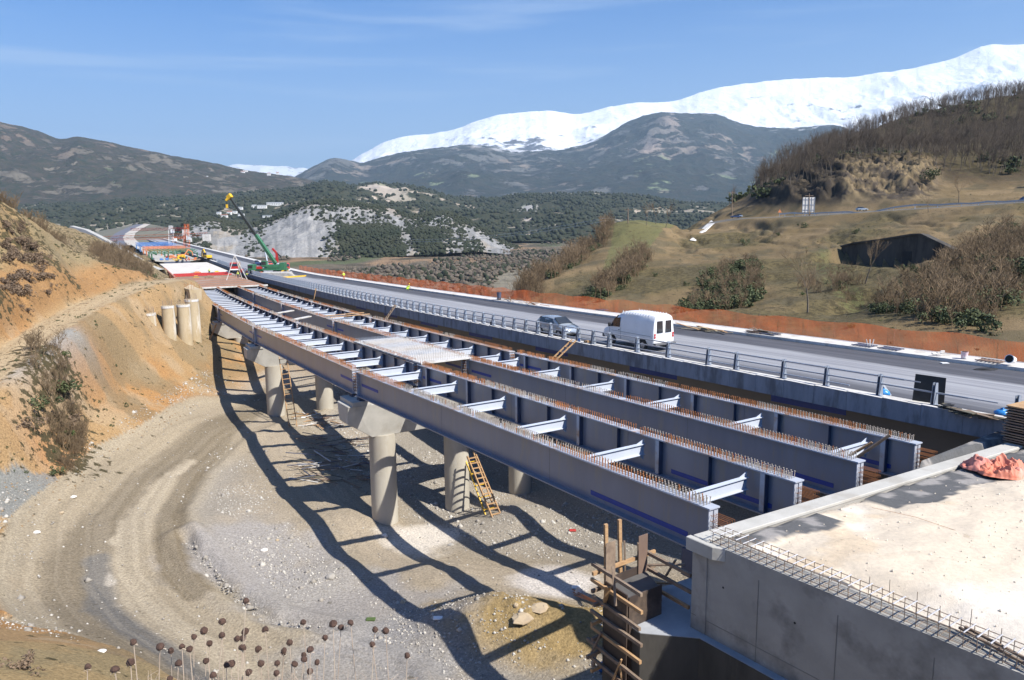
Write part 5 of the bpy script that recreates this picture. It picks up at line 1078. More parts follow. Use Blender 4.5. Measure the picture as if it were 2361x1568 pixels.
n=9000; X=R.uniform(-62,-18,n); Y=R.uniform(46,100,n); Z=height(X,Y); k=(Z>1.5); X,Y,Z=X[k],Y[k],Z[k]
stuff('bank_clods',OC,[(a%4,x,y,z,.03+.09*R.random()**3,a) for a,(x,y,z) in enumerate(zip(X,Y,Z))],mat('tan_clod',(.30,.21,.115),(.24,.16,.085),sc=2.,rough=.95),'clods of tan earth on the left bank')
def rock(x,y,wpx,label,matl,seed,flat=.7,z=None):
    p=gpx(x,y,22); r=wpx*np.hypot(p[0],p[1])/FPX/2; R=random.Random(seed); m=MB(); rg=[]
    for (f,h) in ((.75,-.25),(1.,.15),(.9,.6),(.45,.95)): rg.append([(p[0]+r*f*R.uniform(.75,1.15)*math.cos(6.283*k/8),p[1]+r*f*R.uniform(.75,1.15)*math.sin(6.283*k/8),p[2]+r*h*flat*R.uniform(.8,1.2)) for k in range(8)])
    m.rings(rg); return thing('boulder',m,matl,label,'rock',bevel=.02)
M_rk=mat('tan_boulder',(.44,.35,.23),(.36,.28,.19),sc=1.5,rough=.95,bump=.3); M_rkg=mat('grey_boulder',(.34,.32,.29),(.27,.25,.22),sc=1.5,rough=.95,bump=.3); M_rkw=mat('white_boulder',(.68,.66,.62),(.58,.55,.50),sc=2.,rough=.95)
for i,(x,y,w_,lab,mm,fl) in enumerate(((888,1241,15,'round white stone at the foot of the nearest column',M_rkw,.9),(762,1335,26,'square grey block at the edge of the gravel heap',M_rkg,.8),(1245,1412,50,'long flat tan rock on the yellow earth mound',M_rk,.35),(1190,1400,14,'small tan rock on the yellow earth mound',M_rk,1.2),
    (1400,1440,36,'tan boulder at the right end of the earth mound',M_rk,.8),(1205,1440,60,'broad tan slab rock half sunk in the mound',M_rk,.35),(640,1252,10,'orange stone on the gravel heap',M_rk,.7),(235,1506,22,'flat pale stone beside the haul road at the bottom left',M_rkw,.35),
    (142,1188,12,'pale stone at the foot of the left bank',M_rk,.7),(610,1272,20,'white rubble lump on the gravel heap',M_rkw,.5),(85,1232,16,'white plaster lump at the road edge on the left',M_rkw,.5),(170,1150,14,'white lump at the foot of the tan bank',M_rkw,.5),(930,1395,18,'tan stone left of the earth mound',M_rk,.6),(1040,1262,16,'grey stone under the girders',M_rkg,.6),(800,1442,12,'small grey stone on the gravel flat',M_rkg,.7))): rock(x,y,w_,lab,mm,i,fl)
# ================================================================ DRY FLOWERS in front
fl=[(1378,1125),(1245,1240),(1698,1245),(1865,1252),(1910,1273),(1963,1247),(1141,1292),(1086,1326),(1372,1296),(1485,1285),(1243,1318),(1327,1336),(1360,1334),(747,1356),(896,1381),(957,1403),(1019,1381),(1062,1393),(1174,1362),(1358,1387),(1446,1393),(1621,1357),(1588,1415),(1737,1398),(1701,1427),(731,1467),(491,1494),(644,1508),(1000,1473),(1153,1460),(1297,1475),(1270,1483),(1460,1475),(1552,1474),(1649,1478),(1776,1468),(1391,1525),(1549,1530),(1735,1520),(1195,1540),(1703,1452),(1590,1402),(2100,1285),(2160,1292),(2085,1370),(951,1562),(2280,1430),(1820,1330)]
M_head=mat('dry_seed_head',(.055,.030,.020),(.09,.05,.035),sc=40.,rough=.95,bump=.4,bsc=120.); M_stem=mat('dry_stem',(.50,.40,.30),(.36,.27,.2),sc=8.,rough=.8)
ORD=['first','second','third','fourth','fifth','sixth','seventh','eighth','ninth','tenth','eleventh','twelfth','thirteenth','fourteenth','fifteenth','sixteenth','seventeenth','eighteenth','nineteenth','twentieth','twenty first','twenty second','twenty third','twenty fourth']
fl.sort()
for i,(x,y) in enumerate(fl):
    X=x/2.24*.9223; Y=(1000+y/2.24)*.9223; dd=random.uniform(3.9,4.6); d=ray(X,Y); p=np.array([0,0,CAMZ])+d/np.linalg.norm(d[:2])*dd
    ln=random.uniform(-.26,.12)-(x-1300)*.00002; b=np.array([p[0]+ln,p[1]-random.uniform(-.02,.08),0.]); b[2]=min(gz(b[0],b[1]),p[2]-.6)
    where='left' if x<900 else ('right' if x>1600 else 'middle'); T=empty('dry_flower',b,'dry brown seed head on a stem, '+('leftmost' if i==0 else ('rightmost' if i==len(fl)-1 else ((ORD[i]+' from the left' if i<24 else ORD[len(fl)-1-i]+' from the right'))))+' in the foreground','dry flower','dry seed heads in the foreground')
    up=p-b; up/=np.linalg.norm(up); e=MB(); mid=(p*.6+b*.4)+np.array([random.uniform(-.035,.035),random.uniform(-.02,.02),0]); e.tube(b,mid,.0038,5,.003); e.tube(mid,p,.003,5,.0022); e.build('stem',M_stem,T)
    r=random.uniform(.0135,.0205); ax=up+np.array([random.gauss(0,.5),random.gauss(0,.5),0]); ax/=np.linalg.norm(ax)
    e=MB(); e.lathe(p,[(r*.35,-.010),(r*.9,-.012),(r*1.15,-.004),(r*1.06,.005),(r*.75,.013),(r*.3,.017)],11,axis=ax); 
    e.v=[tuple(np.array(v)+np.array([random.gauss(0,.0011) for _ in range(3)])) for v in e.v]; e.build('seed_head',M_head,T)
    e=MB(); e.lathe(p,[(r*.5,-.0135),(r*.2,-.016)],8,axis=ax); 
    for k in range(5): a=k*1.257; e.tube(p-ax*.012,p-ax*.014+np.array([math.cos(a)*r*1.2,math.sin(a)*r*1.2,-.004]),.0016,3)
    e.build('bracts',M_stem,T)

# dead grass and dry leaves tangled round the foot of the flower stems
e=MB()
for k in range(420):
    X=random.uniform(330,1010); dd=random.uniform(3.7,4.7); d=ray(X,1568+random.uniform(-30,90)); p=np.array([0,0,CAMZ])+d/np.linalg.norm(d[:2])*dd; h=random.uniform(.10,.36); b=p-np.array([0,0,h]); b[2]=min(b[2],p[2]-.1); q=p+np.array([random.uniform(-.08,.08),random.uniform(-.05,.05),-random.uniform(.0,.05)])
    e.tube(b,(b+p)/2+np.array([random.uniform(-.02,.02),0,.02]),.0016,3,.0014,cap=False); e.tube((b+p)/2+np.array([0,0,.02]),q,.0014,3,.0006,cap=False)
e.build('dead_grass',M_stem,kind='stuff')['label']='dead grass blades at the foot of the dry flowers'
# ================================================================ VEHICLES
def ring_sec(x,zb,zt,hw,ht,belt):
    h=[(-hw*.94,zb),(-hw,zb+.12),(-hw*1.0,belt),(-(hw+ht)/2-.01,(belt+zt)/2+.05),(-ht,zt-.16),(-ht+.12,zt-.04),(-ht*.5,zt),(0,zt+.01)]
    r=[(x,y,z) for y,z in h]+[(x,-y,z) for y,z in h[-2::-1]]; return r
def wheel(T,x,y,r,w=.2,hub=None):
    e=MB(); e.lathe((x,y-w/2,r),[(r*.82,0),(r,.03),(r,w-.03),(r*.82,w)],18,axis=(0,1,0)); wh=e.build('wheel',M_dark,T,auto=True)
    e=MB(); s=1 if y>0 else -1; e.lathe((x,y+s*(w/2-.01),r),[(r*.62,0),(r*.60,.02),(r*.25,.035),(r*.2,.045)],14,axis=(0,s,0)); e.build('rim',hub or M_galv2,wh); return wh
M_galv2=mat('wheel_silver',(.42,.42,.43),(.36,.36,.37),rough=.4,metal=.4)
M_silver=mat('silver_blue_car_paint',(.36,.40,.44),(.34,.38,.42),sc=.3,rough=.22,metal=.35,coat=.6)
M_lamp=mat('red_lamp_lens',(.55,.02,.02),(.45,.02,.02),rough=.2); M_hlamp=mat('clear_lamp_glass',(.75,.77,.8),(.65,.68,.7),rough=.12)
M_seam=mat('panel_seam',(.16,.17,.18),(.14,.15,.16),rough=.7); M_bump=mat('grey_bumper_plastic',(.10,.10,.105),(.12,.12,.125),rough=.7)
def pane(T,name,pts,matl,n,th=.012):
    e=MB(); nv=np.array(n,float)*th; e.prism([np.array(p)-nv*.4 for p in pts],nv*1.4); return e.build(name,matl,T)
# ---- van
V=local('delivery_van','white high roofed panel van parked on the road beside the guardrail','van')
B=[(0,.50,2.30,.90,.72,1.2),(.05,.45,2.42,.94,.78,1.2),(.35,.42,2.50,.95,.82,1.2),(2.2,.42,2.52,.95,.83,1.2),(3.15,.42,2.46,.95,.82,1.2),(3.45,.42,2.34,.95,.79,1.2),(3.72,.42,2.16,.95,.76,1.2),(4.22,.42,1.62,.95,.78,1.15),(4.42,.44,1.36,.94,.82,1.10),(4.95,.44,1.12,.90,.78,.92),(5.12,.46,.92,.86,.76,.75),(5.16,.5,.72,.82,.74,.62)]
e=MB(); e.rings([ring_sec(*b) for b in B]); body=e.build('body',M_white,V,auto=True)
for k in range(11):   # roof ribs
    x=.55+k*.26; e=MB(); 
    for sgn in (-1,1): e.rings([[(x,sgn*.84,2.28),(x+.05,sgn*.84,2.28),(x+.05,sgn*.865,2.28),(x,sgn*.865,2.28)],[(x,sgn*.72,2.50),(x+.05,sgn*.72,2.50),(x+.05,sgn*.74,2.53),(x,sgn*.74,2.53)]])
    e.build('roof_rib',M_white,V)
for y0,y1 in ((.12,.66),(-.66,-.12)):
    pane(V,'rear_window',[(.03,y0,2.08),(.03,y1,2.08),(-.014,y1,1.26),(-.014,y0,1.26)],M_glass,(-1,0,0),.03)
e=MB(); e.beam((-.012,0,.62),(.02,0,2.3),.012,.012); e.build('door_seam',M_seam,V)
for y in (-.82,.82):
    for z in (.98,1.16): e=MB(); e.box((-.02,y,z),(.03,.12,.14)); e.build('tail_light',M_lamp,V)
e=MB(); e.box((-.1,0,.50),(.26,1.86,.16)); e.build('rear_bumper',M_bump,V,bevel=.03)
e=MB(); e.box((5.14,0,.55),(.22,1.78,.30)); e.build('front_bumper',M_bump,V,bevel=.04)
e=MB(); e.box((-.02,-.25,.86),(.02,.5,.12)); e.build('number_plate',M_white,V)
for sgn in (-1,1):
    y=sgn*.958
    def sy(z): return sgn*(.955-.0*(z<1.2)-max(0,(z-1.2))*.105)
    pane(V,'side_window',[(3.30,sy(2.0)+sgn*.004,2.02),(3.30,sy(1.35)+sgn*.004,1.34),(4.28,sy(1.35)+sgn*.002,1.30),(3.86,sy(1.9)-sgn*.01,1.94)],M_glass,(0,sgn,0),.03)
    for x in (3.2,4.35): e=MB(); e.beam((x,sy(.5)+sgn*.002,.5),(x,sy(1.25)+sgn*.002,1.3),.014,.014); e.build('door_seam',M_seam,V)
    for x0,x1 in ((.35,1.6),(1.75,3.0)):
        e=MB(); 
        for (a,b) in (((x0,1.25),(x1,1.25)),((x1,1.25),(x1,1.98)),((x1,1.98),(x0,1.98)),((x0,1.98),(x0,1.25))): e.beam((a[0],sy(a[1])+sgn*.0,a[1]),(b[0],sy(b[1])+sgn*.0,b[1]),.02,.03)
        e.build('pressed_panel',M_white,V)
    e=MB(); e.box((2.2,y,1.02),(3.9,.012,.02)); e.build('rubbing_strip',M_seam,V)
    e=MB(); e.box((4.25,sgn*1.08,1.42),(.10,.20,.28)); e.build('wing_mirror',M_dark,V,bevel=.02)
    e=MB(); e.box((3.36,y+sgn*.012,1.12),(.14,.02,.04)); e.build('door_handle',M_dark,V)
    for x in (1.0,4.15):
        e=MB(); e.lathe((x,y-sgn*.06,.36),[(.44,0),(.44,.066)],20,axis=(0,sgn,0)); e.build('wheel_arch',M_dark,V); wheel(V,x,sgn*.86,.33)
pane(V,'windscreen',[(3.80,-.66,2.10),(3.80,.66,2.10),(4.36,.74,1.44),(4.36,-.74,1.44)],M_glass,(.75,0,.65),.04)
for y in (-.62,.62): e=MB(); e.box((5.10,y,.84),(.1,.34,.18)); e.build('headlight',M_hlamp,V)
def place(T,s,o,dz,hd):        # heading: +1 = driving away from us, else towards us
    d,r=axes(s); a=math.atan2(d[1],d[0])+(0 if hd>0 else math.pi); T.location=at(s,o,dz).tolist(); T.rotation_euler=(0,0,a)
sr,orr=ons(1480,807,.59); sf,of_=ons(1402,797,.59)
place(V,sr-1.3,orr+1.0,.60,1); V.scale=(1.14,1.1,1.08)
# ---- silver car
K=local('silver_hatchback','silver blue hatchback facing the camera, parked behind the guardrail left of the white van','car')
B=[(0,.42,.78,.74,.62,.66),(.06,.30,1.02,.80,.70,.8),(.45,.24,1.10,.84,.74,.86),(1.2,.22,1.02,.86,.78,.86),(2.4,.22,.97,.86,.79,.84),(3.05,.22,.94,.86,.77,.80),(3.6,.24,.82,.84,.70,.70),(3.98,.28,.72,.78,.62,.6),(4.08,.34,.58,.70,.58,.5)]
e=MB(); e.rings([ring_sec(*b) for b in B]); e.build('body',M_silver,K,auto=True)
G=[(.10,.80,1.06,.72,.60,.9),(.42,.80,1.38,.74,.58,1.0),(.8,.80,1.47,.75,.57,1.05),(1.6,.80,1.50,.76,.58,1.05),(2.25,.80,1.44,.76,.57,1.05),(2.65,.80,1.24,.76,.62,1.0),(3.08,.80,.97,.74,.66,.9)]
e=MB(); e.rings([ring_sec(*b) for b in G]); e.build('cabin',M_silver,K,auto=True)
pane(K,'windscreen',[(2.29,-.52,1.43),(2.29,.52,1.43),(3.0,.62,1.02),(3.0,-.62,1.02)],M_glass,(.5,0,.86),.05)
pane(K,'rear_window',[(.40,-.5,1.36),(.40,.5,1.36),(.13,.56,1.07),(.13,-.56,1.07)],M_glass,(-.8,0,.5),.05)
for sgn in (-1,1):
    for pts in ([(.55,1.33),(.62,1.02),(1.36,.99),(1.36,1.40)],[(1.44,1.40),(1.44,.99),(2.62,.98),(2.22,1.36)]):
        pane(K,'side_window',[(x,sgn*(.762-(z-.98)*.42+.02),z) for x,z in pts],M_glass,(0,sgn*.9,.35),.03)
    for x in (.78,3.28):
        e=MB(); e.lathe((x,sgn*.80,.30),[(.36,0),(.36,.064)],18,axis=(0,sgn,0)); e.build('wheel_arch',M_dark,K); wheel(K,x,sgn*.77,.29)
    for x in (1.40,2.55): e=MB(); e.beam((x,sgn*.862,.3),(x,sgn*.855,.86),.012,.012); e.build('door_seam',M_seam,K)
    e=MB(); e.box((2.35,sgn*.94,1.02),(.10,.18,.12)); e.build('wing_mirror',M_silver,K,bevel=.02)
    e=MB(); e.box((3.86,sgn*.55,.66),(.22,.30,.14)); e.build('headlight',M_hlamp,K,bevel=.03); e=MB(); e.box((.05,sgn*.66,.84),(.1,.16,.2)); e.build('tail_light',M_lamp,K)
e=MB(); e.box((4.04,0,.34),(.12,1.3,.12)); e.build('lower_grille',M_dark,K)
sr,orr=ons(1248,769,.59); place(K,sr+1.1,orr+.95,.60,-1); K.scale=(1.14,1.1,1.08)
# ---- generic far vehicles
def far_car(s,o,hd,matl,label,sc=1.,grp=None,base=None,rz=0.):
    T=local('parked_car',label,'car',grp)
    e=MB(); e.rings([ring_sec(*b) for b in ((0,.3,.8,.75,.65,.6),(.1,.25,1.0,.82,.7,.7),(3.2,.25,.95,.84,.72,.7),(4.1,.3,.7,.76,.62,.5))]); e.build('body',matl,T,auto=True)
    e=MB(); e.rings([ring_sec(*b) for b in ((.3,.8,1.1,.7,.6,.9),(.7,.8,1.45,.72,.55,1.),(2.1,.8,1.45,.72,.55,1.),(2.9,.8,1.0,.7,.6,.9))]); e.build('cabin',M_glass,T)
    e=MB(); e.box((1.4,0,1.465),(1.45,1.05,.03)); e.build('roof',matl,T)
    for x in (.8,3.2):
        for y in (-.75,.75): e=MB(); e.lathe((x,y-.1,.3),[(.3,0),(.3,.2)],10,axis=(0,1,0)); e.build('wheel',M_dark,T)
    if base is None: place(T,s,o,.60,hd)
    else: T.location=[float(v) for v in base]; T.rotation_euler=(0,0,rz)
    T.scale=(sc,)*3; return T
M_bluec=mat('dark_blue_car_paint',(.03,.05,.13),(.025,.04,.1),rough=.25,coat=.5)
def lorry(s,o,hd,cabm,bodm,label,name='dump_truck',rz=None,L=7.,bh=1.6):
    T=local(name,label,'truck')
    e=MB(); e.box((L/2,0,.85),(L,.9,.25)); e.build('chassis',M_dark,T)
    e=MB(); x=L-1.0; e.rings([[(x-.9,-1.2,.7),(x-.9,1.2,.7),(x-.9,1.15,2.75),(x-.9,-1.15,2.75)],[(x+.7,-1.2,.6),(x+.7,1.2,.6),(x+.7,1.15,2.7),(x+.7,-1.15,2.7)],[(x+1.,-1.2,.6),(x+1.,1.2,.6),(x+1.,1.12,1.7),(x+1.,-1.12,1.7)]]); e.build('cab',cabm,T,bevel=.06)
    e=MB(); e.prism([(x+.79,-1.,2.5),(x+.79,1.,2.5),(x+1.03,1.,1.72),(x+1.03,-1.,1.72)],(.03,0,.01)); e.build('windscreen',M_glass,T)
    for y in (-1.19,1.19): e=MB(); e.box((x+.05,y,2.1),(.9,.05,.75)); e.build('side_window',M_glass,T)
    e=MB(); e.box((x+1.02,0,.75),(.1,2.4,.35)); e.build('bumper',M_white,T)
    if bodm is not None:
        e=MB(); e.rings([[(0,-1.2,1.1),(0,1.2,1.1),(0,1.25,1.1+bh),(0,-1.25,1.1+bh)],[(L-2.2,-1.2,1.1),(L-2.2,1.2,1.1),(L-2.2,1.25,1.1+bh),(L-2.2,-1.25,1.1+bh)]]); e.build('tipper_body',bodm,T)
        for k in range(5): e=MB(); e.box((.3+k*(L-2.8)/4,0,1.1+bh/2),(.08,2.6,bh)); e.build('body_rib',bodm,T)
    for x in (1.,2.3,L-1.2):
        for y in (-1.,1.): wheel(T,x,y,.5,.3)
    place(T,s,o,.60,hd); 
    if rz is not None: T.rotation_euler=(0,0,rz)
    return T
s,o=ons(548,625,.6); lorry(s+3,o,-1,M_red,mat('pale_tipper_sand',(.40,.30,.19),(.33,.25,.16),rough=.8),'tipper truck with red cab roof and sandy body standing left of the green crane',rz=R_(-75))
s,o=ons(652,628,.6); lorry(s+7,o+.5,-1,M_red,M_white,'red and white truck right behind the green crane',name='flatbed_truck',rz=R_(-60),bh=1.3)
# loader crane folded on the red truck
s,o=ons(652,620,.6); T=empty('loader_crane',at(s+9,o,.6),'folded red loader arm rising behind the green mobile crane','crane')
p=at(s+9,o,2.2); e=MB(); e.beam(p,p+UP*3.0,.7,.7); e.beam(p+UP*3.0,p+UP*4.6+np.array([-1.3,0,0]),.6,.6); e.build('arm',M_red,T); e=MB(); e.beam(p+UP*4.4+np.array([-1.2,0,0]),p+UP*1.8+np.array([1.4,0,0]),.4,.4); e.build('grab_arm',M_blackst,T)
for x,y,hd,mm,lab in ((596,612,-1,M_bluec,'dark blue pickup parked beyond the trucks'),(616,614,1,M_bluec,'dark blue car parked left of the red car behind the green crane'),(630,616,1,M_red,'red car parked behind the green crane'),(640,611,-1,M_silver,'pale car parked furthest behind the green crane')):
    s,o=ons(x-6,y-2,.6); far_car(s,o,hd,mm,lab,sc=1.05,rz=0)
# green mobile crane
s,o=ons(624,632,.6); cb=at(s,o,.6); GC_=empty('mobile_crane',cb,'green telescopic mobile crane standing on the road with its dark boom raised','crane')
cx=np.array([1.,.0,0]); cy=np.array([0.,1.,0]); c0=cb
def cbx(name,c,sz,mm,rz=0.,bev=0.):
    X=np.array([math.cos(rz),math.sin(rz),0]);Y=np.array([-math.sin(rz),math.cos(rz),0]); e=MB(); e.box(c0+np.array(c),sz,(X,Y,UP)); return e.build(name,mm,GC_,bevel=bev)
cbx('carrier',(0,0,1.35),(9.5,2.6,.55),M_green,bev=.05); cbx('driver_cab',(-5.0,0,1.9),(1.8,2.5,1.7),M_green,bev=.12); cbx('cab_window',(-5.2,-1.27,2.15),(1.2,.04,.8),M_glass); cbx('cab_front_window',(-5.92,0,2.2),(.04,2.1,.8),M_glass)
cbx('slewing_platform',(.8,0,2.2),(4.2,2.5,.9),M_green,bev=.05); cbx('operator_cab',(-1.2,-1.0,2.9),(1.6,1.0,1.7),M_green,bev=.1); cbx('operator_window',(-1.3,-1.52,3.1),(1.2,.04,.9),M_glass); cbx('counterweight',(3.6,0,2.4),(1.4,2.6,1.5),M_green,bev=.05); cbx('toolbox',(-2.6,-1.2,1.9),(1.6,.5,.7),M_red)
for x in (-4.6,-2.9,1.6,3.2):
    for y in (-1.15,1.15): e=MB(); p=c0+np.array([x,y-.2,.6]); e.lathe(p,[(.58,0),(.6,.05),(.6,.35),(.58,.4)],14,axis=(0,1,0)); e.build('wheel',M_dark,GC_)
for x in (-4.0,4.0):
    for y in (-2.9,2.9):
        e=MB(); e.beam(c0+np.array([x,0,1.]),c0+np.array([x,y,1.]),.25,.25); e.tube(c0+np.array([x,y,1.]),c0+np.array([x,y,.1]),.12,8); e.build('outrigger',M_yel,GC_); cbx('outrigger_mat',(x,y,.06),(1.,1.,.12),M_woodg)
bp=c0+np.array([1.6,0,2.9]); tip=atY(528,452,c0[1]+5); d=tip-bp; LB_=np.linalg.norm(d); d/=LB_
e=MB(); e.beam(bp,bp+d*LB_*.42,.8,.85); e.build('boom_base',M_green,GC_,bevel=.05)
for k,(a,b,w_) in enumerate(((.42,.62,.66),(.62,.80,.54),(.80,.985,.44))): e=MB(); e.beam(bp+d*LB_*a,bp+d*LB_*b,w_,w_+.08); e.build('boom_section',M_blackst,GC_)
e=MB(); e.beam(tip-d*.9,tip+d*.35,1.0,1.5); e.beam(tip-UP*.2,tip-UP*.2+np.array([-.9,0,-1.1]),.9,.6); e.build('boom_head',M_yel,GC_,bevel=.08)
e=MB(); e.tube(c0+np.array([-.6,0,2.6]),bp+d*LB_*.24,.22,8); e.build('lift_ram',M_galvr,GC_); 
cp=MB(); cp.tube(tip-UP*.5+np.array([-.8,0,0]),tip+np.array([-.8,0,-2.4]),.04,4); cp.tube(tip-UP*.5+np.array([-.5,0,0]),tip+np.array([-.75,0,-2.4]),.04,4); cp.build('hoist_rope',M_dark,GC_); cp=MB(); cp.box(tip+np.array([-.78,0,-2.8]),(.5,.4,1.)); cp.build('hook_block',M_yel,GC_)
# stack of pale slabs and yellow beams beside the crane
s,o=ons(640,638,.6); T=empty('slab_stack',at(s,o,.6),'pale slabs stacked on the road in front of the green crane','slab stack')
for k in range(4): e=MB(); e.box(at(s,o,.75+k*.32),(8.5-.5*k,2.2,.22)); e.build('slab',M_coptop,T)
s1=ons(650,641,.6); s2=ons(705,637,.6); 
for k in range(3):
    e=MB(); e.beam(at(*s1,.75)+np.array([0,-.7*k,0]),at(*s2,.75)+np.array([0,-.7*k,0]),.3,.3); thing('yellow_beam',e,M_yel,('nearest','middle','furthest')[k]+' of three long yellow beams lying on the road right of the crane','beam','yellow beams lying on the road')
for k,(x,y,mm,lab) in enumerate(((573,630,M_orange,'orange bundle left of the crane outriggers'),(583,632,M_yel,'yellow outrigger block left of the green crane'),(600,636,M_orange,'orange gear in front of the green crane cab'),(612,638,M_yel,'yellow blocks piled by the crane wheels'),(558,628,M_red,'small red toolbox left of the crane'),(565,626,M_bluec,'small blue toolbox left of the crane'))):
    s,o=ons(x,y,.6); e=MB(); p=at(s,o,.6)
    for j in range(3): e.box(p+np.array([random.uniform(-.6,.6),random.uniform(-.5,.5),.3+.25*j]),(1.0,.7,.45),(axes(s)[0],axes(s)[1],UP))
    thing('site_gear',e,mm,lab,'site gear',bevel=.03)
# excavator and bits on the white deck
def excavator(s,o,mm,label,sc=1.,rz=0.):
    T=local('excavator',label,'excavator')
    for y in (-1.1,1.1): e=MB(); e.rings([[(-1.6,y-.25,0),(1.6,y-.25,0),(2.,y-.25,.4),(1.6,y-.25,.8),(-1.6,y-.25,.8),(-2.,y-.25,.4)],[(-1.6,y+.25,0),(1.6,y+.25,0),(2.,y+.25,.4),(1.6,y+.25,.8),(-1.6,y+.25,.8),(-2.,y+.25,.4)]]); e.build('track',M_dark,T)
    e=MB(); e.box((-.4,0,1.5),(3.2,2.3,1.1)); e.build('house',mm,T,bevel=.1); e=MB(); e.box((.7,.6,2.3),(1.3,1.,1.5)); e.build('cab',M_glass,T,bevel=.05)
    e=MB(); e.beam((1.2,-.2,1.8),(3.0,-.2,4.2),.4,.5); e.beam((3.0,-.2,4.2),(4.6,-.2,3.0),.4,.45); e.build('boom',mm,T); e=MB(); e.beam((4.6,-.2,3.0),(4.8,-.2,1.3),.3,.35); e.build('stick',mm,T); e=MB(); e.prism([(4.5,-.7,1.3),(5.1,-.7,1.2),(5.2,-.7,.5),(4.6,-.7,.4)],(0,1.,0)); e.build('bucket',M_dark,T)
    p=at(s,o,.5); T.location=p.tolist(); T.rotation_euler=(0,0,rz); T.scale=(sc,)*3
s,o=ons(478,600,.5); excavator(s,o,M_yel,'yellow excavator at the far end of the white deck, left of the trucks',1.,2.4)
s,o=ons(425,599,.45); excavator(s+10,o,M_orange,'orange excavator working beyond the white deck',.9,.6)
for x,y,mm,w_,lab in ((385,601,M_blue,3.,'blue plastic roll at the far left of the white deck'),(402,597,M_orange,3.5,'orange stack behind the white deck'),(415,598,M_yel,4.,'yellow and white machine beyond the white deck'),(408,601,M_yel,2.2,'yellow box at the back edge of the white deck'),(437,602,M_red,2.2,'red box beyond the white deck'),(445,601,M_orange,3.,'orange pile of panels beyond the white deck'),(455,600,M_woodg,3.,'brown timber heap right of the orange pile'),(394,594,M_red,2.5,'red white cabin behind the white deck')):
    s,o=ons(x,y,.5); e=MB(); p=at(s,o,.45); w_*=.6; [e.box(p+UP*w_*random.uniform(.15,.6)+axes(s)[1]*random.uniform(-1.2,1.2)*w_+axes(s)[0]*random.uniform(-.6,.6)*w_,(w_*random.uniform(.2,.6),w_*.5,w_*random.uniform(.15,.5)),(axes(s)[1],axes(s)[0],UP)) for _ in range(6)]; thing('site_stack',e,mm,lab,'site stack',bevel=.1)
for x,y,w_,h_,mm,lab in ((483,641,2.2,.5,M_woodg,'brown timber pack in the middle of the rusty shuttering'),(455,632,2.,.6,M_orange,'orange drum pack on the rusty shuttering'),(452,640,1.6,.35,M_yel,'yellow bag at the left edge of the rusty shuttering'),(500,629,1.5,.4,M_yel,'yellow tool beside the worker on the shuttering'),(548,637,1.3,.5,M_woodg,'dark winch on the shuttering near the guardrail'),(470,623,4.,.35,M_white,'white sheet over the red formwork beams')):
    s,o=ons(x,y,.15); e=MB(); p=at(s,o,.13); e.box(p+UP*h_/2,(w_,w_*.6,h_),(axes(s)[1],axes(s)[0],UP)); e.box(p+UP*(h_+.1),(w_*.6,w_*.4,.2),(axes(s)[1],axes(s)[0],UP)); thing('material_pack',e,mm,lab,'material pack',bevel=.03)
# ---- lattice work
def lattice(e,p,q,w_,n,r=.12,up=(0,0,1),h_=None):
    p=np.array(p,float);q=np.array(q,float);d=q-p;L=np.linalg.norm(d);d/=L;u=np.array(up,float)
    if abs(d@u)>.95:u=np.array([0,1.,0])
    X=np.cross(d,u);X/=np.linalg.norm(X);Z=np.cross(X,d);h_=h_ or w_;C=[X*w_/2*i+Z*h_/2*j for i,j in((-1,-1),(1,-1),(1,1),(-1,1))]
    for c in C:e.tube(p+c,q+c,r,4,cap=False)
    for k in range(n):
        a=p+d*L*k/n;b=p+d*L*(k+1)/n
        for i in range(4):
            c0_,c1_=(C[i],C[(i+1)%4]) if k%2 else (C[(i+1)%4],C[i]); e.tube(a+c0_,b+c1_,r*.6,3,cap=False); e.tube(a+C[i],a+C[(i+1)%4],r*.6,3,cap=False)
def tower_crane(xm,yb,yt,Y,jl,jr,mm_m,mm_j,label,yj):
    b=atY(xm,yb,Y); t=atY(xm,yt,Y); j=atY(xm,yj,Y); b=b-UP*8; T=empty('tower_crane',b,label,'tower crane')
    e=MB(); lattice(e,b,j,2.0,14,.09); e.build('mast',mm_m,T)
    a=atY(jl[0],jl[1],Y*jl[2]); c=atY(jr[0],jr[1],Y*jr[2]); e=MB(); lattice(e,j,a,1.3,22,.07); e.build('jib',mm_j,T); e=MB(); lattice(e,j,c,1.3,8,.08); e.build('counter_jib',mm_j,T)
    e=MB(); lattice(e,j,t,1.6,5,.09); e.build('apex',mm_m,T)
    e=MB(); 
    for q in (j+(a-j)*.35,j+(a-j)*.75,c): e.tube(t,q+UP*.8,.06,3)
    e.build('tie_bar',M_blackst,T)
    e=MB(); e.box(c-UP*1.6,(3.4,1.6,3.)); e.build('counterweight',M_coptop,T); e=MB(); e.box(j+np.array([1.4,-1.2,-1.2]),(1.6,1.4,2.)); e.build('operator_cab',M_white,T)
M_ored=mat('orange_red_paint',(.62,.14,.03),(.52,.11,.03),rough=.6)
tower_crane(430,592,516,370,(232,548,1.15),(476,540,.97),M_ored,M_ored,'orange tower crane, tallest one beside the far bridge',542)
tower_crane(394,590,520,430,(302,529,1.1),(428,529,.98),M_white,M_red,'red and white tower crane left of the orange one',528)
tower_crane(312+90,575,545,560,(255,552,1.05),(436,548,1.),M_ored,M_ored,'further small orange tower crane behind the other two',549)
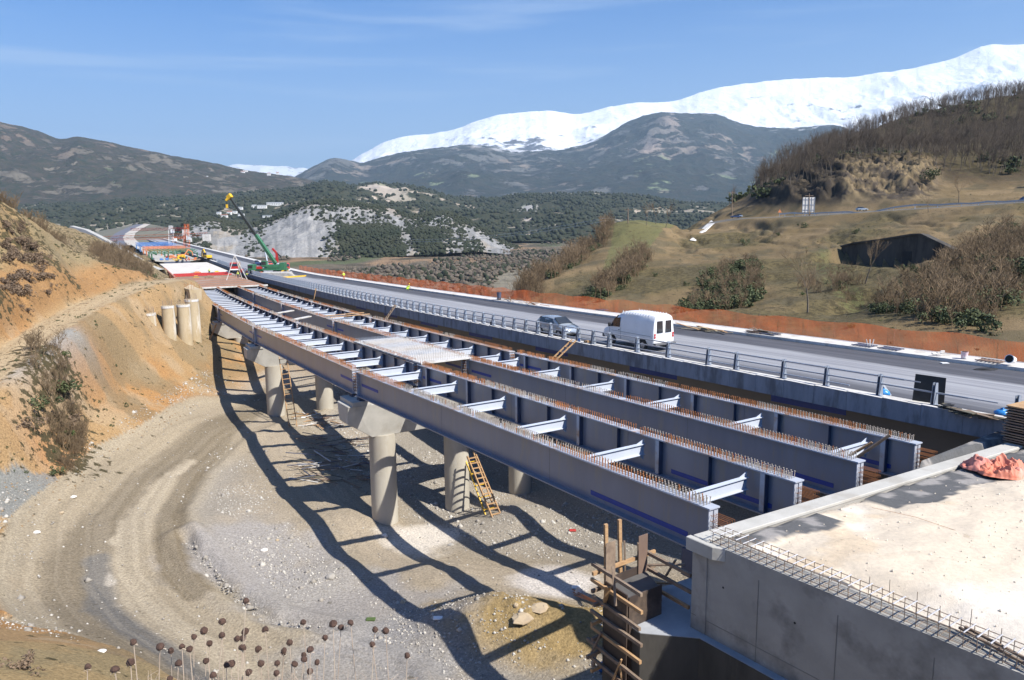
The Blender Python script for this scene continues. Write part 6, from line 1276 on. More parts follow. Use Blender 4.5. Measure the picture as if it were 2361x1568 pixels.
# travelling formwork gantries
def gantry(s0,s1,mm,label,hh,nb,leg=True):
    T=empty('formwork_gantry',at((s0+s1)/2,7,.3),label,'formwork gantry'); S=np.linspace(s0,s1,nb)
    for s in S:
        e=MB(); lattice(e,at(s,-2.2,hh),at(s,16.2,hh),.8,9,.09,h_=1.2); e.build('cross_truss',mm,T)
    for o in (0,7,14): e=MB(); e.beam(at(s0,o,hh-.9),at(s1,o,hh-.9),.5,.5); e.build('long_beam',mm,T)
    if leg:
        for s in (s0,s1):
            for o in (-1.8,4.5,9.5,15.8): e=MB(); e.beam(at(s,o,.3),at(s,o,hh-.6),.4,.4); e.build('leg',mm,T)
    for o in (-2.6,16.6): e=MB(); lattice(e,at(s0,o,-2.),at(s1,o,-2.),1.2,5,.12,h_=2.6); e.build('side_platform',M_blackst,T)
gantry(332,352,M_green,'nearest formwork gantry with green trusses on the far deck',3.2,3)
gantry(372,400,M_orange,'middle formwork gantry with orange trusses on the far deck',3.2,4)
gantry(432,480,M_blue,'furthest formwork gantry with blue trusses on the far deck',3.4,5)
# ================================================================ PEOPLE
def skin(name,J,E,Rd,matl,T,sub=1):
    me=bpy.data.meshes.new(name); me.from_pydata([tuple(j) for j in J],E,[]); me.update(); o=bpy.data.objects.new(name,me); COL.objects.link(o); o.parent=T
    me.materials.append(matl); md=o.modifiers.new('skin','SKIN'); sl_=me.skin_vertices[0].data if me.skin_vertices else None
    if sl_ is None:
        bm=__import__('bmesh').new(); bm.from_mesh(me); bm.verts.layers.skin.verify(); bm.to_mesh(me); bm.free(); sl_=me.skin_vertices[0].data
    for i,r in enumerate(Rd): sl_[i].radius=(r,r)
    sl_[0].use_root=True; md.use_smooth_shade=True; ss_=o.modifiers.new('sub','SUBSURF'); ss_.levels=sub; ss_.render_levels=sub; return o
def person(loc,rz,label,pose='stand',trm=None,vest=None,hel=None):
    T=local('person',label,'person'); vest=vest or M_hiviz; trm=trm or M_orange; hel=hel or M_yel
    if pose=='stand': J=[(0,0,.95),(0,0,1.12),(.01,0,1.40),(.01,0,1.52),(.02,0,1.66),(0,.12,.93),(.03,.13,.50),(0,.13,.08),(.12,.14,.04),(0,-.12,.93),(-.04,-.14,.50),(-.06,-.15,.08),(.06,-.16,.04),(0,.20,1.42),(.02,.27,1.14),(.14,.26,.92),(0,-.20,1.42),(.0,-.28,1.14),(.08,-.26,.90)]
    elif pose=='bend': J=[(0,0,.92),(.14,0,1.02),(.42,0,1.12),(.54,0,1.12),(.66,0,1.08),(0,.12,.90),(.06,.13,.48),(0,.13,.08),(.12,.14,.04),(0,-.12,.90),(.02,-.14,.48),(-.1,-.15,.08),(.02,-.16,.04),(.40,.2,1.10),(.50,.25,.82),(.55,.2,.58),(.40,-.2,1.10),(.52,-.24,.84),(.6,-.18,.6)]
    else: J=[(0,0,.32),(.06,0,.48),(.22,0,.74),(.30,0,.84),(.38,0,.94),(0,.12,.30),(.34,.18,.44),(.12,.16,.08),(.24,.17,.04),(0,-.12,.30),(.30,-.2,.42),(.05,-.16,.08),(.16,-.17,.04),(.22,.2,.72),(.36,.24,.52),(.55,.16,.34),(.22,-.2,.72),(.38,-.22,.52),(.56,-.12,.36)]
    E=[(0,1),(1,2),(2,3),(3,4),(0,5),(5,6),(6,7),(7,8),(0,9),(9,10),(10,11),(11,12),(2,13),(13,14),(14,15),(2,16),(16,17),(17,18)]
    Rd=[.14,.13,.15,.06,.10,.09,.065,.05,.045,.09,.065,.05,.045,.065,.05,.038,.065,.05,.038]
    skin('body',J,E,Rd,M_skin,T)
    sub=lambda idx,ed,ra,nm,mm: skin(nm,[J[i] for i in idx],ed,ra,mm,T)
    sub([0,1,2,13,14,16,17],[(0,1),(1,2),(2,3),(3,4),(2,5),(5,6)],[.165,.16,.18,.09,.075,.09,.075],'jacket',vest)
    sub([0,5,6,7,9,10,11],[(0,1),(1,2),(2,3),(0,4),(4,5),(5,6)],[.155,.115,.09,.075,.115,.09,.075],'trousers',trm)
    h=np.array(J[4]); e=MB(); e.lathe(h+[0,0,.03],[(.17,0),(.135,.01),(.13,.07),(.09,.12),(.02,.145)],12); e.build('helmet',hel,T,smooth=True)
    for k in (8,12): e=MB(); e.box(np.array(J[k])+[-.04,0,0],(.28,.1,.09)); e.build('boot',M_dark,T,bevel=.02)
    for sy_ in (-.035,.035): e=MB(); e.lathe(h+[.088,sy_,.0],[(.012,0),(.006,.01)],6,axis=(1,0,0)); e.build('eye',M_dark,T)
    e=MB(); e.tube(h+[.09,0,-.01],h+[.125,0,-.035],.012,5,.018); e.build('nose',M_skin,T)
    T.location=[float(v) for v in loc]; T.rotation_euler=(0,0,rz); return T
s,o=ons(793,646,.6); person(at(s,min(o,31.3),.60),2.2,'person in lime jacket and orange trousers standing by the far kerb')
s,o=ons(939,667,.75); person(at(s,o,.62 if o<31.5 else .84),.4,'person in lime jacket crouching at the far kerb','crouch',M_hiviz)
s,o=ons(483,633,.14); person(at(s,o,.125),-1.2,'person in lime vest and dark trousers standing in the middle of the rusty shuttering','stand',M_cloth)
s,o=ons(549,641,.14); person(at(s,o,.125),-1.,'person in dark clothes and lime vest beside the timber tripod','stand',M_cloth)
s,o=ons(566,641,.14); person(at(s,o,.125),.2,'person in lime jacket bending over near the guardrail','bend',M_cloth)
# timber tripod on the shuttering
s,o=ons(548,645,.14); p=at(s,o-.6,.13); T=empty('timber_tripod',p,'tall pale timber tripod standing at the edge of the rusty shuttering','tripod')
top=p+np.array([.3,0,6.2])
for q in (p+np.array([-2.,-.6,-.1]),p+np.array([3.,.2,.0]),p+np.array([1.,2.2,0])): e=MB(); e.beam(q,top,.16,.16); e.build('leg',M_coptop,T)
# ================================================================ LADDERS, PLANKS AND SITE CLUTTER
def ladder(p,q,wdt,n,matl,label,side,rung=None,name='timber_ladder',rr=.05):
    p=np.array(p);q=np.array(q);T=empty(name,p,label,'ladder'); side=np.array(side,float);side/=np.linalg.norm(side)
    for s_ in (-1,1): e=MB(); e.beam(p+side*wdt/2*s_,q+side*wdt/2*s_,rr,rr*1.8); e.build('rail',matl,T)
    for k in range(n): c=p+(q-p)*(k+.5)/n; e=MB(); e.beam(c-side*(wdt/2+.06),c+side*(wdt/2+.06),rr*1.5,rr*.8); e.build('rung',rung or matl,T)
    return T
d33,r33=axes(33.3)
p=atz(1150,1203,-1.2); q=atY(1087,1050,p[1]+2.2); ladder(p,q,.75,13,M_wood,'long yellow and timber ladder leaning under the girders beside the second column',r33,rung=M_wood,rr=.08)
T=empty('yellow_scaffold',p,'yellow timber scaffold frame behind the long ladder','scaffold')
p2=atz(1127,1195,-1.2);
for dx in (0,.9): 
    e=MB(); e.beam(p2+r33*dx+d33*.4,atY(1068,1046,p2[1]+2.8)+r33*dx,.09,.09); e.build('standard',M_yel if dx==0 else M_wood,T)
for k in range(5): a=p2+(atY(1068,1046,p2[1]+2.8)-p2)*(k+.6)/5.5+d33*.3; e=MB(); e.beam(a,a+r33*1.,.07,.05); e.build('cross_board',M_yel,T)
p=atz(676,985,-.2); q=atY(652,822,p[1]+2.5); ladder(p,q,.8,14,M_wood,'long timber ladder leaning on the second pier cap beam',r33,rr=.07)
s,o=ons(1291,789,.9); q=at(s,17.05,.95); pl=atY(1277,829,q[1]-.9); ladder(pl,q,.55,4,M_wood,'short timber ladder from the right girder up to the road edge',axes(s)[0],rr=.06)
for (x,y,lab) in ((724,690,'pale ladder propped against the coping, furthest of the three'),(890,730,'grey ladder propped against the coping, left of the short timber one')):
    s,o=ons(x+3,y-22,.9); q=at(s,17.1,1.1); ladder(atY(x-2,y+8,q[1]-1.),q,.45,5,M_woodg if x>800 else M_wood,lab,axes(s)[0],rr=.06)
s,_=ons(478,758,-4); pl=at(92,-2.5,-5.5); ladder(pl,at(92,-.8,-1.9),.5,6,M_wood,'small timber ladder below the third pier cap on the left',axes(92)[0],rr=.06)
# planks lying across the girders
for k,(x,y,lab) in enumerate(((818,731,'pale plank laid across the right girders, nearer one'),(812,727,'pale plank laid across the right girders, farther one'))):
    s,o=ons(x,y,.1); e=MB(); e.beam(at(s,8.6,.26),at(s+.8,13.6,.26),.28,.07); thing('plank',e,M_wood,lab,'plank','planks laid across the girders')
for (x,y,w_,lab) in ((640,728,3.,'white board bundle between the girder pairs, furthest'),(668,744,3.2,'white board bundle between the girder pairs, nearer')):
    s,o=ons(x,y,-.6); e=MB(); e.beam(at(s,5.4,-.3),at(s+3,8.4,-.3),.5,.12); thing('board_bundle',e,M_coptop,lab,'board bundle')
# precast slab with stirrups between the middle girders
T=empty('precast_slab',at(40,6.8,0),'white precast slab bristling with bars, laid between the two girder pairs','precast slab')
c4=[ons(964,836,.1),ons(1082,826,.1),ons(914,779,.1),ons(833,786,.1)]; sa=min(c4[0][0],c4[1][0]); sb=max(c4[2][0],c4[3][0]); print('slab',c4)
ns=6
for k in range(ns):
    a=sa+(sb-sa)*k/ns; b=sa+(sb-sa)*(k+1)/ns-.06; e=MB(); P=lambda s,o,z: at(s,o,z); e.hexa([P(a,4.6,.05),P(a,9.1,.05),P(b,9.1,.05),P(b,4.6,.05),P(a,4.6,.16),P(a,9.1,.16),P(b,9.1,.16),P(b,4.6,.16)]); pn=e.build('slab_plank',M_coptop,T)
    e=MB(); nn=int((b-a)/.28)
    for i in range(nn):
        for j in range(15):
            s=a+(i+.5)*(b-a)/nn; o=4.75+j*.3; q=at(s,o,.15); e.tube(q,q+UP*.26,.010,3,cap=False); e.tube(q+UP*.26,q+UP*.26+axes(s)[1]*.14,.010,3,cap=False)
    e.build('stirrups',M_galvr if k%2 else M_galv,pn,kind='stuff')
# things along the road's near edge at the right
s,o=ons(2135,938,.7); p=at(s+.9,19.2,.6); e=MB(); X,Y=axes(s); a=atz(2103,928,p[2]); b=atz(2176,940,p[2]); u=b-a; nn_=np.cross(u,UP); nn_/=np.linalg.norm(nn_); tl=UP*1.45-nn_*.28
e.prism([a,b,b+tl+u*-.06,a+tl-u*.02],nn_*.03); thing('plywood_sheet',e,mat('black_ply_panel',(.012,.012,.011),(.03,.028,.025),sc=1.,rough=.6),'large black plywood sheet standing on edge behind the guardrail','plywood')
def bag(x,y,r,matl,label,dz=.6,seed=1,name='plastic_bag',cat='bag',sq=.8):
    s,o=ons(x,y,dz); p=at(s,o,dz); m=MB(); R=random.Random(seed); rg=[]
    for (f,h) in ((.6,0),(1.,.3),(.95,.8),(.55,1.25),(.2,1.5),(.28,1.65)): rg.append([(p[0]+r*f*R.uniform(.82,1.15)*math.cos(6.283*k/12),p[1]+r*f*R.uniform(.82,1.15)*math.sin(6.283*k/12),p[2]+r*h*sq*R.uniform(.93,1.07)) for k in range(12)])
    m.rings(rg); return thing(name,m,matl,label,cat,smooth=True)
M_bag=mat('blue_plastic_film',(.05,.28,.62),(.03,.2,.5),sc=6.,rough=.3,bump=.5,bsc=14)
bag(2036,912,.34,M_bag,'bright blue plastic bag behind a rail post',seed=3); bag(2311,958,.36,M_bag,'blue plastic sheet bundled behind the last guardrail post',seed=5,sq=.6)
s1=ons(2054,913,.6); e=MB(); a=at(s1[0],s1[1],.62); e.beam(a,a+np.array([-.42,.1,.62]),.09,.09); thing('white_pipe',e,M_white,'short white pipe leaning by the blue bag','pipe')
def debris(x0,x1,y,n,label,seed,ms,dz=.72,L=(.5,1.4),o=None,name='debris_pile'):
    R=random.Random(seed); s0,o0=ons(x0,y[0],dz); s1,o1=ons(x1,y[1],dz)
    if o0>26: o0,o1=(31.7,31.7) if dz>.7 else (30.5,30.5)
    c=at((s0+s1)/2,(o0+o1)/2,dz); T=empty(name,c,label,'debris')
    for k in range(n):
        t=R.random(); s=s0+(s1-s0)*t; oo=o0+(o1-o0)*t+R.uniform(-.25,.25); p=at(s,oo,dz+.03+R.uniform(0,.22)); a=R.uniform(-.5,.5); X,Y=axes(s); dd=X*math.cos(a)+Y*math.sin(a)+UP*R.uniform(-.08,.08); l=R.uniform(*L)
        e=MB(); e.beam(p-dd*l/2,p+dd*l/2,R.choice((.09,.14,.22)),.035); e.build('board',ms[k%len(ms)],T)
    return T
M_olive=mat('muddy_board',(.15,.135,.095),(.10,.09,.065),sc=3.,rough=.95)
debris(2160,2200,(940,948),16,'heap of muddy rags and boards beside the black panel',3,[M_olive,M_dark],L=(.25,.6)); debris(2215,2300,(957,968),18,'pile of muddy boards between the last two rail posts',4,[M_olive,M_woodg],L=(.6,1.5))
s,o=ons(2215,953,.75); e=MB(); e.box(at(s,o,.83),(.8,.5,.14),(axes(s)[0],axes(s)[1],UP)); thing('black_tray',e,M_dark,'black tray lying on the kerb between the debris piles','tray',bevel=.02)
# things along the far kerb
for i,(x0,x1,y,n,lab,ms) in enumerate(((1575,1650,(757,771),12,'pile of pale yellow planks at the far kerb right of the van',[M_wood,mat('pale_plank',(.55,.45,.27),(.46,.37,.22),sc=2.,rough=.8)]),(1160,1250,(690,696),9,'low stack of planks at the far kerb with the grey drum',[M_wood,M_woodg]),(1285,1325,(694,700),5,'loose sticks at the far kerb leaning on the net',[M_wood,M_rust]),(1700,1740,(772,776),5,'muddy boards on the far kerb',[M_woodg,M_olive]))):
    debris(x0,x1,y,n,lab,30+i,ms,dz=.86 if i!=0 else .66,L=(1.2,3.2),name='plank_pile')
def grate(x,y,label,mm=None,w_=1.5):
    s,o=ons(x,y,.86); o=max(o,31.75); T=empty('drain_grate',at(s,o,.86),label,'grate'); X,Y=axes(s)
    for k in range(6): e=MB(); e.box(at(s+(k-2.5)*w_/6,o,.90),(.10,.8,.05),(X,Y,UP)); e.build('bar',mm or M_stiff,T)
    for j in (-.42,.42): e=MB(); e.box(at(s,o+j,.90),(w_,.06,.06),(X,Y,UP)); e.build('frame',mm or M_stiff,T)
for i,(x,y,lab) in enumerate(((1745,774,'dark drain grate on the far kerb, first right of the plank pile'),(1950,804,'dark drain grate on the far kerb under the grassy slope, left of a pair'),(2005,813,'dark drain grate on the far kerb, right of a pair'),(1390,715,'dark drain grate on the far kerb above the car'),(1480,727,'dark drain grate on the far kerb just left of the van roof'),(1716,770,'reddish grate lying on the far kerb'),(2262,838,'long reddish mesh panel on the far kerb beside the bucket'))): grate(x,y,lab,M_ply if 'red' in lab else None)
def bucket(x,y,r,h_,label,tip=False,mm=None,name='bucket',lid=True):
    s,o=ons(x,y,.84); o=max(o,31.7); p=at(s,o,.86); T=empty(name,p,label,'bucket' if name=='bucket' else 'drum'); ax=UP if not tip else np.array([-.8,-.5,.25]); ax=ax/np.linalg.norm(ax); p=p+(UP*r if tip else 0)
    e=MB(); e.lathe(p,[(r*.85,0),(r,h_*.95),(r*1.05,h_)],16,axis=ax); e.build('shell',mm or M_white,T,auto=True)
    e=MB(); e.lathe(p+ax*(h_+.002),[(r*.9,0),(r*.88,.006)],16,axis=ax); e.build('inside',M_dark,T)
bucket(2206,830,.22,.42,'pink and white bucket standing on the far kerb',mm=mat('pink_white_bucket',(.72,.50,.54),(.70,.66,.66),sc=3.,rough=.5,lo=.45,hi=.5)); bucket(2302,848,.26,.5,'white bucket tipped over on the far kerb, spilling black tar',tip=True)
bucket(1149,691,.30,.95,'dark grey drum standing on the far kerb by the planks',mm=M_stiff,name='drum')
s,o=ons(2275,851,.62); m=MB(); p=at(s,o,.61); m.rings([[(p[0]+f*.75*math.cos(6.283*k/12)*random.uniform(.7,1.2),p[1]+f*.35*math.sin(6.283*k/12)*random.uniform(.7,1.2),p[2]+h_) for k in range(12)] for f,h_ in ((1,0),(.8,.05),(.3,.07))]); thing('tar_spill',m,M_dark,'black tar spilt under the tipped white bucket','spill')
s,o=ons(2148,823,.84); o=max(o,31.6); e=MB(); 
for k in range(6): q=at(s,o,.9)+np.array([random.uniform(-.4,.4),random.uniform(-.2,.2),random.uniform(0,.2)]); e.box(q,(.3,.12,.10))
thing('pale_rag',e,M_coptop,'small heap of pale rags on the far kerb','rag',bevel=.03)
s,o=ons(2178,838,.6); e=MB(); e.box(at(s,o,.63),(.45,.3,.04)); thing('white_scrap',e,M_white,'white flat scrap lying on the road below the bucket','scrap')
s,o=ons(1997,800,.84); o=max(o,31.6); e=MB(); 
for k in range(3): q=at(s,o,.86)+np.array([.15*k,0,0]); e.beam(q,q+np.array([-.1+.12*k,.1,.5]),.05,.05)
thing('white_pegs',e,M_coptop,'three pale pegs standing on the far kerb','pegs')
e=MB(); s,o=ons(1312,797,.76); e.box(at(s,17.85,.85),(.3,.3,.2)); e.box(at(s+.5,18.0,.82),(.8,.25,.14)); thing('timber_offcuts',e,M_wood,'timber offcuts on the near kerb in front of the silver car','offcuts')
e=MB(); s,o=ons(1288,793,.76); e.lathe(at(s,17.6,.76),[(.09,0),(.09,.2),(.04,.25)],8); thing('blue_can',e,M_blue,'small blue can on the near kerb by the short ladder','can')
e=MB(); s,o=ons(957,765,.76); e.box(at(s,17.9,.9),(.5,.35,.3)); thing('black_box',e,M_dark,'small black box at the near kerb among the posts','box',bevel=.03)
# under the bridge: timber and rebar mess
T=empty('timber_heap',gpx(760,1070,30),'dark heap of timbers and bars in the shadow under the second span','timber heap'); R=random.Random(5)
for k in range(90):
    p=gpx(R.uniform(690,860),R.uniform(1010,1120),30)+UP*R.uniform(.05,.6); a=R.uniform(-.9,.5); l=R.uniform(.8,3.); dd=np.array([math.cos(a),math.sin(a),R.uniform(-.12,.12)]); e=MB(); e.beam(p-dd*l/2,p+dd*l/2,.09,.05); e.build('timber',(M_woodg,M_stiff,M_olive,M_ply)[k%4] if k%9 else M_coptop,T)
T=empty('scrap_timber',gpx(730,975,30),'scattered reddish boards and sticks at the foot of the second pier','scrap timber')
for k in range(34):
    p=gpx(R.uniform(690,780),R.uniform(955,990),30)+UP*R.uniform(.05,.3); a=R.uniform(-1.2,1.2); l=R.uniform(.6,2.2); dd=np.array([math.cos(a),math.sin(a),0]); e=MB(); e.beam(p-dd*l/2,p+dd*l/2,.12,.05); e.build('board',(M_ply,M_wood,M_coptop)[k%3],T)
T=empty('rebar_bundle',atz(1365,1385,.6),'bundle of rusty bars lying on the earth mound under the near girder','rebar bundle')
for k in range(16):
    a=gpx(1322+R.uniform(-4,4),1372+R.uniform(-4,6),25)+UP*.12; b=gpx(1392+R.uniform(-5,8),1405+R.uniform(-4,5),25)+UP*.15; e=MB(); e.tube(a,b,.016,4); e.build('bar',M_rust,T)
p=gpx(1334,1380,25); e=MB(); a=p+UP*.35; X=np.array([.75,.35,.12]);X/=np.linalg.norm(X);Z_=np.array([-.25,.1,.9]);Z_/=np.linalg.norm(Z_); e.prism([a-X*.26,a+Z_*.0-X*0-Z_*.28,a+X*.26,a+Z_*.28],np.cross(X,Z_)*.02); thing('white_placard',e,M_white,'blank white diamond placard standing by the rusty bar bundle','placard')
for i,(x,y) in enumerate(((1388,1548),(1412,1545),(1434,1548))):
    p=gpx(x,y,25); T=empty('water_canister',p,('left','middle','right')[i]+' one of three blue translucent water canisters in the shade','canister','blue water canisters'); e=MB(); e.lathe(p,[(.17,0),(.19,.04),(.19,.15),(.175,.17),(.19,.2),(.19,.36),(.12,.44),(.05,.46),(.05,.5)],14,axis=(.2,-.3,1.)); e.build('body',mat('blue_canister%d'%i,(.05,.16,.42),(.04,.12,.34),rough=.15),T,smooth=True); e=MB(); e.lathe(p+np.array([.2,-.3,1])/1.063*.5,[(.055,0),(.055,.05)],10,axis=(.2,-.3,1.)); e.build('cap',M_white,T)
for i,(x,y,mm,lab) in enumerate(((855,1434,M_leaf2,'green plastic scrap on the gravel flat'),(1010,1430,M_white,'white scrap at the left end of the earth mound'),(1328,1060+300,M_white,'white paper on the haul track') ,(1320,1225,M_red,'red and white scrap on the track under the girders'),(700,965,M_white,'white sack at the foot of the second pier'))):
    p=gpx(x,y,25); e=MB(); e.box(p+UP*.06,(.5,.3,.1)); thing('litter',e,mm,lab,'litter',bevel=.03)
# ================================================================ BORED PILES and cap beam on the left bank
M_pile=mat('earthy_pile_concrete',(.46,.38,.26),(.38,.29,.17),sc=1.1,rough=.95,bump=.5,bsc=5,c3=(.62,.58,.50),sc3=.5,stretch=(1,1,.3))
for i,(x,yt,yb,r,Y,lab) in enumerate(((344,722,798,.72,92,'leftmost exposed bored pile standing out of the earth bank'),(386,705,800,.74,93.5,'second bored pile from the left in the earth bank'),(422,702,792,.80,95.5,'third bored pile from the left, with white cap ring'),(441,690,790,.85,98,'rightmost bored pile nearest the girders'))):
    t=atY(x,yt,Y); b=atY(x+12,yb,Y-1.5); T=empty('bored_pile',b-UP*.5,lab,'pile','bored piles in the bank'); e=MB(); e.lathe((t[0],t[1],b[2]-2),[(r*1.04,0),(r,.8*(t[2]-b[2]+2)),(r*.98,t[2]-b[2]+2)],18); e.v=[tuple(np.array(v)+np.array([random.gauss(0,.025),random.gauss(0,.025),0])) for v in e.v]; e.build('shaft',M_pile,T,auto=True)
    e=MB()
    for k in range(12): a=k*.5236; q=t+np.array([math.cos(a)*r*.75,math.sin(a)*r*.75,0]); e.tube(q,q+UP*random.uniform(.5,.9),.02,4)
    e.build('starter_bars',M_rebar,T,kind='stuff'); e=MB(); e.lathe(t-UP*.28,[(r*1.03,0),(r*1.03,.27)],18); e.build('cap_ring',M_coptop,T)
a=atY(392,643,123); b=atY(452,668,104); T=empty('capping_beam',(a+b)/2-UP*3,'rough capping beam of the pile wall climbing beside the deck','capping beam'); 
u=(b-a)/np.linalg.norm(b-a); sd=np.cross(u,UP); sd/=np.linalg.norm(sd); e=MB(); rg=[]
for k in range(14): q=a+(b-a)*k/13+np.array([random.gauss(0,.08),random.gauss(0,.08),random.gauss(0,.08)]); rg.append([q-sd*.8,q+sd*.8,q+sd*.7-UP*1.5,q-sd*.7-UP*1.5])
e.rings(rg); e.build('beam',M_pile,T); e=MB()
for k in range(44): q=a+(b-a)*k/43+sd*random.choice((-.6,.6,0)); e.tube(q,q+UP*random.uniform(.4,.8),.02,3)
e.build('starter_bars',M_rust,T,kind='stuff')
# grey shotcrete berm line on the far left slope
m=MB(); rg=[]
for x,y,Y in ((165,521,300),(200,530,285),(232,546,270),(262,562,262),(300,584,250),(345,612,235),(372,622,228)): q=atY(x,y,Y); rg.append([q+np.array([-2.8,0,-4.5]),q+np.array([-.6,0,0]),q+np.array([.9,0,.1]),q+np.array([6.5,-3,-9])])
m.rings(rg,close=False,caps=False); o=m.build('shotcrete_berm',mat('grey_shotcrete',(.46,.45,.42),(.38,.37,.34),sc=.3,rough=.95,bump=.3),kind='structure'); o['label']='grey shotcrete slope protection above the far deck'
# ================================================================ RIGHT HILLSIDE: culvert, billboard, poles, old road
Q=[(1943,568),(1975,560),(2030,553),(2105,541),(2128,540),(2203,576),(2196,600),(2125,612),(2058,622),(2035,620),(1990,610)]
pts=[cv_point(x,y) for x,y in Q]; n3=np.array([CVn[0],CVn[1],0.]); u3=np.array([CVu[0],CVu[1],0.])
T=empty('culvert_portal',cv_point(2060,616),'large dark concrete culvert headwall let into the grassy hillside','culvert')
M_culv=mat('stained_shaded_concrete',(.06,.055,.047),(.085,.075,.062),sc=.5,rough=.95,stretch=(1,1,.3),bump=.3,c3=(.035,.03,.026),sc3=.3)  # stained concrete, the wall's shade put into its near-black colour
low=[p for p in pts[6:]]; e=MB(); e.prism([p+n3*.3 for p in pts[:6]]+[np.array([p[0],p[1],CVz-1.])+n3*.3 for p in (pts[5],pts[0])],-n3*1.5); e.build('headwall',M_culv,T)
e=MB()
for a_,b_ in zip(pts[:5],pts[1:6]): e.beam(a_+n3*.25,b_+n3*.25,.7,.3)
e.build('coping',M_culv,T)
a_=cv_point(2093,612); e=MB(); e.box(a_+n3*.32+UP*1.2,(1.8,.12,2.6),(u3,n3,UP)); e.build('dark_mouth_slab',M_dark,T)  # solid dark slab, its black standing for the unlit culvert mouth
# billboard seen from behind
b0=gpx(1865,498,180); sc_=b0[1]/FPX; T=empty('billboard',b0,'white billboard on posts beside the old road, back towards us','billboard')
tl_=atY(1851,455,b0[1]); br_=atY(1877,489,b0[1]); W_=br_[0]-tl_[0]; H_=tl_[2]-br_[2]
for k in range(4):
    x0=tl_[0]+W_*k/4; e=MB(); e.box((x0+W_/8,b0[1],(tl_[2]+br_[2])/2),(W_/4-.05,.08,H_)); e.build('panel',M_coptop,T)
for k in range(5): x0=tl_[0]+W_*k/4; e=MB(); e.tube((x0,b0[1]-.15,b0[2]-.5),(x0,b0[1]-.15,tl_[2]),.06,6); e.build('post',M_galvr,T)
for k in range(3): e=MB(); e.beam((tl_[0],b0[1]-.12,br_[2]+H_*(.15+.35*k)),(br_[0],b0[1]-.12,br_[2]+H_*(.15+.35*k)),.08,.1); e.build('cross_rail',M_galvr,T)
def pole(x,yb,yt,lab,cross=True,Y=None,lo=60):
    b=gpx(x,yb,lo) if Y is None else atY(x,yb,Y); t=atY(x,yt,b[1]); T=empty('utility_pole',b,lab,'pole'); e=MB(); e.tube(b-UP*.3,t,.16,8,.10); e.build('shaft',M_woodg,T)
    if cross: e=MB(); e.beam(t-UP*.6-np.array([1.1,0,0]),t-UP*.6+np.array([1.1,0,0]),.12,.12); e.build('cross_arm',M_woodg,T); e=MB(); [e.lathe(t-UP*.5+np.array([x_,0,0]),[(.06,0),(.05,.22)],6) for x_ in (-.9,0,.9)]; e.build('insulators',M_glass,T)
    return t
pole(1866,500,446,'wooden pole behind the billboard'); t1_=pole(1395,536,503,'double wooden pole at the left edge of the grassy ridge'); pole(1448,518,479,'wooden pole behind the grassy knoll'); pole(1688,500,440,'thin pole at the left end of the old road')
e=MB(); a=t1_; b=atY(930,552,t1_[1]*1.6); 
for z in (0,.8):
    prev=a-UP*z
    for k in range(1,13): t=k/12; q=a+(b-a)*t-UP*(z+22*t*(1-t)*.35); e.tube(prev,q,.05,3,cap=False); prev=q
thing('power_line',e,M_galvr,'two thin power lines running left from the ridge pole','power line')
for x,y,rz,mm,lab in ((1706,505,2.9,M_bluec,'dark car at the left end of the old road'),(1712,503,2.9,M_silver,'pale car beside the dark one on the old road'),(1975,488,.15,M_silver,'grey car driving on the old road above the slope'),(2368-14,466,.1,M_bluec,'dark vehicle on the old road at the right edge')):
    p=gpx(x,y,120); far_car(0,0,1,mm,lab,base=p+UP*.1,rz=rz,sc=.7)
p=gpx(1797,502,150); T=empty('warning_sign',p,'small orange triangular warning sign on the old road','sign'); e=MB(); e.tube(p,p+UP*1.6,.05,5); e.build('post',M_galvr,T); e=MB(); e.prism([p+np.array([-.55,-.05,1.3]),p+np.array([.55,-.05,1.3]),p+np.array([0,-.05,2.2])],(0,.04,0)); e.build('plate',M_orange,T)
# steel barrier along the old road
GR=empty('road_barrier',OLDR[3],'low steel crash barrier along the old road on the hill','guardrail'); 
pts=[OLDR[i]+(OLDR[i+1]-OLDR[i])*t for i in range(0,5) for t in np.linspace(0,1,8,endpoint=False)]; e=MB()
for a,b in zip(pts[:-1],pts[1:]): za,zb_=gz(a[0],a[1]-2.6),gz(b[0],b[1]-2.6); e.beam((a[0],a[1]-2.8,za+.85),(b[0],b[1]-2.8,zb_+.85),.08,.34)
e.build('rail',M_galvr,GR)
for a in pts[::2]: e=MB(); e.tube((a[0],a[1]-2.8,gz(a[0],a[1]-2.6)-.2),(a[0],a[1]-2.8,gz(a[0],a[1]-2.6)+.85),.07,5); e.build('post',M_galvr,GR)
# pale rubble chute below the road and lime heap
m=MB(); a=[gpx(x,y,120)+UP*.25 for x,y in ((1590,556),(1604,560),(1648,518),(1640,510))]; m.add(a,[(0,1,2,3)]); o=m.build('rubble_chute',M_coptop,kind='structure'); o['label']='pale rubble chute below the end of the old road'
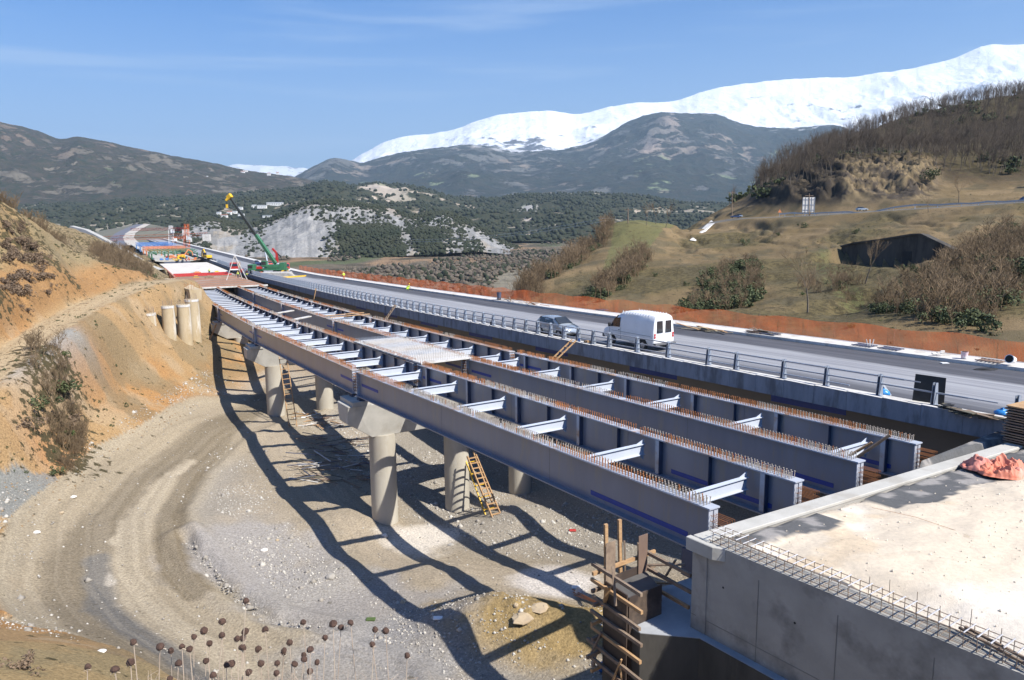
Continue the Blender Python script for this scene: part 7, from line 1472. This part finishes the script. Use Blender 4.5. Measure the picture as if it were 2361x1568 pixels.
# ================================================================ HOUSES
M_wallw=mat('white_render',(.72,.71,.68),(.66,.65,.62),sc=.3,rough=.9); M_tile=mat('roof_tile_red',(.36,.15,.09),(.30,.12,.08),sc=.5,rough=.9); M_roofg=mat('pale_sheet_roof',(.66,.67,.68),(.58,.59,.6),sc=.4,rough=.6)
def house(p,w_,dp,h_,lab,roof=0,rz=0.,nw=3,grp=None,det=True,name='house'):
    T=empty(name,p,lab,'house' if name=='house' else 'building',grp); X=np.array([math.cos(rz),math.sin(rz),0]);Y=np.array([-math.sin(rz),math.cos(rz),0]); p=np.array(p)
    e=MB(); e.box(p+UP*(h_/2-1),(w_,dp,h_+2),(X,Y,UP)); e.build('wall',M_wallw,T)
    rh=h_*(.32 if roof==0 else .14); e=MB(); A_=[p+X*w_*.54*i+Y*dp*.56*j+UP*h_ for i,j in((-1,-1),(1,-1),(1,1),(-1,1))]; r0,r1=p-X*w_*.5+UP*(h_+rh),p+X*w_*.5+UP*(h_+rh); e.add(A_+[r0,r1],[(0,1,5,4),(2,3,4,5),(1,2,5),(3,0,4),(3,2,1,0)]); e.build('roof',M_tile if roof==0 else M_roofg,T)
    if det:
        for k in range(nw):
            for lv in range(max(1,int(h_//3))): e=MB(); e.box(p+X*w_*((k+.5)/nw-.5)-Y*(dp/2+.02)+UP*(1.6+3*lv),(w_/nw*.35,.1,1.2),(X,Y,UP)); e.build('window',M_glass,T)
    return T
def onV(V,T,xs,x,y):             # point of a relief sheet seen at a pixel
    best=None;bd=1e9
    i=int(np.argmin(abs(xs-x)))
    for j in range(len(T)):
        if T[j]>1: break
        p=V[j,i]; v=p-np.array([0,0,CAMZ]); dd=v@fwd; py=CY-FPX*(v@CU)/dd
        if abs(py-y)<bd: bd=abs(py-y); best=p
    return best
k=0
for (x,y,w_,dp,h_,rf,lab) in ((662,479,0,0,0,0,''),):
    pass
for (x,y,wpx,hpx,rf,lab) in ((637,474,36,6,1,'long white school like building on the wooded hill, largest there'),(608,479,20,5,1,'white building left of the long white one'),(590,477,9,5,1,'small white house behind the crane boom'),(556,481,12,4,1,'white house left of the crane boom'),(619,500,20,3,1,'low white shed in the green field below the long building'),(532,494,9,5,0,'red roofed house at the left of the hill village'),(521,500,14,4,0,'wide red roofed house low in the hill village'),(545,490,10,4,1,'pale house in the middle of the hill village'),(559,497,12,3,1,'low pale shed in the hill village'),(508,492,8,4,1,'small pale house at the left end of the hill village')):
    p=onV(V2,T2,X2,x,y+2); sc_=p[1]/FPX; house(p+np.array([0,-6,2.]),wpx*sc_,9*max(1,sc_),hpx*sc_,lab,rf,nw=max(2,int(wpx/4)),name='house' if wpx<25 else 'long_building')
R=random.Random(8); XL=None
vil=[(180,404),(205,406),(262,400),(270,403),(280,404),(290,404),(298,405),(318,386),(326,388),(335,388),(345,389),(352,390),(400,405),(412,404),(424,406),(436,405),(448,408),(462,410),(474,411),(330,404),(560,400),(566,396),(620,404),(640,402)]
def relpoint(sil,base,Yr,Yb,x,y,shape=1.05):
    ys=np.interp(x,[p[0] for p in sil],[p[1] for p in sil]); yb=np.interp(x,[p[0] for p in base],[p[1] for p in base]); r_=atY(x,ys,Yr); b_=atY(x,yb,Yb); best=None;bd=1e9
    for t in np.linspace(0,1,200):
        p=b_+(r_-b_)*t; p[2]=b_[2]+(r_[2]-b_[2])*t**shape; v=p-np.array([0,0,CAMZ]); py=CY-FPX*(v@CU)/(v@fwd)
        if abs(py-y)<bd: bd=abs(py-y);best=p
    return best
SILL=[(-260,205),(-100,250),(0,280),(45,290),(90,302),(135,322),(180,314),(260,330),(330,345),(400,360),(470,372),(545,388),(600,398),(650,404),(700,412)]
for i,(x,y) in enumerate(vil):
    p=relpoint(SILL,[(-260,520),(700,520)],4200,2300,x,min(y,np.interp(x,[q[0] for q in SILL],[q[1] for q in SILL])+60)); p=p+np.array([0,-60,14]); p=atY(x,y,p[1]-60)
    house(p,R.uniform(12,22),12,R.uniform(7,10),('red roofed' if i%3 else 'grey roofed')+' house on the left mountain, '+ORD[sorted(vil).index((x,y))]+' from the left',0 if i%3 else 1,det=False,grp='houses of the mountain village')
